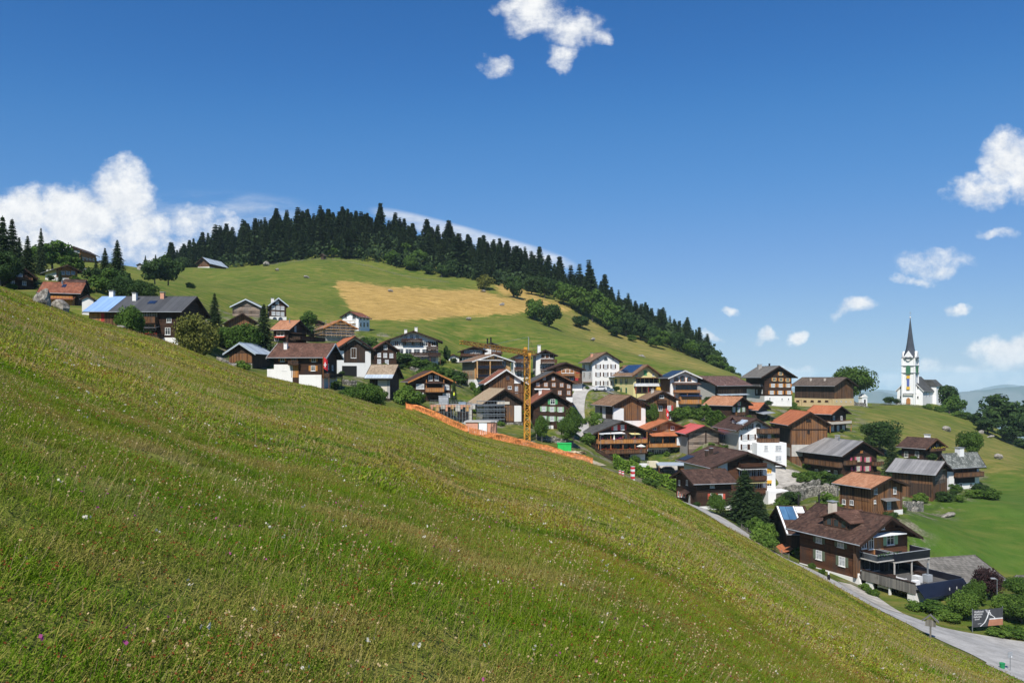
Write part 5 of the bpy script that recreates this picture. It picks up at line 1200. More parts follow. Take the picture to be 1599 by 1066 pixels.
h.panel(-1, .05, .95, .1, .95, SOLARD); h.patch('S', 1031, 590, 1046, 612, BRV); h.wins('F', [(1056, 592, 1.5, 1.5), (1066, 591, 1.7, 1.9), (1076, 592, 1.5, 1.5)], style='arch', fr=TRIMO); h.slab('F', 1049, 1092, 597, 2.2, R_BD, .15, .5, 'pent_roof'); h.row('F', 1060, 605.5, 1085, 605.5, 4, w=1.7, h=1.8, fr=FRB); h.bal('F', 1051, 1091, 608.5, 613, 1.8, ORH, 3, rail=TRIMO)
h.slab('F', 1060, 1092, 614, 3.0, SOLAR, .1, .8, 'solar_canopy'); h.box('F', 1059, 619, 1092, 630, 0, 2.2, ORV, 'shed_wall')
h = BASE('barn', 'long old barn with a patched rusty roof and grey plaster gable', 'barn', 1120, 624, 602, 262, 1074, 1166, 'L', 587, ('R', 17), DKH, R_RU, ov=(1.3, 2.0))
h.patch('F', 1074, 596, 1117, 624, GREYP, 'plaster_wall'); h.patch('E', 1121, 608, 1160, 614, BRV); h.slab('E', 1119, 1164, 614.5, 1.6, R_SV, .12, .35, 'pent_roof'); h.wins('E', [(1128, 619), (1142, 619), (1155, 619)], w=.9, h=.8)
h = BASE('barn', 'tan roofed barn house with white walls around a brown plank gable, below the road', 'barn', 958, 659, 633.5, 222, 929, 1008, 'R', 617, ('L', 13), WHITE, R_TN, ov=(1.0, 1.0))
h.bh = 0
h.patch('F', 974, 617, 1001, 656, RDV); h.patch('F', 959, 616, 1008, 636.5, RDV, 'gable_boards', .055); h.patch('S', 946, 634, 956.5, 658, DKV); h.patch('S', 930, 634, 937, 658, GREYP, 'wall_panel'); h.patch('S', 937.5, 634, 940, 658, DKV, 'plank_strip')
h = BASE('chalet', 'reddish brown chalet with red shutters and striped tan roof right of the plank gabled barn', 'chalet', 1013, 657, 624, 238, 1000, 1056, 'R', 610, ('L', 12), RDV, R_TN, ov=(1.0, 1.0))
h.bal('F', 1026, 1040, 624, 629, 1.2, DKH); h.wins('F', [(1031, 637, 1.2, 1.5)]); h.wins('F', [(1045, 637, 1.1, 1.6)], sh=SHR, glass=GLASSL); h.wins('F', [(1047, 651, 1.1, 1.5)], sh=SHRO); h.wins('F', [(1033, 619, 1.4, 1)]); h.chim(.6, -.35, .9, .8, CONC)
h = BASE('house', 'dark house with mint green shutters and orange tiled roof behind a tall hedge', 'house', 1142, 655, 633, 238, 1103, 1169, 'R', 619, ('R', 9.5), DKH, R_OP, ov=(.9, 1.0))
h.row('F', 1146, 639, 1161, 639.5, 3, w=.9, h=1.4, sh=SHGP, shw=.45, glass=GLASSL); h.wins('F', [(1154, 630, 1.2, 1.0)], sh=SHG, shw=.4); h.bal('F', 1148, 1160, 643, 648, 1.0, BRV); h.row('F', 1148, 651, 1161, 651, 3, w=.9, h=1.1, sh=SHGP, shw=.35)
h = BASE('shed', 'open timber shed with bright orange roof below the big house with orange shutters', 'shed', 1181, 653, 640, 245, 1165, 1198, 'R', 628.5, ('R', 11), DKV, R_OR, ov=(.9, .9))
h.slab('F', 1180, 1199, 642, 2.5, TRIMG, .15, .6, 'lean_to_roof')
h = BASE('house', 'large dark log house on white base with rows of orange shutters and grey roof', 'house', 1194, 632, 589, 275, 1165, 1236, 'R', 571, ('L', 17), DKH, R_GL, ov=(1.7, 1.2), basem=WHITE, baseh=618)
h.row('F', 1207, 601.5, 1231, 601.5, 3, w=1.3, h=1.2, glass=GLASSL, sh=SHO, shw=.55); h.row('F', 1205, 612.5, 1232, 612.5, 3, w=1.3, h=1.2, glass=GLASSL, sh=SHO, shw=.55); h.row('F', 1209, 592, 1230, 593, 3, w=1.1, h=1.1, fr=FRY, sh=SHO, shw=.4); h.wins('F', [(1219, 583)], w=1.1, h=1.1, fr=FRY, sh=SHO, shw=.4); h.chim(.75, -.3, 1.4, 1.3, GREYP); h.pipe(.45, .02, .9, .3, DRK)
h.patch('S', 1165, 607, 1179, 624, WHITE, 'wall_panel', .08); h.row('S', 1182, 611, 1190, 611, 2, w=1.0, h=1.4, glass=GLASSL); h.bal('S', 1166, 1192, 599, 603, 1.3, GYV); h.wins('F', [(1221, 623), (1231, 623), (1202, 622)], w=.5, h=.7)
h.chim(.15, .0, .01, .01) if False else None
h = BASE('barn', 'long brown roofed barn on a tan plastered base, beside the big round tree', 'barn', 1302, 634, 602.5, 290, 1241, 1333, 'R', 589, ('R', 12), DKV, R_GB, ov=(1.2, 1.2), basem=TAN, baseh=622.5)
h.row('S', 1246, 626, 1291, 626, 5, w=1.3, h=.6, fr=FRB, glass=DRK); h.door('S', 1250, 629, 1.1, 2.0, DKV); h.door('S', 1297, 627, 1.2, 1.6, RDV); h.row('F', 1306, 626, 1328, 627, 4, w=.6, h=.5, glass=DRK); h.patch('F', 1303, 594, 1331, 622, BRV)
for ax in (.36, .72): h.chim(ax, -.45, .7, .55, BEIGEP)
# front rows right of the crane
h = BASE('chalet', 'dark chalet with grey slate roof and two long balconies full of red and pink flowers', 'chalet', 930, 722, 676, 212, 900, 1008, 'R', 656.5, ('L', 15), DKH, R_GR, ov=(1.2, 1.4))
h.bh = 0
h.wins('F', [(961, 667), (972, 667)], w=1.0, h=1.4, sh=SHR, shw=.6, glass=GLASSL)
h.bal('F', 931, 1007, 684, 691.5, 1.7, ORV, 5, FLP, postm=TRIMO, postup=1.7); h.bal('F', 931, 1007, 700, 707, 1.7, BRV, 5, FLR, postm=TRIMO, postup=1.9, rail=TRIMO)
h.row('F', 938, 682, 1000, 682, 6, w=1.7, h=1.7, fr=FRB); h.row('F', 938, 697, 1000, 697, 6, w=1.6, h=1.7, fr=FRB); h.slab('F', 932, 972, 674.5, 2.0, METALW, .08, .25); h.slab('F', 982, 996, 675.5, 1.9, YELLOW, .08, .25)
h.patch('F', 931, 710, 960, 722, DRK, 'garage_shade_panel'); h.patch('F', 984, 709, 1007, 722, WHITE, 'wall_panel'); h.door('F', 978, 715, 1.1, 2.2, RDV)  # the garage has no depth, its shade is a near-black sheet
h.wins('S', [(922, 683), (903, 681), (909, 681)], w=.9, h=1.4); h.patch('S', 900, 690, 914, 702, WHITE, 'wall_panel'); h.wins('S', [(916, 694)], w=1.2, h=1.9); h.chim(.5, -.42, .9, .8, CREAM); h.chim(.78, -.62, .7, .8, CREAM)
h.slab('S', 900, 930, 702, 2.6, R_SV, .1, .5, 'pent_roof')
h = BASE('chalet', 'chalet with orange tiled roof and pent roof, orange balcony and white ground floor', 'chalet', 1010, 711, 671, 218, 978, 1071, 'R', 655.5, ('L', 15), ORH, R_OR, ov=(1.1, 1.4), basem=WHITE, baseh=697, trim=TRIMB)
h.slab('F', 1009, 1073, 674.5, 2.4, R_OR, .12, .8, 'pent_roof'); h.bal('F', 1010, 1072, 690.5, 697, 1.9, ORV, 4, postm=TRIMO, postup=1.7); h.row('F', 1018, 687, 1062, 687, 5, w=1.9, h=1.7, fr=FRB); h.row('F', 1014, 705, 1058, 705, 5, w=1.3, h=1.2, glass=GLASS, sh=SHB, shw=.3); h.patch('F', 1030, 662, 1042, 671, LTW, 'light_panel'); h.row('F', 1022, 668, 1050, 668, 2, w=1.1, h=1.1); h.panel(-1, .45, .55, .5, .7, SOLAR, 'skylight')
h.box('F', 1052, 681, 1058, 694, 1.95, 2.0, METALW, 'hanging_towel')
h = BASE('barn', 'open log barn with a pinkish red metal roof right of the orange roofed chalet', 'barn', 1074, 710, 677, 212, 1056, 1123, 'R', 664, ('L', 10), LOGG, R_PK, ov=(1.0, 1.1))
h.corners(); h.box('F', 1101, 672, 1103, 710, .03, .15, TRIM, 'post'); h.patch('S', 1062, 680, 1074, 712, GREYP, 'plaster_wall')
h = BASE('house', 'big white house with brown roof, dormer and brown shutters, above the L shaped white annexe', 'house', 1154, 724, 671.5, 205, 1121, 1204, 'R', 652.5, ('L', 15), WHITE2, R_BD, ov=(1.2, 1.3))
h.bh = 0
h.patch('S', 1121, 673, 1153, 712, BEIGEP, 'shade_cream_wall', .03); h.row('F', 1163, 682.5, 1174, 682, 2, w=1.3, h=1.4, sh=SHB, shw=.45, glass=GLASSL); h.row('F', 1163, 697.5, 1175, 697.5, 2, w=1.3, h=1.4, sh=SHB, shw=.45, glass=GLASSL); h.wins('F', [(1187, 697.5)], w=1.0, h=1.4, glass=GLASSL); h.wins('F', [(1163, 667), (1171, 665)], w=1.1, h=1.4, sh=SHB, shw=.35); h.wins('F', [(1184, 664, 1.8, 1.2)], style='arch')  # left side overlaid in beige, painting its shade beside the white front
h.wins('S', [(1130, 681), (1131, 697)], w=1.1, h=1.5, sh=SHB, shw=.4, glass=GLASSL)
h.bal('F', 1181, 1211, 668, 675.5, 2.4, BRV, 3, postup=.1); h.bal('F', 1181, 1211, 683, 689.5, 2.4, BRV, 0); h.wins('F', [(1192, 680, 2.4, 1.8)])
h.box('F', 1174, 690, 1219.5, 726, .02, 3.2, WHITE2, 'annexe'); 
m = MB(); f_, hf, rz = h.face('F')
for (px_, py_, w_, h_) in ((1187, 697.5, 1.0, 1.4), (1206, 697.5, 1.6, 1.4), (1206, 713.5, 1.6, 1.4)):
    a_, z_ = h.sz('F', px_ - 2, py_); fm, pm = win_mesh(w_, h_, FRW, GLASSL, 'std'); o = link('window', fm, h.root, f_(a_ + .5, z_ - h_ / 2, 3.2), rz); link('pane', pm, o)
# dormer on its roof
def dormer(h, side, along, u, w, hh, wallm, roofm, winm=GLASS, ov=.35, depth=3.2, fr=FRW, nwin=2):
    w2, l2 = h.w / 2, h.l / 2; y = -l2 + along * h.l; X = (w2 + h.ov[0]) * (1 - u); zf = h.hr - h.slope * X
    mb = MB(); f = lambda s_, z, d: (side * (X + d), s_ * side + y, z)
    mb.prism([(-w / 2, zf - .5), (w / 2, zf - .5), (w / 2, zf + hh * .55), (0, zf + hh), (-w / 2, zf + hh * .55)], f, -depth, 0); d0 = mb.build('dormer', wallm, h.roof)
    rb = MB(); s2 = (hh * .45) / (w / 2); xx = w / 2 + ov; zt = zf + hh + .02; ze = zt - s2 * xx
    for sg in (-1, 1): rb.hexa([f(0, zt, ov), f(sg * xx, ze, ov), f(sg * xx, ze, -depth), f(0, zt, -depth), f(0, zt + .14, ov), f(sg * xx, ze + .14, ov), f(sg * xx, ze + .14, -depth), f(0, zt + .14, -depth)])
    rb.build('dormer_roof', roofm, d0)
    for i in range(nwin):
        q = (i - (nwin - 1) / 2) * w * .8 / nwin; wb = MB(); wb.fbox(f, q - w * .3 / nwin, q + w * .3 / nwin, zf + .15, zf + hh * .6, 0, .05, 0); wb.fbox(f, q - w * .24 / nwin, q + w * .24 / nwin, zf + .25, zf + hh * .55, .051, .07, 1); wb.build('window', [fr, winm], d0)
dormer(h, -1, .42, .42, 3.4, 1.6, BRH, R_BD, GLASSL)
h.panel(-1, .12, .34, .42, .72, R_SV, 'dormer_skylight', .3)
h = BASE('barn', 'reddish plank barn with bright orange roof, right of the big white house', 'barn', 1235, 709, 663.5, 215, 1209, 1292, 'R', 642.5, ('L', 13), RDV, R_OR, ov=(1.1, 1.0), rake=TRIM)
h.bh = 0
h.patch('F', 1236, 694, 1292, 712, CONC, 'stone_base', .1); h.patch('S', 1209, 693, 1234, 712, GREYP, 'stone_base', .1); h.patch('S', 1209, 665, 1234, 692, DKV); h.wins('F', [(1262.5, 656, 1.3, .8)], fr=TRIM, glass=DRK); h.wins('F', [(1262.5, 673, .7, 1.1)], fr=TRIM, glass=DRK); h.patch('F', 1236, 669.5, 1291, 671, TRIM, 'beam', .12); h.wins('F', [(1250, 700, 1.2, .6)], glass=DRK)  # left boards and base darker than the front: side shade put into colour
h = BASE('chalet', 'small chalet with orange tiled roof and cream balcony behind the reddish plank barn', 'chalet', 1296, 673, 646.5, 240, 1263, 1321, 'R', 633.5, ('R', 9), DKH, R_OR, ov=(1.0, 1.2))
h.bal('F', 1290, 1323, 656.5, 661.5, 1.5, BEIGEP, 2, rail=TRIMO); h.row('F', 1300, 668, 1317, 668, 3, w=1.3, h=1.7, glass=GLASSL); h.row('F', 1302, 652, 1314, 652, 2, w=1.0, h=1.2)
h = BASE('house', 'big brown roofed white house with balconies and yellow blinds behind the tall spruce', 'house', 1114, 788, 729, 168, 1068, 1211, 'R', 704.5, ('L', 14), WHITE, R_BD, ov=(1.4, 1.4))
h.bh = 0
h.patch('F', 1136, 706, 1191, 788, BRH, 'timber_front', .04); h.bal('F', 1152, 1192, 722, 728, 1.5, BRH); h.bal('F', 1152, 1192, 742, 749, 1.5, BRH, 3); h.bal('F', 1152, 1192, 761, 769, 1.5, BRH, 3); h.row('F', 1158, 737, 1186, 737, 4, w=1.2, h=1.9); h.row('F', 1158, 757, 1186, 757, 4, w=1.2, h=1.9)
h.wins('F', [(1201, 735)], w=1.2, h=1.2, blind=SHY, glass=SHY); h.wins('F', [(1201, 754)], w=1.2, h=1.3, blind=SHY); h.slab('F', 1150, 1192, 729.5, 1.5, TRIMW, .08, .2); h.slab('F', 1152, 1192, 751, 1.4, YELLOW, .08, .15); h.wins('S', [(1075, 738), (1095, 738)], w=1.2, h=1); h.wins('F', [(1122, 733)], w=1.4, h=1.0, glass=SHY)
h.box('F', 1190, 764, 1221, 792, .03, 2.4, WHITE2, 'annexe'); h.panel(-1, .5, .55, .62, .75, DRK, 'skylight'); h.chim(.62, -.45, 1.0, .6, DKV); h.chim(.6, -.62, 1.0, .6, DKV); h.panel(-1, .78, .98, .06, .34, SOLARD)
m = MB()
h = BASE('house', 'dark brown house with coral red shutters and brown roof, left of the tall spruce', 'house', 1088, 794, 754.5, 153, 1056, 1142, 'L', 733, ('L', 9.5), DKH, R_BD, ov=(.9, 1.1), rake=TRIM)
h.bh = 0
h.patch('E', 1088, 790.5, 1142, 797, WHITE, 'stone_base', .1); h.patch('F', 1056, 779, 1086, 800, WHITE, 'stone_base', .1); h.wins('E', [(1112, 758, .9, .8)], glass=GLASSL); h.wins('E', [(1112.5, 774.5), (1125, 775)], w=.95, h=1.1, sh=SHRO, glass=GLASSL); h.patch('E', 1088, 763.5, 1142, 764.7, TRIM, 'beam', .1)
h.wins('F', [(1061, 753), (1073, 753)], w=.8, h=1.0, sh=SHB); h.row('F', 1060, 771, 1069, 772, 3, w=.7, h=1.0, sh=SHRO, shw=.35); h.slab('F', 1069, 1079, 765, 1.2, R_BD, .1, .6, 'porch_roof'); h.door('F', 1077, 780, 1.0, 2.0, GLASSL)
h = BASE('house', 'dark log house with pink shutters under a long grey metal roof', 'house', 1315, 752, 711, 202, 1253, 1369, 'R', 688, ('R', 12), DKH, R_MT, ov=(1.2, 1.2), rake=TRIM)
h.row('F', 1340, 716.5, 1355, 717, 2, w=1.2, h=1.2, fr=FRY, glass=GLASSL, sh=SHP, shw=.55); h.row('F', 1340, 731, 1354, 731, 2, w=1.2, h=1.2, fr=FRY, glass=GLASSL, sh=SHP, shw=.55); h.wins('F', [(1329, 716), (1330, 731)], w=.6, h=.9, fr=SHP, glass=SHP); h.wins('F', [(1345, 705)], w=1.0, h=.8, glass=SHO, fr=FRB)
h.bal('S', 1262, 1316, 718, 726, 1.4, BRV); h.bal('F', 1316, 1334, 718, 725, 1.0, BRV); h.bal('F', 1361, 1376, 720, 726, 1.0, BRV); h.bal('F', 1316, 1369, 737, 742, 1.2, DKV); h.row('S', 1275, 735, 1305, 737, 3, w=1.0, h=1.0); h.chim(.58, .1, 1.0, .9, GREYP); h.pipe(.45, -.1, .8, .2)
h = BASE('shed', 'small orange roof peeping out between the grey metal roof and the dark conifer', 'shed', 1372, 712, 704, 222, 1364, 1381, 'R', 700, ('L', 7), DKV, R_OR, ov=(.4, .4), purl=False)
h = BASE('chalet', 'brown roofed chalet with yellow flowers on its balcony, near the lone oval tree', 'chalet', 1442, 720, 700, 222, 1408, 1471, 'R', 684, ('R', 10.5), DKH, R_BD, ov=(1.0, 1.2), trim=TRIMB)
h.bal('F', 1449, 1470, 698, 703, 1.2, BRV, 0, flat('yellow_flowers', (.6, .5, .05), var=.4, scale=9)); h.row('F', 1451, 696, 1464, 696, 2, w=1.3, h=1.3); h.chim(.3, .12, 1.0, 1.2, WHITE2); h.patch('F', 1448, 689, 1450, 700, WHITE, 'post'); h.row('S', 1415, 709, 1432, 709, 2, w=1.1, h=1.6)
h = BASE('house', 'white walled house under a lichen grey stone slab roof, right edge of village', 'house', 1482, 763, 730, 192, 1467, 1529, 'L', 708, ('R', 10), WHITE, R_STN, ov=(1.1, 1.0))
h.patch('E', 1489, 727, 1525, 738, DKV, 'upper_boards'); h.bal('E', 1489, 1529, 736, 743, 1.4, BRV, 0); h.patch('E', 1490, 744, 1522, 753, DRK, 'recess_panel'); h.row('E', 1500, 757, 1516, 757, 2, w=1.0, h=1.0); h.chim(.5, .02, 1.1, 1.4, WHITE2)  # below the balcony a near-black sheet stands for shade
h = BASE('barn', 'grey metal roofed plank barn beside the white house with the stone slab roof', 'barn', 1456, 777, 740, 168, 1393, 1479, 'R', 720, ('R', 9), BRV, R_MT, ov=(1.0, 1.0))
h.patch('S', 1421, 753, 1455, 776, DKV, 'dark_boards'); h.patch('F', 1460, 735, 1476, 752, LOGG, 'open_gable')
h = BASE('barn', 'rust brown plank barn with orange beige roof, just above the big balcony house', 'barn', 1359, 804, 761, 146, 1311, 1409, 'R', 744, ('R', 8.5), RDV, R_OP, ov=(1.0, 1.0), basem=WHITE, baseh=800)
h.wins('F', [(1367, 766), (1397, 765.5)], w=.8, h=1.2); h.slab('F', 1375, 1397, 777, 1.2, R_MT, .12, .3, 'porch_roof'); h.door('F', 1388, 790, 1.2, 2.0, GLASSL); h.wins('F', [(1366, 783)], w=.5, h=.6); h.patch('S', 1322, 759, 1357, 783, BRV); h.row('S', 1318, 783, 1330, 784, 2, w=.8, h=.9); h.patch('F', 1359, 799, 1395, 803, RDV, 'lower_boards', .1)
# ---------------- the big balcony house at lower right
h = BASE('house', 'big dark timber house with cross dormer and solar clad balcony, nearest the camera', 'house', 1338, 912, 846, 112, 1249, 1417, 'R', 804, 25, BRH, R_BD, ov=(1.2, 1.6), trim=TRIM, rake=TRIM)
MAIN = h; h.bh = 0
h.patch('S', 1249, 878, 1337, 915, WHITE, 'stone_base', .12)
h.wins('S', [(1279, 840), (1313, 847)], w=1.15, h=1.35, sh=SHGG, shw=.5, glass=GLASSL); h.wins('S', [(1279, 866), (1315, 876)], w=1.15, h=1.35, sh=SHGG, shw=.5, glass=GLASSL)
dormer(h, -1, .42, .34, 5.0, 2.2, DKV, R_BR, GLASS, .5, 5.0, FRB, 3); h.chim(.72, -.30, 1.6, .9, BEIGEP)
h.wins('F', [(1369, 823), (1378, 821)], w=.75, h=.9); h.slab('F', 1352, 1404, 831, 1.3, METALW, .1, .15)
h.row('F', 1349, 845, 1360, 846, 2, w=1.0, h=2.0); h.wins('F', [(1390, 842, 1.5, 1.5)], sh=SHGP); h.patch('F', 1364, 838, 1379, 864, ORH, 'orange_boards'); h.box('F', 1333.5, 846, 1341, 900, -.1, .25, BRV, 'corner_post')
h.bal('F', 1340, 1372, 858, 867, 3.2, GLASS, 0, FLG, rail=TRIMG, slab=CONC); h.bal('F', 1366, 1420, 853, 866, 3.4, SOLARD, 3, rail=TRIMG, slab=CONC, postm=CONC)
h.patch('F', 1342, 868, 1408, 890, DRK, 'glazing_and_shade'); h.row('F', 1350, 878, 1395, 884, 4, w=2.0, h=2.0, fr=TRIMG)  # near-black sheet holds dark glazing and painted shade under the balcony
CPT = h
print('MAIN dims', h.dims, h.a, h.he, h.hr)
h = BASE('shed', 'dark gabled house with glass collectors and white trimmed roof behind the big balcony house', 'house', 1236, 868, 832, 126, 1209, 1262, 'L', 790, ('L', 10), DKV, R_BD, ov=(.8, 1.0), rake=TRIM)
h.panel(1, .0, .06, 0, 1, METALW, 'white_roof_edge'); h.panel(1, .08, .55, .5, .97, SOLARL, 'solar_collector'); h.panel(1, .57, .62, .5, 1, METALW, 'white_roof_strip'); h.panel(1, .64, .9, .75, .97, METALW, 'white_roof_panel')
h.slab('F', 1226, 1240, 852, 2.0, R_OR, .1, .6, 'porch_roof')
h = BASE('shed', 'low shed with a broad pale grey roof behind the purple leaved shrub', 'shed', 1478, 932, 909, 118, 1442, 1560, 'L', 872, 14, DKV, R_GL, dim=(None, 10.5), ov=(.6, .8), rake=TRIM)
h = BASE('shed', 'grey shed roof at the right edge of the picture behind the hedge', 'shed', 1598, 935, 921, 128, 1568, 1650, 'R', 905, ('R', 12), DKV, R_GL, ov=(.8, .8))
h = BASE('barn', 'weathered hay barn with silver metal roof on the hill meadow in front of the forest', 'barn', 327, 419, 412, 455, 309, 353, 'L', 402, ('R', 17), BRV, R_SV, ov=(1.0, 1.2), basem=WHITE, baseh=416.5, rake=TRIM)
h = BASE('shed', 'tiny hunting hut at the edge of the hill forest', 'hut', 505, 404, 399, 476, 501, 509, 'L', 396, ('R', 3), DKV, R_RU, ov=(.5, .5))
for hh in HOUSES:
    if min(hh.dims) < 3 or max(hh.dims) > 26 or hh.he < 2 or hh.slope > .9 or hh.slope < .25: print('CHECK', hh.root['label'][:50], [round(x, 1) for x in hh.dims], hh.a, round(hh.he, 1), round(hh.hr, 1), round(hh.slope, 2))
# ------------------------------------------------------------------ church
def church():
    n0 = len(HOUSES)
    h = House('church', 'white village church with tall dark pointed spire, alone on the right hilltop', 'church', 1441, 631, 610.5, 381, 1401, 1458, 'L', 588, 47.4, WHITE2, R_GR, ov=(.6, .5), purl=False, rake=TRIMW)
    l2 = h.l / 2; w2 = h.w / 2; r = h.root; T = 2.75; y0 = -l2 - 2.2; y1 = y0 + 2 * T; yc = y0 + T
    mb = MB(); mb.box(-T, T, y0, y1, -3, 21.9)
    for z in (14.6, 18.0, 5.2): mb.box(-T - .22, T + .22, y0 - .22, y1 + .22, z, z + .28)
    tw = mb.build('tower', WHITE2, r)
    q = MB()
    for sx in (-1, 1):
        for sy in (y0, y1): q.box(sx * T - .32, sx * T + .32, sy - .32, sy + .32, -3, 21.9)
    q.build('corner_pilaster', GREYP, tw) if False else q.build('corner_pilaster', WHITE2, tw)
    bnd = MB()
    for z in (14.9, 18.3): bnd.box(-T - .5, T + .5, y0 - .5, y1 + .5, z, z + .22)
    bnd.build('cornice', TRIMG, tw)
    f = lambda a, z, d: (a, y0 - d, z); fr = lambda a, z, d: (T + d, yc + a, z); fl = lambda a, z, d: (-T - d, yc - a, z); fb = lambda a, z, d: (-a, y1 + d, z)
    for ff in (f, fr, fl, fb):
        g = MB(); g.prism([(-2.0, 21.9), (2.0, 21.9), (2.0, 22.6), (0, 25.4), (-2.0, 22.6)], ff, -.8, .5); g.build('tower_gable', WHITE2, tw)
        a = MB(); n = 10; a.prism([(-.95, 14.4), (.95, 14.4)] + [(.95 * math.cos(t), 17.6 + .95 * math.sin(t)) for t in np.linspace(0, math.pi, n)], ff, .05, .62 if ff is f or ff is fr else .3); a.build('belfry_louvre', flat('green_louvre', (.05, .16, .08)), tw)
        c = MB(); c.prism([(1.0 * math.cos(t), 21.6 + 1.0 * math.sin(t)) for t in np.linspace(0, 2 * math.pi, 17)[:-1]], ff, .505, .58); cl = c.build('clock_face', flat('clock_white', (.85, .84, .80)), tw)
        k = MB(); k.fbox(ff, -.06, .06, 21.6, 22.4, .585, .62); k.fbox(ff, .061, .55, 21.55, 21.67, .585, .62)
        for i in range(12): t = i * math.pi / 6; k.fbox(ff, .85 * math.cos(t) - .05, .85 * math.cos(t) + .05, 21.6 + .85 * math.sin(t) - .05, 21.6 + .85 * math.sin(t) + .05, .585, .61)
        k.build('clock_hand', TRIM, cl)
    s = MB(); rings = [(21.95, 3.9), (22.8, 3.2), (24.4, 2.5), (26.4, 1.9), (30, 1.35), (36, .65), (41.3, .09)]; V = []
    for z, rr in rings: V += [(rr * math.cos(R(22.5 + 45 * i)) * 1.04, yc + rr * math.sin(R(22.5 + 45 * i)) * 1.04, z) for i in range(8)]
    Fc = [(j * 8 + i, j * 8 + (i + 1) % 8, (j + 1) * 8 + (i + 1) % 8, (j + 1) * 8 + i) for j in range(len(rings) - 1) for i in range(8)]
    s.add(V, Fc); s.build('spire', flat('dark_slate_spire', (.055, .062, .075), .45, .5, var=.3, scale=3), tw)
    b = MB(); b.bar((0, yc, 41), (0, yc, 44.6), .07, 0, 6); b.box(-.5, .5, yc - .06, yc + .06, 43.6, 43.75); b.build('cross', TRIMG, tw)
    o = MB(); n = 8
    for j in range(6):
        for i in range(n):
            pass
    o.bar((0, yc, 41.2), (0, yc, 41.6), .18, 0, 10, .42); o.bar((0, yc, 41.601), (0, yc, 42.0), .42, 0, 10, .15); o.build('finial_ball', TRIMW, tw)
    for sx in (-1, 1):
        for sy in (y0, y1): pn = MB(); pn.bar((sx * T, sy, 21.9), (sx * T, sy, 23.0), .26, 0, 6, .2); pn.bar((sx * T, sy, 23.0), (sx * T, sy, 25.6), .2, 0, 6, .02); pn.build('pinnacle', GREYP, tw)
    d = MB(); d.prism([(-.9, 0), (.9, 0), (.9, 2.4), (0, 3.2), (-.9, 2.4)], f, .05, .3); d.build('door', ORV, tw)
    d = MB(); d.fbox(f, -2.3, 2.3, 4.6, 4.9, .45, .9); d.fbox(f, -2.3, -1.9, 4.2, 4.6, .45, .8); d.fbox(f, 1.9, 2.3, 4.2, 4.6, .45, .8); d.build('door_hood', GREYP, tw)
    for z0, z1, w_, m_ in ((7.0, 8.4, .75, flat('church_banner_yellow', (.75, .45, .04))), (8.41, 12.2, .55, flat('church_banner_blue', (.10, .14, .38))), (12.21, 13.6, .75, flat('church_banner_yellow', (.75, .45, .04)))):
        k = MB(); k.fbox(f, -w_, w_, z0, z1, .46, .52); k.build('hanging_banner', m_, tw)
    for a, z in ((w2 * .62, 7.3), (w2 * .62, 2.6), (-w2 * .72, 7.3), (-w2 * .72, 2.6)):
        fm, pm = win_mesh(.8, 1.3, FRW, GLASS, 'plain'); o2 = link('window', fm, r, (a, -l2 - .02, z), 0); link('pane', pm, o2)
    e = MB(); e.box(-w2 * .2, w2 + 1.6, l2 - 1.5, l2 + 7.5, -3, h.he + 1.6); e.build('choir', WHITE2, r)
    e = MB(); xa, xb = -w2 * .2 - .4, w2 + 2.1; zz = h.he + 1.62; e.add([(xa, l2 - 2, zz), (xb, l2 - 2, zz), (xb, l2 + 8, zz), (xa, l2 + 8, zz), (xa + 2.5, l2 - 2, zz + 3.2), (xb - 2.6, l2 - 2, zz + 3.2), (xb - 2.6, l2 + 6, zz + 3.2), (xa + 2.5, l2 + 6, zz + 3.2)], [(0, 1, 5, 4), (1, 2, 6, 5), (2, 3, 7, 6), (3, 0, 4, 7), (4, 5, 6, 7), (3, 2, 1, 0)]); e.build('choir_roof', R_GR, r)
    for yy_, z in ((-l2 * .4, 3.5), (l2 * .2, 3.5)):
        fm, pm = win_mesh(1.0, 3.0, FRW, GLASS, 'arch'); o2 = link('window', fm, r, (w2 + .02, yy_, z), math.pi / 2); link('pane', pm, o2)
    for yy_ in (l2 + 1, l2 + 4.5):
        fm, pm = win_mesh(1.0, 3.0, FRW, GLASS, 'arch'); o2 = link('window', fm, r, (w2 + 1.62, yy_, 4.2), math.pi / 2); link('pane', pm, o2)
church()

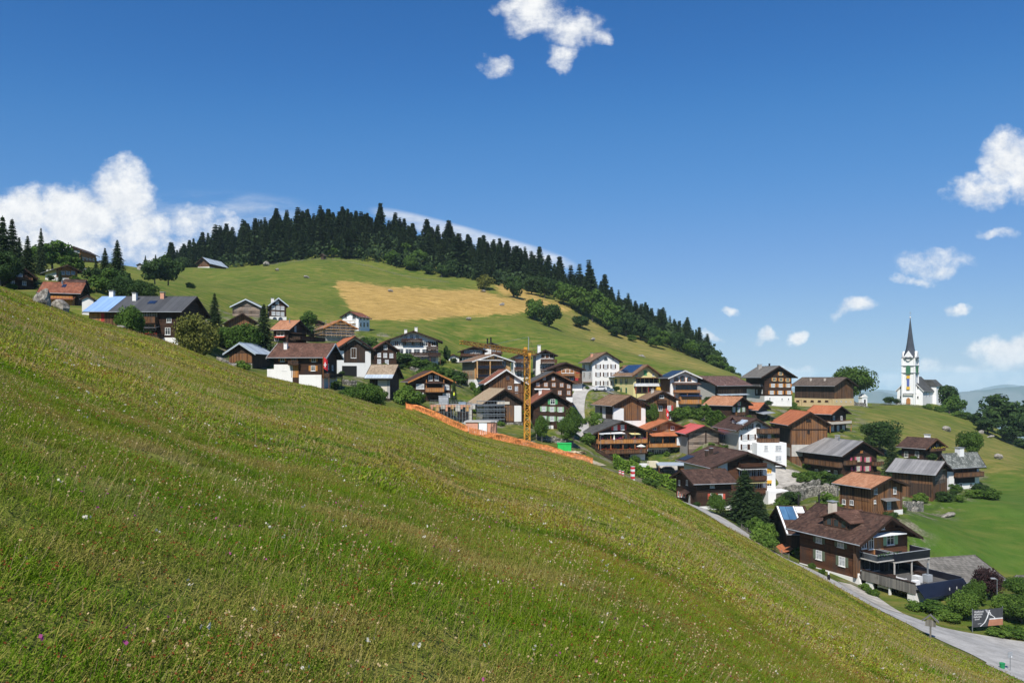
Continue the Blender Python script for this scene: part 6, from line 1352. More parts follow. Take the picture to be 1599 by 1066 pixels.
# ------------------------------------------------------------------ terrace of the big balcony house
def terrace():
    h = MAIN; r = h.root; w2, l2 = h.w / 2, h.l / 2; L = 9.3; dz = 1.35; ya = -l2 - L; c, s = math.cos(h.th), math.sin(h.th)
    for (lx, ly) in ((-w2, ya), (w2, ya), (-w2, ya + L / 2), (w2 + 1, ya + 4), (-w2, ya - 1), (-w2 - 2, ya + 4)): CPL.append((h.cen.x + c * lx - s * ly, h.cen.y + s * lx + c * ly, h.zb - .1))
    mb = MB(); mb.box(-w2 + .0, w2 - 1.2, ya, -l2 - .03, dz - .3, dz); mb.box(w2 - 1.5, w2 - 1.2, ya + .3, -l2 - .03, -2, dz - .302); mb.box(-w2 + 5.6, w2 - 1.52, ya + .3, -l2 - .03, -1, dz - .302)
    mb.build('terrace', flat('terrace_deck', (.10, .095, .09), var=.3), r)
    p = MB(); p.box(-w2 - .12, -w2 - .02, ya - .1, -l2 - .9, dz - .45, dz + .9); p.build('plank_parapet', GYV, r)
    p = MB(); p.box(-w2 - .2, -w2 + .08, ya - .1, -l2 - .9, dz + .955, dz + 1.03); p.build('parapet_rail', TRIM, r)
    for (a, b) in ((ya + .3, ya + 1.2), (-l2 - 2.6, -l2 - 1.5), (ya + 3.9, ya + 4.1)):
        q = MB(); q.box(-w2 + .02, -w2 + .35, a, b, -1.5, dz - .302); q.build('garage_pillar', WHITE, r)
    q = MB(); q.box(-w2 - .02, w2 - 1.2, ya + .02, ya + .28, -1.5, dz - .302); q.build('front_wall', WHITE, r)
    q = MB(); q.hexa([(-w2 + .2, ya - 1.3, dz - .75), (w2 - 1.0, ya - 1.3, dz - .75), (w2 - 1.0, ya - 1.22, dz - .78), (-w2 + .2, ya - 1.22, dz - .78), (-w2 - .2, ya - .25, dz + .75), (w2 - 1.2, ya - .25, dz + .75), (w2 - 1.2, ya - .17, dz + .75), (-w2 - .2, ya - .17, dz + .75)]); q.build('solar_parapet', SOLARD, r)
    q = MB(); q.box(w2 - 1.3, w2 - 1.2, ya, -l2, dz, dz + .9); q.build('side_parapet', SOLARD, r)
    arr = MB(); g = MB(); x0 = .2
    for i in range(5):
        for j in range(2):
            xa = x0 + i * .85; za = -.6 + j * .85; arr.hexa([(xa, ya - 1.5 + .35 * j, za), (xa + .8, ya - 1.5 + .35 * j, za), (xa + .8, ya - 1.45 + .35 * j, za), (xa, ya - 1.45 + .35 * j, za), (xa, ya - 1.17 + .35 * j, za + .8), (xa + .8, ya - 1.17 + .35 * j, za + .8), (xa + .8, ya - 1.12 + .35 * j, za + .8), (xa, ya - 1.12 + .35 * j, za + .8)])
    arr.build('solar_array', SOLARD, r)
    for i in range(4): g.box(x0 + i * 1.4 - .04, x0 + i * 1.4 + .04, ya - 1.0, ya - .92, -2.2, 1.4)
    g.build('array_frame', TRIMW, r)
    st = MB(); st.box(.2, 1.1, ya + 2.2, ya + 3.1, dz, dz + .95); st.build('stove', TRIMG, r)
    st = MB(); st.bar((.65, ya + 2.6, dz + .95), (.65, ya + 2.6, dz + 2.5), .12, 0, 10); st.build('flue', STEEL, r)
    for (a, b, c_, d_, e_, mm, nm_) in ((1.4, 2.6, 4.2, 5.4, .75, TRIM, 'table'), (-1.5, -.6, 2.4, 3.4, .9, TRIMW, 'planter'), (-3.0, -1.9, 5.5, 6.3, .5, TRIM, 'bench'), (-3.6, -2.6, 1.2, 1.8, .8, WHITE2, 'white_box')): q = MB(); q.box(a, b, ya + c_, ya + d_, dz + .01, dz + e_); q.build(nm_, mm, r)
    # ground floor pillars and stone wedge at the corner
    k = MB(); k.hexa([(-w2 - .15, -l2 - 1.2, -1.5), (-w2 + .2, -l2 - 1.2, -1.5), (-w2 + .2, -l2, -1.5), (-w2 - .15, -l2, -1.5), (-w2 - .15, -l2 - .3, 1.6), (-w2 + .2, -l2 - .3, 1.6), (-w2 + .2, -l2, 1.6), (-w2 - .15, -l2, 1.6)]); k.build('white_buttress', WHITE, r)
    return lambda x, y: (h.cen.x + c * x - s * y, h.cen.y + s * x + c * y)
TERR = terrace()

# ------------------------------------------------------------------ ground, air, roads
make_ground(); mountains(); haze()
ASPH, na_, pa_ = new_mat('worn_asphalt', .9, .2)
gg = na_.node('ShaderNodeNewGeometry'); nn_ = na_.noise(gg.outputs['Position'], .5, 6, .65); n2_ = na_.noise(gg.outputs['Position'], 6, 4, .7)
na_.l.new(na_.mix(na_.ss(na_.m('ADD', na_.m('MULTIPLY', nn_, .7), na_.m('MULTIPLY', n2_, .4)), .35, .75), (.27, .26, .24), (.46, .445, .415)), pa_.inputs['Base Color'])
GRAV = flat('pale_gravel', (.40, .37, .32), .95, .1, var=.25, scale=.9); SOIL = flat('rubble_soil', (.42, .36, .25), .95, .1, var=.35, scale=1.2)
ribbon('road', [pxy(a, c, d) for a, b_, c, d in ROAD], ASPH, .07)
ribbon('road', [pxy(a, c, d) for a, c, d in ((893, 203, 2.2), (899, 210, 2.1), (908, 220, 2.0), (905, 230, 2.0), (902, 240, 2.0), (908, 250, 2.2), (925, 254, 3.0), (955, 252, 3.0))], ASPH, .09)
ribbon('parking_yard', [pxy(a, c, d) for a, c, d in ((925, 205, 3.5), (960, 205, 4.0), (1000, 207, 4.5), (1045, 208, 4.0), (1075, 200, 2.5))], GRAV, .09)
ribbon('paved_yard', [pxy(a, c, d) for a, c, d in ((1222, 205, 4.0), (1236, 197, 4.5), (1240, 188, 3.5), (1218, 182, 2.2), (1214, 170, 1.6), (1222, 162, 1.4))], GRAV, .1)
ribbon('path', [pxy(a, c, d) for a, c, d in ((1225, 182, 1.2), (1260, 176, 1.2), (1300, 178, 1.2), (1330, 182, 1.4))], GRAV, .12)
ribbon('path', [pxy(a, c, d) for a, c, d in ((1395, 97.0, 1.4), (1370, 101.0, 1.6), (1345, 106.0, 1.6), (1318, 110, 1.0))], GRAV, .12)
ribbon('path', [pxy(a, c, d) for a, c, d in ((1330, 318, 1.6), (1345, 322, 1.6), (1352, 330, 1.4))], GRAV, .12)
ribbon('building_site_soil', [pxy(a, c, d) for a, c, d in ((745, 165, 4), (790, 168, 6), (840, 168, 7), (880, 170, 6), (915, 180, 5))], SOIL, .12)
ribbon('parking_bank', [pxy(a, c, d) for a, c, d in ((1470, 93, 1.2), (1530, 92.5, 2.0), (1600, 90, 3.5), (1680, 87, 5))], ASPH, .05)

# ------------------------------------------------------------------ crane and building site
def lattice(name, a, b, w, mat, parent, nseg, taper=1.0, flatz=False):
    a, b = Vector(a), Vector(b); d = (b - a).normalized(); up = Vector((0, 0, 1)) if abs(d.z) < .9 else Vector((0, 1, 0)); x = d.cross(up).normalized(); y = d.cross(x)
    mb = MB(); L = (b - a).length; cs = lambda t: [a + d * L * t + (x * sx + y * sy) * w / 2 * (1 + (taper - 1) * t) for sx, sy in ((-1, -1), (1, -1), (1, 1), (-1, 1))]
    for i in range(nseg):
        c0, c1 = cs(i / nseg), cs((i + 1) / nseg)
        for k in range(4):
            mb.bar(c0[k], c1[k], w * .09, 0, 4); mb.bar(c0[k], c1[(k + 1) % 4] if i % 2 else c1[(k - 1) % 4], w * .065, 0, 4); mb.bar(c0[k], c0[(k + 1) % 4], w * .045, 0, 4)
    return mb.build(name, mat, parent)
YC = flat('crane_yellow', (.62, .29, .035), .5, .4)
def crane():
    p = P(823, 688, 182); top = (688 - 556) / FX * 182
    r = empty('tower_crane', p, R(8), 'yellow lattice tower crane standing on the building site in the village centre', 'crane')
    lattice('mast', (0, 0, -1.5), (0, 0, top), 1.2, YC, r, 18)
    m = MB(); m.box(-.75, .75, -.8, .8, -1.6, -.2); m.box(-1.5, 1.5, -1.5, 1.5, -2.6, -1.61); m.build('ballast', flat('green_box', (.05, .42, .12)), r)
    m = MB(); m.box(-.8, .8, -.8, .8, top, top + .7); m.box(-.9, -.2, -1.2, -.3, top + .702, top + 2.0); m.build('slewing_head', YC, r)
    c = Matrix.Rotation(-R(8), 3, 'Z'); e = c @ (P(720, 534, 150) - p)
    lattice('jib', (0, 0, top + .8), e, 1.0, YC, r, 26, .55)
    d = Vector((e.x, e.y, 0)).normalized(); lattice('counter_jib', (0, 0, top + .8), tuple(-d * 5 + Vector((0, 0, top + .8))), .9, YC, r, 4)
    m = MB(); q = -d * 1.0; m.bar((q.x, q.y, top + .7), (q.x, q.y, top + 4.4), .09, 0, 6); m.bar((q.x, q.y, top + 4.4), tuple(-d * 4.8 + Vector((0, 0, top + 1.3))), .03, 0, 4); m.bar((q.x, q.y, top + 4.4), tuple(Vector(e) * .55 + Vector((0, 0, top * .45 + 1.0))), .03, 0, 4); m.build('tie_mast', TRIMG, r)
    m = MB(); m.bar(tuple(Vector(e) * .62 + Vector((0, 0, top * .38))), tuple(Vector(e) * .62 + Vector((0, 0, top * .38 - 5))), .025, 0, 4); m.build('hoist_rope', TRIM, r)
crane()
def site():
    a = P(672, 661, 180); rz = R(-6)
    r = empty('concrete_shell', a, rz, 'unfinished concrete floor on many steel props, with reddish formwork, left of the crane', 'building shell')
    m = MB(); m.box(0, 9.2, 0, 8, -2.5, .2); m.box(0, 9.4, 0, 8.0, 3.9, 4.15); m.box(8.7, 9.4, 0, .3, .2, 3.89); m.box(0, .35, 7, 8, .2, 3.89); m.build('floor_slab', CONC, r)
    m = MB(); m.box(0, 9.4, -.1, -.02, 3.75, 4.3); m.build('formwork', BRICK, r)
    for i in range(9): m = MB(); x = .15 + i * 1.12; m.box(x, x + .5 + .3 * (i % 3), -.14, -.101, 3.3 - .5 * (i % 2), 4.2); m.build('formwork_panel', (BRICK, LTW, CONC)[i % 3], r)
    m = MB()
    for i in range(15): m.bar((i * .68, -.6, -1.5), (i * .68, -.6, 5.0), .035, 0, 4)
    for z in (1.2, 2.6, 4.2, 4.9): m.bar((0, -.6, z), (9.5, -.6, z), .03, 0, 4)
    m.build('scaffold_tubes', STEEL, r)
    m = MB(); m.box(.5, 4, 5.5, 5.8, .2, 3.5); m.box(5, 8.6, 6.5, 6.8, .2, 3.4); m.build('back_wall', BRICK, r)
    rr = random.Random(5)
    for i in range(22):
        m = MB(); x = .3 + (i % 11) * .85 + rr.uniform(-.15, .15); y = .15 if i < 11 else 2.4; m.bar((x, y, .2), (x, y, 3.88), .055, 0, 5); m.bar((x, y, 1.7), (x, y, 1.95), .09, 0, 5); m.build('prop', STEEL, r)
    m = MB(); 
    for i in range(10): m.bar((i * .95 + .1, .0, 4.15), (i * .95 + .1, .0, 5.3), .03, 0, 4)
    m.bar((0, 0, 5.25), (9.2, 0, 5.25), .03, 0, 4); m.bar((0, 0, 4.75), (9.2, 0, 4.75), .03, 0, 4); m.build('guard_rail', STEEL, r)
    for i, (px, py, w_, h_) in enumerate(((693, 624, 2.2, 1.6), (722, 632, 1.6, 1.2))):
        m = MB(); q = P(px, py, 186); m.box(-w_ / 2, w_ / 2, -1, 1, -1.5, h_ * .5); m.box(-w_ / 2 - .1, w_ / 2 + .1, -1.1, 1.1, h_ * .5 + .002, h_ * .5 + .1)
        o = m.build('site_container', TRIMG if i == 0 else flat('tank_blue_grey', (.25, .32, .40))); o.location = q; tag(o, ('small steel container behind the props of the unfinished concrete floor', 'blue grey tank behind the right end of the unfinished concrete floor')[i], 'container')
    b = P(727, 681, 168); r = empty('block_wall', b, R(-4), 'half built walls of pink clay blocks with white insulation, below the scaffolded barn', 'wall')
    m = MB(); m.box(0, 2.6, 0, .3, -2, 3.0); m.box(4.6, 6.3, 0, .3, -1, 2.9); m.box(6.0, 6.3, .31, 4, -1, 2.9); m.build('clay_blocks', BRICK, r)
    m = MB(); m.box(.1, 2.2, -.12, -.02, -2.2, 1.0); m.box(2.8, 4.5, -.05, .3, -2, 2.9); m.build('insulation', METALW, r)
    m = MB(); m.box(-.3, 6.6, -.2, 5, 2.95, 3.15); m.build('slab', CONC, r)
    tag(link('rubble_pile', crown_mesh('rubble', 9, flat('earth_rubble', (.40, .33, .22), .95, .1, var=.5, scale=2), 14, 60, .16), None, G(868, 168)), 'pale heap of earth and rubble beside the crane foot', 'rubble').scale = (6, 3, 1.4)
    m = MB(); m.box(-1.25, 1.25, -.9, .9, 0, 1.35); m.box(-1.35, 1.35, -1.0, 1.0, 1.352, 1.45)
    for i in range(6): m.box(-1.1 + i * .4, -1.02 + i * .4, -.95, -.9, .05, 1.3)
    o = m.build('skip', flat('bright_green_paint', (.03, .50, .10), .5)); o.location = P(881, 703.5, 150); tag(o, 'bright green container behind the orange net fence', 'container')
    # worker
    vs = [(0, 0, 1.0), (0, 0, 1.25), (0, 0, 1.46), (0, 0, 1.56), (0, 0, 1.70), (-.1, 0, .92), (-.11, 0, .5), (-.12, 0, .06), (.1, 0, .92), (.11, .02, .5), (.13, 0, .06), (-.2, 0, 1.42), (-.27, -.02, 1.15), (-.24, -.15, .93), (.2, 0, 1.42), (.28, -.02, 1.16), (.25, -.17, .95)]
    es = [(0, 1), (1, 2), (2, 3), (3, 4), (0, 5), (5, 6), (6, 7), (0, 8), (8, 9), (9, 10), (2, 11), (11, 12), (12, 13), (2, 14), (14, 15), (15, 16)]
    rad = [.14, .15, .12, .055, .10, .09, .065, .05, .09, .065, .05, .06, .045, .035, .06, .045, .035]
    me = bpy.data.meshes.new('person'); me.from_pydata(vs, es, []); me.materials.append(flat('work_trousers', (.05, .05, .06)))
    o = link('person', me, None, P(709, 623, 190)); md = o.modifiers.new('skin', 'SKIN'); sub = o.modifiers.new('sub', 'SUBSURF'); sub.levels = 1; sub.render_levels = 1
    for i, rv in enumerate(me.skin_vertices[0].data): rv.radius = (rad[i], rad[i]); rv.use_root = i == 0
    tag(o, 'worker in a bright yellow vest standing behind the unfinished concrete floor', 'person')
    j = MB(); n = 10
    V = [(math.cos(2 * math.pi * i / n) * a_, math.sin(2 * math.pi * i / n) * b_, z) for (z, a_, b_) in ((.86, .19, .15), (1.2, .21, .16), (1.45, .22, .14), (1.54, .09, .08)) for i in range(n)]
    j.add(V, [(k * n + i, k * n + (i + 1) % n, (k + 1) * n + (i + 1) % n, (k + 1) * n + i) for k in range(3) for i in range(n)]); j.build('vest', flat('hi_vis_yellow', (.65, .75, .05)), o)
    j = MB(); j.bar((0, 0, 1.72), (0, 0, 1.82), .12, 0, 10, .07); j.build('helmet', YC, o)
site()

def netfence(pts, label):
    """orange net between posts; pts px along the slope edge"""
    M_ = flat('orange_net', (.80, .26, .08), .7, var=.35, scale=2.5); q = []
    for px, dy in pts:
        k = (px - CX) / FX; Y = np.interp(k, YEK, YEV) - dy; q.append(G(px, Y))
    r = empty('net_fence', q[0], 0, label, 'fence'); n = MB(); rr = random.Random(4)
    P_ = []
    for a, b in zip(q[:-1], q[1:]):
        m_ = max(2, int((b - a).length / .8))
        for i in range(m_): P_.append(a + (b - a) * i / m_)
    P_.append(q[-1]); P_ = [Vector((p.x, p.y, tz(p.x, p.y))) - q[0] for p in P_]
    top = [1.15 + rr.uniform(-.13, .06) for _ in P_]; wob = [rr.uniform(-.12, .12) for _ in P_]
    for i in range(len(P_) - 1):
        a, b = P_[i], P_[i + 1]
        for k in range(6):
            z0, z1 = .12 + k * .165, .12 + k * .165 + .115
            n.add([a + Vector((0, wob[i] * math.sin(k), z0 * top[i])), b + Vector((0, wob[i + 1] * math.sin(k), z0 * top[i + 1])), b + Vector((0, wob[i + 1] * math.sin(k + 1), z1 * top[i + 1])), a + Vector((0, wob[i] * math.sin(k + 1), z1 * top[i]))], [(0, 1, 2, 3)])
        for t in (0, .33, .66):
            c = a + (b - a) * t; c2 = a + (b - a) * (t + .14); n.add([c + Vector((0, -.02, .12)), c2 + Vector((0, -.02, .12)), c2 + Vector((0, -.02, 1.1)), c + Vector((0, -.02, 1.1))], [(0, 1, 2, 3)])
    n.build('net', M_, r)
    for i in range(0, len(P_), 5): m = MB(); m.bar(P_[i] - Vector((0, 0, .3)), P_[i] + Vector((0, 0, 1.3)), .035, 0, 5); m.build('post', M_, r)
netfence([(634, 1), (650, 2), (665, 3), (690, 3), (715, 3), (731, 3)], 'orange net fence, left run, going down from the barn to the pink block walls')
netfence([(733, 5), (760, 4.5), (800, 4), (840, 3.5), (880, 3), (926, 2)], 'orange net fence, right run, along the slope edge below the crane')

def railfence(pts, label, hgt=1.0, rails=2, mat=GYV, pm=None, step=2.2, name='wooden_fence', off=0.0, panel=False):
    q = [G(px, Y) for px, Y in pts]; r = empty(name, q[0], 0, label, 'fence'); P_ = []
    for a, b in zip(q[:-1], q[1:]):
        m_ = max(1, int(round((b - a).length / step)))
        for i in range(m_): P_.append(a + (b - a) * i / m_)
    P_.append(q[-1]); P_ = [Vector((p.x, p.y, tz(p.x, p.y))) - q[0] for p in P_]
    for p in P_[:60]: m = MB(); m.bar(p - Vector((0, 0, .4)), p + Vector((0, 0, hgt + .1)), .06, 0, 5); m.build('post', pm or mat, r)
    for k in range(rails):
        m = MB(); z = hgt * (k + 1) / rails - .08
        for a, b in zip(P_[:-1], P_[1:]):
            hh = .09 if not panel else hgt / rails * .8
            m.hexa([a + Vector((0, -.03, z - hh)), b + Vector((0, -.03, z - hh)), b + Vector((0, .03, z - hh)), a + Vector((0, .03, z - hh)), a + Vector((0, -.03, z)), b + Vector((0, -.03, z)), b + Vector((0, .03, z)), a + Vector((0, .03, z))])
        m.build('rail', mat, r)
    return r
railfence([(258, 150), (300, 150), (335, 149), (375, 150), (416, 153)], 'grey wooden fence running down from the long farmhouse to the orange shuttered house', 1.0, 3, GYV)
railfence([(432, 152), (460, 151), (500, 150), (520, 148)], 'thin rail fence in front of the white base of the orange shuttered house', 1.0, 2, TRIMG)
railfence([(522, 150), (545, 148), (565, 146)], 'grey rail fence between the orange shuttered house and the bush', 1.0, 3, GYV)
railfence([(1158, 133), (1185, 127.5), (1210, 123.5), (1232, 120)], 'grey wooden rail fence beside the narrow lane below the tall spruce', .9, 3, GYV)
railfence([(930, 196), (970, 194), (1010, 194), (1052, 193)], 'dark board fence in front of the parked vehicles', 1.1, 2, DKH, panel=True, name='board_fence')
railfence([(1228, 176), (1262, 171), (1290, 172)], 'thin metal railing above the dry stone wall', 1.0, 2, STEEL, name='metal_railing')
railfence([(1362, 345), (1385, 350), (1405, 352), (1430, 362), (1442, 368)], 'low pale fence around the churchyard', 1.1, 3, GYV, GYV, 2.0, name='churchyard_fence')
railfence([(700, 452), (640, 462), (580, 470), (520, 474), (460, 478), (420, 478)], 'thin pasture fence along the edge of the hill forest', 1.1, 2, GYV, step=5, name='pasture_fence')

# ------------------------------------------------------------------ dry stone walls and boulders
def rock_mesh(seed, n=3):
    import bmesh
    bm = bmesh.new(); bmesh.ops.create_icosphere(bm, subdivisions=n, radius=1); r = random.Random(seed)
    dirs = [(Vector((r.gauss(0, 1), r.gauss(0, 1), r.gauss(0, 1))).normalized(), r.uniform(.45, .9)) for _ in range(11)]
    for v in bm.verts:
        c = v.co.copy()
        for d, o in dirs:
            t = c.dot(d)
            if t > o: c -= d * (t - o) * .92
        v.co = c * (1 + .06 * math.sin(c.x * 9 + seed) * math.sin(c.z * 7))
    me = bpy.data.meshes.new('boulder'); bm.to_mesh(me); bm.free(); me.materials.append(ROCK); return me
ROCK, nr_, pr_ = new_mat('pale_rock', .95, .1)
tt = nr_.node('ShaderNodeTexCoord'); r1 = nr_.noise(tt.outputs['Object'], 2.2, 7, .7); r2 = nr_.noise(tt.outputs['Object'], 9, 4, .6)
nr_.l.new(nr_.mix(nr_.ss(nr_.m('ADD', nr_.m('MULTIPLY', r1, .8), nr_.m('MULTIPLY', r2, .3)), .4, .7), (.12, .105, .085), (.42, .39, .34)), pr_.inputs['Base Color'])
bb_ = nr_.node('ShaderNodeBump'); bb_.inputs['Distance'].default_value = .2; nr_.l.new(r1, bb_.inputs['Height']); nr_.l.new(bb_.outputs[0], pr_.inputs['Normal'])
RM = [rock_mesh(i) for i in range(5)]
def rock(px, Y, w, hh, label, k=0, rot=0.5, d=None, dz=.2):
    p = G(px, Y); p.z += hh * dz; o = link('boulder', RM[k % 5], None, p); w, hh, d = (w * .75, hh * .7, d and d * .75) if Y > 200 else (w, hh, d); o.scale = (w / 2, (d or w) / 2, hh / 2 * 1.15); o.rotation_euler = (.2 * math.sin(k * 3), .35 * math.cos(k * 5 + 1), rot); tag(o, label, 'boulder')
rock(67, 97, 2.3, 2.6, 'large upright grey boulder, left of the pair on the slope edge', 0, .3)
rock(96, 101, 2.7, 1.7, 'long lower grey boulder, right of the pair on the slope edge', 1, -.4)
rock(188, 117, 1.9, .7, 'flat rock in the grass below the long farmhouse', 2); rock(362, 122, 1.9, .6, 'small rock outcrop on the slope left of the orange shuttered house', 3)
rock(415, 470, 6, 5, 'pale boulder at the forest edge right of the hay barn', 4); rock(433, 440, 4, 2.5, 'pale stone on the hill meadow below the forest edge boulder', 0); rock(479, 420, 4.5, 2.0, 'flat pale stone on the hill meadow left of the golden field', 1)
rock(732, 352, 4, 2.2, 'pale stone on the meadow just below the golden field', 2); rock(733, 320, 4.5, 2.6, 'larger pale stone on the green meadow above the tan apartment chalet', 3); rock(925, 360, 4, 2.4, 'pale stone on the meadow right of the tree pair', 4)
rock(1002, 350, 6.5, 1.8, 'flat white slab of rock above the yellow house', 0, .2, 2.5); rock(1478, 290, 5.0, 3.0, 'pale boulder on the meadow below the church', 1); rock(1558, 218, 3.6, 2.4, 'grey boulder on the right meadow near the picture edge', 2)
rock(1532, 325, 3.5, 2.4, 'pale rock left of the dark trees at the right edge', 3); rock(1545, 315, 6, 1.6, 'flat pale rock slab under the dark trees at the right edge', 4, .1, 3); rock(610, 400, 4, 2, 'pale stone inside the golden field', 1)
rock(1425, 160, 2.4, 1.3, 'white rock by the rust brown barn', 3); rock(1478, 160, 4.2, 1.0, 'flat grey rock below the grey metal roofed barn', 4, .2, 2.2); rock(755, 436, 5, 2.2, 'grey rock beside the yellow green tree at the forest edge', 0); rock(784, 400, 4, 2.2, 'grey rock at the right end of the golden field', 3)
def stonewall(pts, label, h0=1.3, th=.7, sink=1.0):
    q = [G(px, Y) for px, Y in pts]; m = MB()
    A = []
    for a, b in zip(q[:-1], q[1:]):
        for i in range(6): A.append(a + (b - a) * i / 6)
    A.append(q[-1]); rr = random.Random(len(pts)); hs_ = [h0 * rr.uniform(.8, 1.15) for _ in A]
    A = [Vector((p.x, p.y, tz(p.x, p.y))) for p in A]; o0 = A[0].copy()
    for i in range(len(A) - 1):
        a, b = A[i] - o0, A[i + 1] - o0; nrm = Vector((-(b - a).y, (b - a).x, 0)).normalized() * th / 2
        m.hexa([a - nrm - Vector((0, 0, sink)), b - nrm - Vector((0, 0, sink)), b + nrm - Vector((0, 0, sink)), a + nrm - Vector((0, 0, sink)), a - nrm * .8 + Vector((0, 0, hs_[i])), b - nrm * .8 + Vector((0, 0, hs_[i + 1])), b + nrm * .8 + Vector((0, 0, hs_[i + 1])), a + nrm * .8 + Vector((0, 0, hs_[i]))])
    o = m.build('dry_stone_wall', MORTAR); o.location = o0; tag(o, label, 'wall')
stonewall([(1215, 164), (1235, 161), (1255, 166), (1285, 168), (1308, 166)], 'rough dry stone retaining wall behind the dark house with collectors', 2.2, 1.4)
stonewall([(1222, 178), (1250, 180), (1280, 185)], 'pale retaining wall beside the paved yard under the grey roofed log house', 1.6)
stonewall([(1412, 158), (1425, 160), (1440, 163)], 'short stone wall right of the rust brown barn', 1.8)
stonewall([(720, 203), (745, 204), (756, 206)], 'grey wall behind the building site barn', 2.2); stonewall([(838, 186), (860, 188), (895, 190)], 'low stone wall below the house with green shutters', 1.4); stonewall([(940, 240), (960, 238)], 'white retaining wall beside the village road', 2.0)
stonewall([(535, 185), (548, 186), (556, 187)], 'low rubble wall left of the narrow barn', 1.2); stonewall([(1062, 232), (1080, 234), (1100, 236)], 'low grey wall under the white gabled house', 1.3); stonewall([(640, 235), (665, 236), (690, 237)], 'low stone bank wall under the hedge of the large white chalet', 1.0)
stonewall([(1330, 300), (1352, 303)], 'low white wall at the end of the long tan based barn', 1.6); stonewall([(340, 168), (372, 165), (395, 165)], 'low garden wall in front of the silver roofed shed', .9)

# ------------------------------------------------------------------ vehicles
def car(x, y, z, rz, paint, label, kind='car', scale=1.0):
    r = empty('parked_car' if kind == 'car' else 'parked_van', (x, y, z), rz, label, 'car' if kind == 'car' else 'van')
    if kind == 'car': prof = [(-2.1, .3), (2.1, .3), (2.15, .62), (1.95, .85), (1.15, .95), (.45, 1.42), (-1.3, 1.45), (-1.95, 1.0), (-2.12, .75)]; gl = [(1.0, .98), (.42, 1.36), (-1.25, 1.38), (-1.75, 1.0)]; W = .85
    else: prof = [(-2.4, .35), (2.4, .35), (2.45, .9), (1.75, 1.1), (1.15, 1.75), (-2.35, 1.8), (-2.42, .8)]; gl = [(1.6, 1.12), (1.1, 1.66), (-.2, 1.68), (-.2, 1.12)]; W = .9
    m = MB(); f = lambda s, z_, d: (s, d, z_); m.prism(prof, f, -W, W); b = m.build('body', paint, r); md = b.modifiers.new('bev', 'BEVEL'); md.width = .09; md.segments = 2
    m = MB(); m.prism(gl, f, -W - .01, -W + .02); m.build('side_window', GLASS, r); m = MB(); m.prism(gl, f, W - .02, W + .01); m.build('side_window', GLASS, r)
    m = MB(); fx = prof[4][0]; m.hexa([(fx - .02, -W * .85, .99 if kind == 'car' else 1.14), (fx - .02, W * .85, .99 if kind == 'car' else 1.14), (fx + .03, W * .85, .99 if kind == 'car' else 1.14), (fx + .03, -W * .85, .99 if kind == 'car' else 1.14), (prof[5][0] - .02, -W * .8, prof[5][1] - .06), (prof[5][0] - .02, W * .8, prof[5][1] - .06), (prof[5][0] + .05, W * .8, prof[5][1] - .06), (prof[5][0] + .05, -W * .8, prof[5][1] - .06)]); m.build('windscreen', GLASS, r)
    tyre = flat('tyre_rubber', (.02, .02, .02)); 
    for sx in (-1.35, 1.35):
        for sy in (-1, 1):
            m = MB(); m.bar((sx, sy * (W - .18), .33), (sx, sy * (W + .03), .33), .33, 0, 14); w = m.build('wheel', tyre, r); m = MB(); m.bar((sx, sy * (W + .031), .33), (sx, sy * (W + .045), .33), .2, 0, 10); m.build('rim', STEEL, w)
    for sy in (-.6, .6): m = MB(); m.box(prof[2][0] - .08, prof[2][0] + .02, sy - .16, sy + .16, .6, .76); m.build('headlight', GLASSL, r)
    return r
PW = flat('white_car_paint', (.7, .7, .7), .3, .6, var=.02); PD = flat('dark_car_paint', (.02, .025, .035), .25, .7, var=.05); PB = flat('blue_grey_car_paint', (.12, .17, .22), .3, .6, var=.05)
p = G(997, 203); v = car(p.x, p.y, p.z + .1, R(185), PW, 'white pickup van with a cream box behind its cab, parked below the flower balconies', 'van'); m = MB(); m.box(-4.9, -.3 - 2.15, -1.0, 1.0, .7, 2.5); m.build('cream_box', CREAM, v)
p = G(950, 206); car(p.x, p.y, p.z + .1, R(5), PD, 'dark car parked under the balcony of the flower balcony chalet')
p = G(1022, 203); car(p.x, p.y, p.z + .1, R(178), PD, 'dark car parked right of the white pickup van')
p = G(1040, 204); car(p.x, p.y, p.z + .1, R(170), PB, 'blue grey car parked beside the flat carport roof')
p = G(947, 251); car(p.x, p.y, p.z + .1, R(10), PB, 'blue grey car beside the white four storey house'); p = G(936, 250); car(p.x, p.y, p.z + .1, R(200), PW, 'white car left of the blue grey one by the white four storey house')
xx, yy_ = TERR(-MAIN.w / 2 + 2.7, -MAIN.l / 2 - 3.9); car(xx, yy_, MAIN.zb - .02, MAIN.th + math.pi, PW, 'white car in the open garage under the plank terrace')
xx, yy_ = TERR(-MAIN.w / 2 + 2.9, -MAIN.l / 2 - 6.9); car(xx, yy_, MAIN.zb - .02, MAIN.th + math.pi, PD, 'dark car in the open garage, nearer to the solar panels')
# carport
a = G(1025, 201); m = MB(); r = empty('carport', a, R(-3), 'flat pale carport roof beside the parked cars', 'carport'); m.box(0, 10.5, -3, 3, 2.55, 2.8); m.build('roof', R_SV, r)
for x, y in ((.3, -2.8), (10.1, -2.8), (.3, 2.8), (10.1, 2.8)): m = MB(); m.box(x - .1, x + .1, y - .1, y + .1, -1, 2.548); m.build('post', TRIMB, r)
m = MB(); m.box(5.6, 10.0, -2.4, 2.4, -1, 2.4); m.build('shed_box', RDV, r)

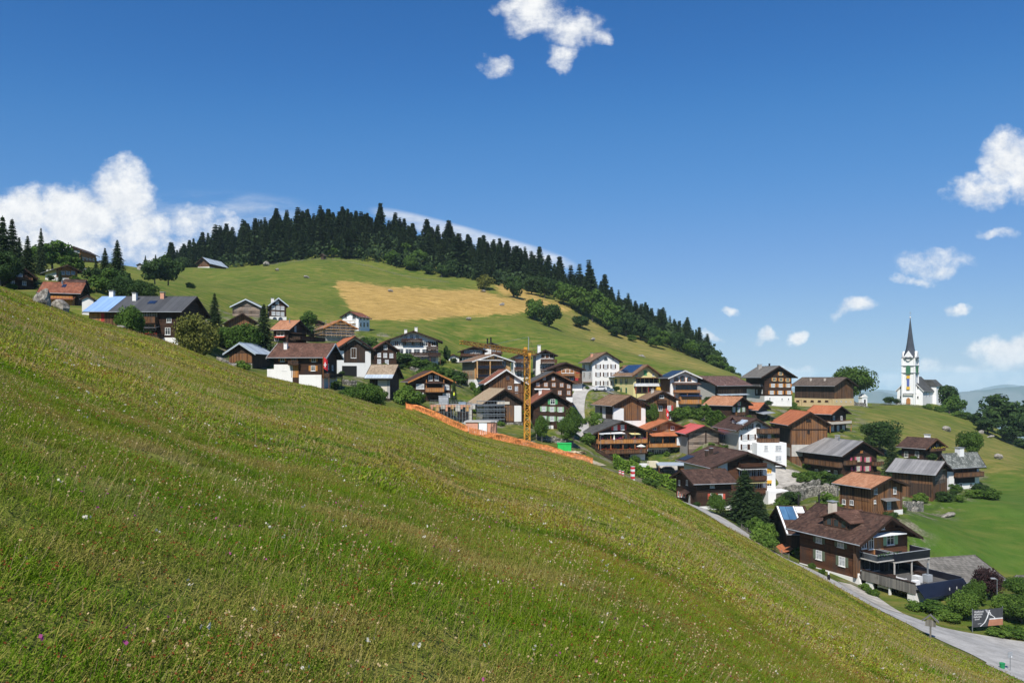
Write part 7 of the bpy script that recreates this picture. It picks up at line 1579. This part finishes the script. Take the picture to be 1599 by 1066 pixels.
# ------------------------------------------------------------------ signs, poles, flags, banner
REDP = flat('signal_red', (.60, .03, .04)); WHP = flat('signal_white', (.75, .75, .75))
def pylon(px, pyb, Y, hh, w, label):
    r = empty('striped_post', P(px, pyb, Y), R(20), label, 'post'); n = 6
    for i in range(n): m = MB(); m.box(-w / 2, w / 2, -w / 2, w / 2, hh * i / n, hh * (i + 1) / n - .002); m.build('band', REDP if i % 2 else WHP, r)
    m = MB(); m.box(-w / 2 - .03, w / 2 + .03, -w / 2 - .03, w / 2 + .03, hh, hh + .05); m.build('cap', WHP, r)
pylon(988, 751, 160, 2.9, .62, 'red and white striped square post in front of the green hedge')
pylon(968, 746, 160, 1.5, .35, 'short red and white post left of the tall striped one'); pylon(972.5, 748, 160, 1.6, .35, 'second short red and white post, next to the tall striped one')
def pole(px, Y, hh, label, arm=0, r_=.06, mat=STEEL):
    r = empty('lamp_post', G(px, Y), 0, label, 'street lamp'); m = MB(); m.bar((0, 0, -.5), (0, 0, hh), r_, 0, 8, r_ * .7); m.build('pole', mat, r); m = MB(); m.bar((-.05, 0, hh), (arm, 0, hh + .1), r_ * .6, 0, 6); m.box(arm - .3, arm + .25, -.12, .12, hh + .02, hh + .16); m.build('lamp_head', TRIMG, r)
pole(1557, 100, 4.6, 'slim grey street lamp between the hedges right of the purple shrub', -.5); pole(938, 199, 4.5, 'grey lamp post at the left end of the board fence', .5); pole(950, 245, 5.0, 'slim lamp post beside the village road', .6)
pole(1147.7, 205, 4, 'thin grey post beside the open log barn', .1); pole(1294, 190, 3.2, 'dark post in front of the grey metal roof', .1, .08, TRIM)
def infoboard():
    k = (1453 - CX) / FX; Y = np.interp(k, YEK, YEV) - 1.2; r = empty('trail_sign', G(1453, Y), R(-30), 'weathered wooden post with a small gabled board roof at the road edge', 'sign')
    m = MB(); m.box(-.09, .09, -.09, .09, -.5, 2.0); m.build('post', GYV, r); m = MB(); m.box(-.5, .5, -.12, -.09, 1.25, 1.95); m.build('board', GYV, r)
    for s in (-1, 1): m = MB(); m.hexa([(0, -.35, 2.45), (s * .75, -.35, 1.75), (s * .75, .35, 1.75), (0, .35, 2.45), (0, -.35, 2.5), (s * .8, -.35, 1.78), (s * .8, .35, 1.78), (0, .35, 2.5)]); m.build('roof_board', GYV, r)
infoboard()
k = (1577.5 - CX) / FX; Y = np.interp(k, YEK, YEV) - .8; r = empty('road_sign', G(1577.5, Y), R(15), 'grey back of a square road sign on a thin post, lower right', 'sign'); m = MB(); m.bar((0, 0, -.4), (0, 0, 1.5), .03, 0, 6); m.build('post', STEEL, r); m = MB(); m.box(-.26, .26, -.02, .02, 1.3, 1.85); m.build('plate', TRIMG, r); m = MB(); m.box(.08, .2, -.035, -.022, 1.32, 1.45); m.build('white_sticker', WHP, r)
r = empty('litter_bin', G(1565, Y + .2), R(10), 'small green litter bin at the road edge, lower right', 'bin'); m = MB(); m.bar((0, 0, 0), (0, 0, .55), .2, 0, 12, .24); m.build('body', flat('bin_green', (.02, .25, .09)), r); m = MB(); m.bar((0, 0, .551), (0, 0, .6), .26, 0, 12); m.build('lid', flat('bin_green', (.02, .25, .09)), r)
def banner():
    p = P(1519, 979, 95); q = P(1566, 981, 96); d = q - p; L = math.hypot(d.x, d.y); r = empty('banner', p, math.atan2(d.y, d.x), 'large dark advertising banner with white script and curved white bands between the hedges', 'banner')
    m = MB(); m.box(0, L, 0, .04, 0, 2.05); m.build('cloth', flat('banner_dark', (.06, .062, .068), .5), r)
    f = lambda a, z, dd: (a, -dd, z)
    def band(pts, w, mat, nm, dd=.01):
        m = MB()
        for (a, b), (c, e) in zip(pts[:-1], pts[1:]): m.prism([(a, b), (a + w, b), (c + w, e), (c, e)], f, 0, dd)
        m.build(nm, mat, r)
    WB = flat('banner_white', (.70, .70, .70))
    band([(1.0, .05), (1.6, .45), (1.95, 1.0), (2.3, 1.9)], .16, WB, 'curved_band'); band([(2.2, 1.9), (2.55, 1.35), (3.05, 1.0), (3.1, .7)], .12, WB, 'curved_band'); band([(1.75, 2.0), (2.0, 1.6), (2.6, 1.2)], .28, flat('banner_grey', (.35, .35, .36)), 'curved_band', .006)
    m = MB(); m.prism([(2.15, 0.02), (L - .02, .02), (L - .02, .75), (2.35, .75)], f, 0, .012); m.build('copper_field', flat('banner_copper', (.45, .20, .12)), r)
    m = MB(); m.prism([(2.35, .77), (L - .02, .77), (L - .02, .9), (2.4, .9)], f, 0, .012); m.build('white_edge', WB, r)
    rr = random.Random(2)
    for row, (z, a0, a1) in enumerate(((1.72, .25, 1.5), (1.42, .2, 1.35), (1.12, .15, 1.2), (.85, .3, .95), (.35, .7, 1.15))):
        m = MB(); a = a0
        while a < a1:
            w = rr.uniform(.04, .10); h_ = (.20 if row < 4 else .07) * rr.uniform(.6, 1.1); m.prism([(a, z), (a + w * .5, z), (a + w * .9, z + h_), (a + w * .4, z + h_)], f, 0, .012); m.prism([(a, z), (a + w, z), (a + w, z + .035), (a, z + .035)], f, 0, .011) if rr.random() < .5 else None; a += w + .035
        m.build('script_line', WB, r)
    for a in (.0, L): m = MB(); m.bar((a, .06, -1.0), (a, .06, 2.2), .05, 0, 6); m.build('pole', STEEL, r)
banner()
def flag(px, py, Y, hh, label, cross=True, rz=0.2, w=1.3, pl=5):
    r = empty('flag', P(px, py, Y), rz, label, 'flag'); m = MB(); m.bar((0, 0, -pl), (0, 0, hh), .05, 0, 6); m.build('flagpole', TRIMO, r); m = MB(); f = lambda a, z, d: (a, d, z)
    n = 6; V = []; 
    for i in range(n + 1):
        for z in (0, 1): V.append((i / n * w * .7, .15 * math.sin(i * 1.3), hh - z * 2.3 - i / n * .7))
    m.add(V, [(2 * i, 2 * i + 2, 2 * i + 3, 2 * i + 1) for i in range(n)]); m.add([(x, y + .03, z) for x, y, z in V], [(2 * i, 2 * i + 2, 2 * i + 3, 2 * i + 1) for i in range(n)]); m.build('cloth', REDP, r)
    if cross: m = MB(); m.box(.32, .5, -.22, -.18, hh - 2.2, hh - 1.2); m.box(.14, .68, -.22, -.18, hh - 1.8, hh - 1.6); m.build('white_cross', WHP, r)
flag(504.5, 571, 162, 1.9, 'red flag with white cross hanging at the corner of the orange shuttered house'); flag(1040, 650, 226, 2.2, 'red flag hanging from the reddish brown chalet', True, .1, 1.3, 2)
def parasol(p, label, rad, hh, closed=False):
    r = empty('parasol', p, 0, label, 'parasol'); m = MB(); m.bar((0, 0, 0), (0, 0, hh), .035, 0, 6); m.build('pole', TRIMW, r); m = MB(); m.bar((0, 0, hh - (.45 if not closed else 1.2)), (0, 0, hh + .1), rad if not closed else .28, 0, 10, .03); m.build('canopy', flat('parasol_cloth', (.74, .72, .62)), r)
parasol(P(1001, 706, 207.5), 'open white parasol at the right end of the lower flower balcony', 1.25, 2.0); parasol(P(959, 691, 207.5), 'closed cream parasol on the upper flower balcony', 1, 2.0, True)
# white shrine under the big tree, roadside monument
r = empty('shrine', P(1347.5, 630, 322), R(20), 'small white wayside shrine right of the big round tree', 'shrine'); m = MB(); m.box(-1.3, 1.3, -1, 1, -1, 2.6); m.build('wall', WHITE2, r); m = MB(); m.prism([(-1.6, 2.6), (1.6, 2.6), (0, 3.9)], lambda a, z, d: (a, d, z), -1.2, 1.2); m.build('roof', WHITE2, r); m = MB(); m.box(-.4, .4, -1.05, -1.0, .1, 1.7); m.build('niche_shade', DRK, r)  # niche depth is only shade, painted as a black sheet
for px, py, Y in ((1247, 788, 140), (1279, 788, 140)):
    m = MB(); m.bar((0, 0, -1), (0, 0, 1.7), .16, 0, 8); m.bar((0, 0, 1.701), (0, 0, 1.8), .22, 0, 8); o = m.build('black_flue', flat('soot_black', (.02, .02, .02))); o.location = P(px, py, Y); tag(o, ('left' if px < 1260 else 'right') + ' of two black flues rising behind the dark house with collectors', 'flue')
r = empty('garden_figure', G(1294, 108.5), 0, 'small black and white garden figure by the white base of the big balcony house', 'garden figure'); m = MB(); m.bar((0, 0, 0), (0, 0, .55), .16, 0, 10, .22); m.bar((0, 0, .55), (0, 0, .8), .22, 0, 10, .1); m.build('body', DRK, r); m = MB(); m.bar((0, 0, .8), (0, 0, 1.05), .1, 0, 10, .12); m.bar((0, 0, 1.05), (0, 0, 1.12), .12, 0, 10, .04); m.build('head', WHP, r)
# ------------------------------------------------------------------ trees and bushes of the village
forest()
for i, (px, Y, h, w, lb) in enumerate([(-14, 205, 20, 1.1, 'dark spruce cut by the left picture edge'), (4, 215, 21, 1.1, 'tallest dark spruce at the left picture edge'), (19, 228, 20, 1.1, 'second tall dark spruce from the left picture edge'), (43, 212, 15.5, 1.1, 'broad dark spruce left of the pale chalet with the low roof'), (64, 268, 18.5, .75, 'thin spruce rising above the broadleaved trees at upper left'),
        (30, 235, 13, 1.1, 'shorter dark spruce between the two tall ones at upper left'), (183, 262, 16, 1.25, 'tall dark spruce right of the highest chalet'), (164, 270, 12.5, 1.2, 'shorter dark spruce left of the tall one, by the highest chalet'), (150, 250, 9, 1.0, 'small dark spruce in front of the highest chalet'), (127, 300, 8, 1.0, 'small spruce under the highest chalet'), (94, 236, 5, 1.0, 'tiny spruce in front of the pale chalet with the low roof'),
        (227, 385, 8, 1.0, 'small skyline spruce left of the hay barn meadow'), (243, 390, 9.5, 1.1, 'second small skyline spruce, beside the dark round tree'), (335, 196, 10.5, 1.2, 'pointed dark spruce right of the long farmhouse'), (412, 192, 13.5, 1.3, 'tall spruce between the beige roofed barn and the orange roofed veranda house'), (709, 196, 6.5, .75, 'slim dark spruce right of the brown chalet with orange trim'),
        (1393, 197, 9.5, 1.35, 'dark conifer right of the house with pink shutters'), (1206, 228, 8.5, 1.3, 'soft conifer in front of the large dark log house'), (1352, 300, .1, .1, '')]):
    tp = {4: 338, 19: 342, 43: 369, 64: 356, 183: 375, 164: 387, 335: 458, 412: 475, 1393: 686, -14: 352, 709: 588}.get(px)
    if tp: h = min(h * 1.7, max(h * .6, (HY - tp) / FX * Y - tz((px - CX) / FX * Y, Y)))
    if h > 1: o = near_spruce(px, Y, h, lb, i % 3, w)
near_spruce(1163, 140, (HY - 733) / FX * 140 - tz((1163 - CX) / FX * 140, 140), 'tall dark spruce standing in front of the big brown roofed white house', 1, 2.3)
near_spruce(1184, 136, 7.0, 'lighter, smaller spruce leaning against the right of the tall dark spruce', 2, 2.0)
T_ = [(82, 300, 15, 16, 'dec', 'large mid green tree left of the highest chalet'), (104, 310, 11, 12, 'dark', 'darker tree touching the left of the highest chalet'), (68, 285, 12, 11, 'dec', 'bright green tree behind the pale chalet with the low roof'), (112, 285, 7, 8, 'dec', 'low tree under the highest chalet'), (0, 200, 11, 10, 'dark', 'dark tree at the left picture edge beside the half hidden chalet'),
      (150, 240, 8, 8, 'dark', 'dark tree behind the small white annexe'), (172, 232, 9.5, 10, 'dec', 'green tree behind the blue section of the farmhouse roof'), (200, 228, 9, 11, 'dark', 'rounded tree behind the middle of the farmhouse roof'), (222, 225, 8, 10, 'dark', 'rounded tree behind the chimneys of the farmhouse'), (186, 240, 10, 9, 'dark', 'dark tree at the foot of the tall spruce by the highest chalet'),
      (242, 322, 13, 11, 'dark', 'left half of the dark tree pair on the meadow above the farmhouse'), (262, 328, 15, 12, 'dark', 'right and taller of the dark tree pair on the meadow above the farmhouse'), (203, 155, 7.2, 5.6, 'dec', 'round crowned fruit tree in front of the long farmhouse'), (306, 154, 9.2, 8.6, 'yel', 'yellow green spreading tree at the right end of the long farmhouse'),
      (357, 192, 7.5, 9, 'dec', 'dense green tree behind the silver roofed shed, left one'), (381, 190, 8.5, 10, 'dec', 'dense green tree behind the silver roofed shed, right one'), (395, 200, 7, 8, 'dec', 'green tree touching the left of the tall spruce'), (481, 278, 7.5, 6, 'dec', 'slim green tree on the slope above the scaffolded house'), (488, 270, 5, 7, 'dark', 'low tree left of the scaffolded house'),
      (575, 268, 7, 7, 'dec', 'green tree under the small bright white house'), (590, 262, 6, 6, 'dec', 'small tree between the white house and the large wide chalet'), (566, 262, 5, 7, 'dark', 'dark tree right of the scaffolded house'), (564, 148, 4.6, 7, 'dec', 'wide bush left of the narrow barn'), (584, 151, 4.8, 5, 'dec', 'rounded bush in front of the narrow barn wall'),
      (1018, 226, 6.0, 4.8, 'dec', 'upright dark green tree between the plank gabled barn and the reddish chalet'), (846, 184, 6.2, 3.4, 'dec', 'leafy tree in front of the house with pale green shutters'), (885, 188, 5.4, 5.2, 'dec', 'round bushy tree right of the house with pale green shutters'), (896, 196, 7.5, 4.5, 'dec', 'tall narrow tree beside the village road'),
      (1331, 325, 18.5, 17.5, 'dec', 'big round tree beside the long tan based barn on the skyline'), (1482, 372, 17, 11, 'dark', 'dark green tree right of the church'), (1489, 360, 10, 10, 'dec', 'lower tree in front of the dark one right of the church'), (1564, 338, 18, 19, 'dark', 'large dark tree on the skyline at far right'), (1543, 330, 9.5, 11, 'dark', 'lower dark tree left of the large one at far right'), (1602, 325, 15, 15, 'dark', 'dark tree cut by the right picture edge'), (1583, 325, 9, 12, 'dark', 'low dark tree in front of the two at far right'),
      (1372, 222, 10.0, 11.5, 'dark', 'round topped dark tree above the house with pink shutters'), (1515, 212, 8.6, 7.2, 'dec', 'lone oval tree on the right meadow above the stone roofed house'), (1388, 352, 4, 5, 'dark', 'small skyline tree left of the church'), (1400, 360, 3, 4, 'dark', 'tiny skyline bush left of the church'), (1120, 140.5, 4.0, 3.4, 'dec', 'small fruit tree in front of the coral shuttered house'),
      (1541, 105, 6.6, 4.0, 'pur', 'purple leaved tree in front of the pale grey roof'), (1502, 99, 4.9, 3.8, 'bri', 'tall green hedge bush left of the banner'), (1572, 99, 4.4, 3.6, 'bri', 'green bush right of the banner'), (1596, 98, 4.7, 4.7, 'dec', 'green bush at the right picture edge by the road'), (1590, 106, 5.0, 4, 'dec', 'taller bush behind the one at the right picture edge'), (1522, 103, 3.6, 3.0, 'dec', 'bush between the green hedge bush and the purple tree')]
TOP = {203: 470, 306: 484, 357: 507, 381: 503, 395: 508, 1331: 566, 1482: 597, 1564: 612, 1372: 652, 1515: 668, 242: 402, 262: 396, 846: 646, 885: 647, 896: 632, 1018: 625, 1502: 918, 1541: 880, 1602: 632, 1543: 650, 564: 594, 584: 596, 1572: 922, 82: 374, 104: 388, 68: 382, 200: 430, 222: 436, 172: 420, 1590: 905, 1596: 925}
for i, (px, Y, h, w, kd, lb) in enumerate(T_):
    if px in TOP: h = min(h * 1.8, max(h * .6, (HY - TOP[px]) / FX * Y - tz((px - CX) / FX * Y, Y)))
    tree(px, Y, h, w, kd, lb, k=i, big=(Y < 230 or i in (26, 28)), stem=.04 if h < 6 or px in (1502, 1572, 1596) else .16)
B_ = [(297, 335, 4, 5, 'dec', 'low bush on the meadow right of the dark tree pair'), (376, 164, 3.2, 4, 'bri', 'round bright bush against the orange gabled shed'), (635, 172, 4.5, 6, 'bri', 'bright bush right of the narrow barn'), (652, 178, 3, 5, 'dec', 'low bush left of the building site'), (628, 240, 4, 9, 'dark', 'dark hedge piece under the large wide chalet'), (648, 240, 4, 9, 'dec', 'hedge piece left of the middle, below the large wide chalet'), (668, 240, 4, 9, 'dark', 'hedge piece under the right end of the large wide chalet'), (690, 240, 4.5, 9, 'dec', 'hedge piece right of the large wide chalet'), (712, 240, 5, 9, 'dark', 'dark hedge piece left of the tan apartment chalet'), (700, 225, 3, 8, 'dec', 'low hedge on the bank left of the tan apartment chalet'), (670, 225, 3, 9, 'dec', 'low hedge on the bank above the brown chalet with orange trim'),
      (752, 222, 4, 5, 'dec', 'bush below the white base of the tan apartment chalet'), (737, 228, 2.5, 3, 'bri', 'small light bush below the tan apartment chalet'), (917, 198, 3.2, 4, 'bri', 'round light bush beside the lower village road'), (930, 222, 4.5, 5, 'bri', 'grassy bush right of the village road'), (912, 222, 2, 2, 'bri', 'tiny bush at the left kerb of the village road'), (958, 206, 2.4, 6, 'bri', 'light bush behind the slate roof of the flower balcony chalet'),
      (1058, 231, 4, 6, 'dec', 'blue green bush behind the orange roofed chalet'), (1072, 233, 3.6, 5, 'bri', 'light bush right of the blue green one'), (1088, 233, 4.5, 5.5, 'dec', 'rounded bush above the pinkish red roof'), (1057, 232, 3.5, 4, 'dec', 'bush at the right of the reddish brown chalet'),
      (1449, 362, 3.2, 5, 'bri', 'light bush right of the churchyard fence'), (1466, 358, 3.0, 6, 'dec', 'bush below the church wall'), (1508, 352, 4.5, 8, 'dec', 'spreading bush on the ridge right of the church'), (1522, 348, 5, 7, 'dark', 'dark bush on the ridge between church and dark trees'), (1498, 355, 3.6, 7, 'bri', 'low light bush on the ridge right of the church trees'), (1598, 312, 5, 8, 'dark', 'low dark bush under the trees at the right edge'),
      (1262, 190, 3.6, 5.5, 'dec', 'left bush in front of the grey metal roofed log house'), (1282, 189, 3.6, 6, 'dec', 'middle bush in front of the grey metal roofed log house'), (1302, 188, 3.4, 5.5, 'dark', 'right bush in front of the grey metal roofed log house'), (1294, 150, 4.4, 4.6, 'bri', 'bright bush left of the rust brown barn'), (1311, 143, 2.6, 4, 'bri', 'low bush at the corner of the rust brown barn'), (1384, 138, 2.4, 4, 'bri', 'climbing green bush in front of the rust brown barn'), (1236, 160, 3.2, 4.5, 'dark', 'dark bush on the bank right of the white annexe'), (1220, 158, 2.2, 3, 'dec', 'small bush under the white annexe'),
      (1191, 127, 4.2, 4.4, 'bri', 'bright green bush at the foot of the tall dark spruce'), (1178, 133, 3.4, 3.6, 'dec', 'green bush in front of the smaller spruce'), (1200, 122, 2.6, 2.8, 'bri', 'light bush at the right end of the lane fence'),
      (1425, 101, 1.5, 1.8, 'bri', 'small round bush before the garage pillar'), (1362, 106, 1.0, 2.2, 'dec', 'low weeds at the garage drive'), (1350, 108, 1.2, 2.0, 'bri', 'weeds at the foot of the white buttress'), (1455, 101, 1.6, 4, 'dec', 'low bush below the solar array'), (1478, 98.5, 1.6, 3.2, 'bri', 'grassy bush left of the tall green hedge bush'), (1588, 94.5, 1.2, 3.5, 'dec', 'low hedge plants by the road at the right edge'), (1560, 94.5, 1.0, 3.0, 'bri', 'low plants under the banner'), (1268, 116.5, .9, 1.2, 'dec', 'left flowering plant at the wall of the big balcony house'), (1284, 113.5, .8, 1.2, 'dec', 'flowering plant at the wall of the big balcony house, right of the left one'), (1492, 186, 2.4, 3.4, 'dec', 'green bush against the white wall under the stone roof'), (1530, 184, 3.0, 4.5, 'dark', 'dark bush right of the stone roofed house'), (1545, 172, 2.6, 5, 'dec', 'wide garden bush below the stone roofed house'), (1520, 172, 2.0, 4, 'bri', 'light garden bush below the stone roofed house'), (1475, 168, 2.4, 3.6, 'dark', 'dark bush between the grey roofed barn and the white wall'), (1500, 168, 1.6, 3, 'bri', 'small light garden bush beside the grey roofed barn'),
      (1336, 216, 3, 6, 'dec', 'hedge in front of the small orange roofed chalet'), (1352, 214, 2.8, 6, 'dark', 'hedge right of the small orange roofed chalet'), (1300, 214, 3, 4, 'bri', 'light bush at the right wall of the reddish plank barn'), (1244, 196, 1.6, 3, 'bri', 'low bush in front of the stone base of the reddish plank barn'), (1015, 170, 2, 4, 'dec', 'grass clump below the bright hedge'), (800, 160, 1.8, 5, 'dark', 'dark weeds on the building site bank'), (765, 158, 1.6, 5, 'dark', 'dark weeds behind the orange net fence'), (832, 162, 1.4, 4, 'dec', 'weeds beside the crane foot'), (855, 160, 1.2, 4, 'dec', 'weeds on the rubble heap'), (540, 158, 2.2, 5, 'dec', 'low bush right of the orange shuttered house'), (352, 160, 1.8, 5, 'dark', 'low garden bush left of the orange gabled shed'), (330, 157, 1.8, 5, 'dec', 'low garden bush below the yellow green tree'), (1108, 255, 2.8, 4, 'dark', 'bush under the patched rusty roof'), (1240, 262, 3, 4, 'dec', 'bush between the log house and the long barn'), (830, 250, 4, 5, 'dark', 'dark shrub beside the crane mast'), (857, 250, 4.4, 4, 'dark', 'dark shrub in front of the chalet with the bent flue')]
for i, (px, Y, h, w, kd, lb) in enumerate(B_): bush(px, Y, h, w, kd, lb, i)
for px, Y, h, w, lb in ((696, 262, 6, 1.7, 'left columnar cypress below the crane jib'), (700, 262, 4.5, 1.5, 'right, shorter columnar cypress below the crane jib'), (889, 265, 4.8, 1.6, 'left columnar cypress beside the white four storey house'), (893.5, 265, 4.6, 1.6, 'right columnar cypress beside the white four storey house')):
    tree(px, Y, h, w, 'dark', lb, stem=.02)
hedge([(958, 178), (985, 177), (1010, 176), (1040, 175), (1060, 174)], 2.8, 1.6, L_HDG, 'bright green clipped hedge below the parked cars, behind the striped post', 1)
hedge([(1102, 230), (1122, 229), (1141, 229)], 5.2, 2.6, L_DEC, 'tall dark green hedge in front of the mint shuttered house', 2)
hedge([(620, 243), (650, 243), (680, 243), (716, 242)], 3.4, 2.4, L_DEC, 'long dark hedge on the bank below the large wide white chalet', 3, 20)
hedge([(1320, 217), (1345, 215), (1366, 214)], 1.8, 1.4, L_DRK, 'low garden hedge below the small orange roofed chalet', 4)
# garden shrubs at the corners of the houses
rs = random.Random(21)
for i, h_ in enumerate(HOUSES):
    y_ = h_.cen.y
    if y_ > 290 or y_ < 130 or h_.root.get('category') in ('church',): continue
    c_, s_ = math.cos(h_.th), math.sin(h_.th)
    for j, (lx, ly) in enumerate(((rs.uniform(-1, 1) * h_.w / 2, -h_.l / 2 - rs.uniform(1.2, 2.4)), (-h_.w / 2 - rs.uniform(1.2, 2.2), rs.uniform(-.5, .5) * h_.l), (h_.w / 2 + 1.6, -h_.l / 2 + rs.uniform(-1, 2)))):
        if rs.random() < .22: continue
        x_, yy = h_.cen.x + c_ * lx - s_ * ly, h_.cen.y + s_ * lx + c_ * ly
        lab = ' '.join(h_.root['label'].replace(',', '').split()[:8]); w_ = rs.uniform(1.6, 3.4)
        bush(CX + FX * x_ / yy, yy, w_ * rs.uniform(.5, .85), w_, rs.choice(['dec', 'bri', 'dark', 'bri']), ('garden shrub before the ', 'garden shrub left of the ', 'garden shrub right of the ')[j] + lab, i, name='garden_shrub', cat='shrub')
grass()
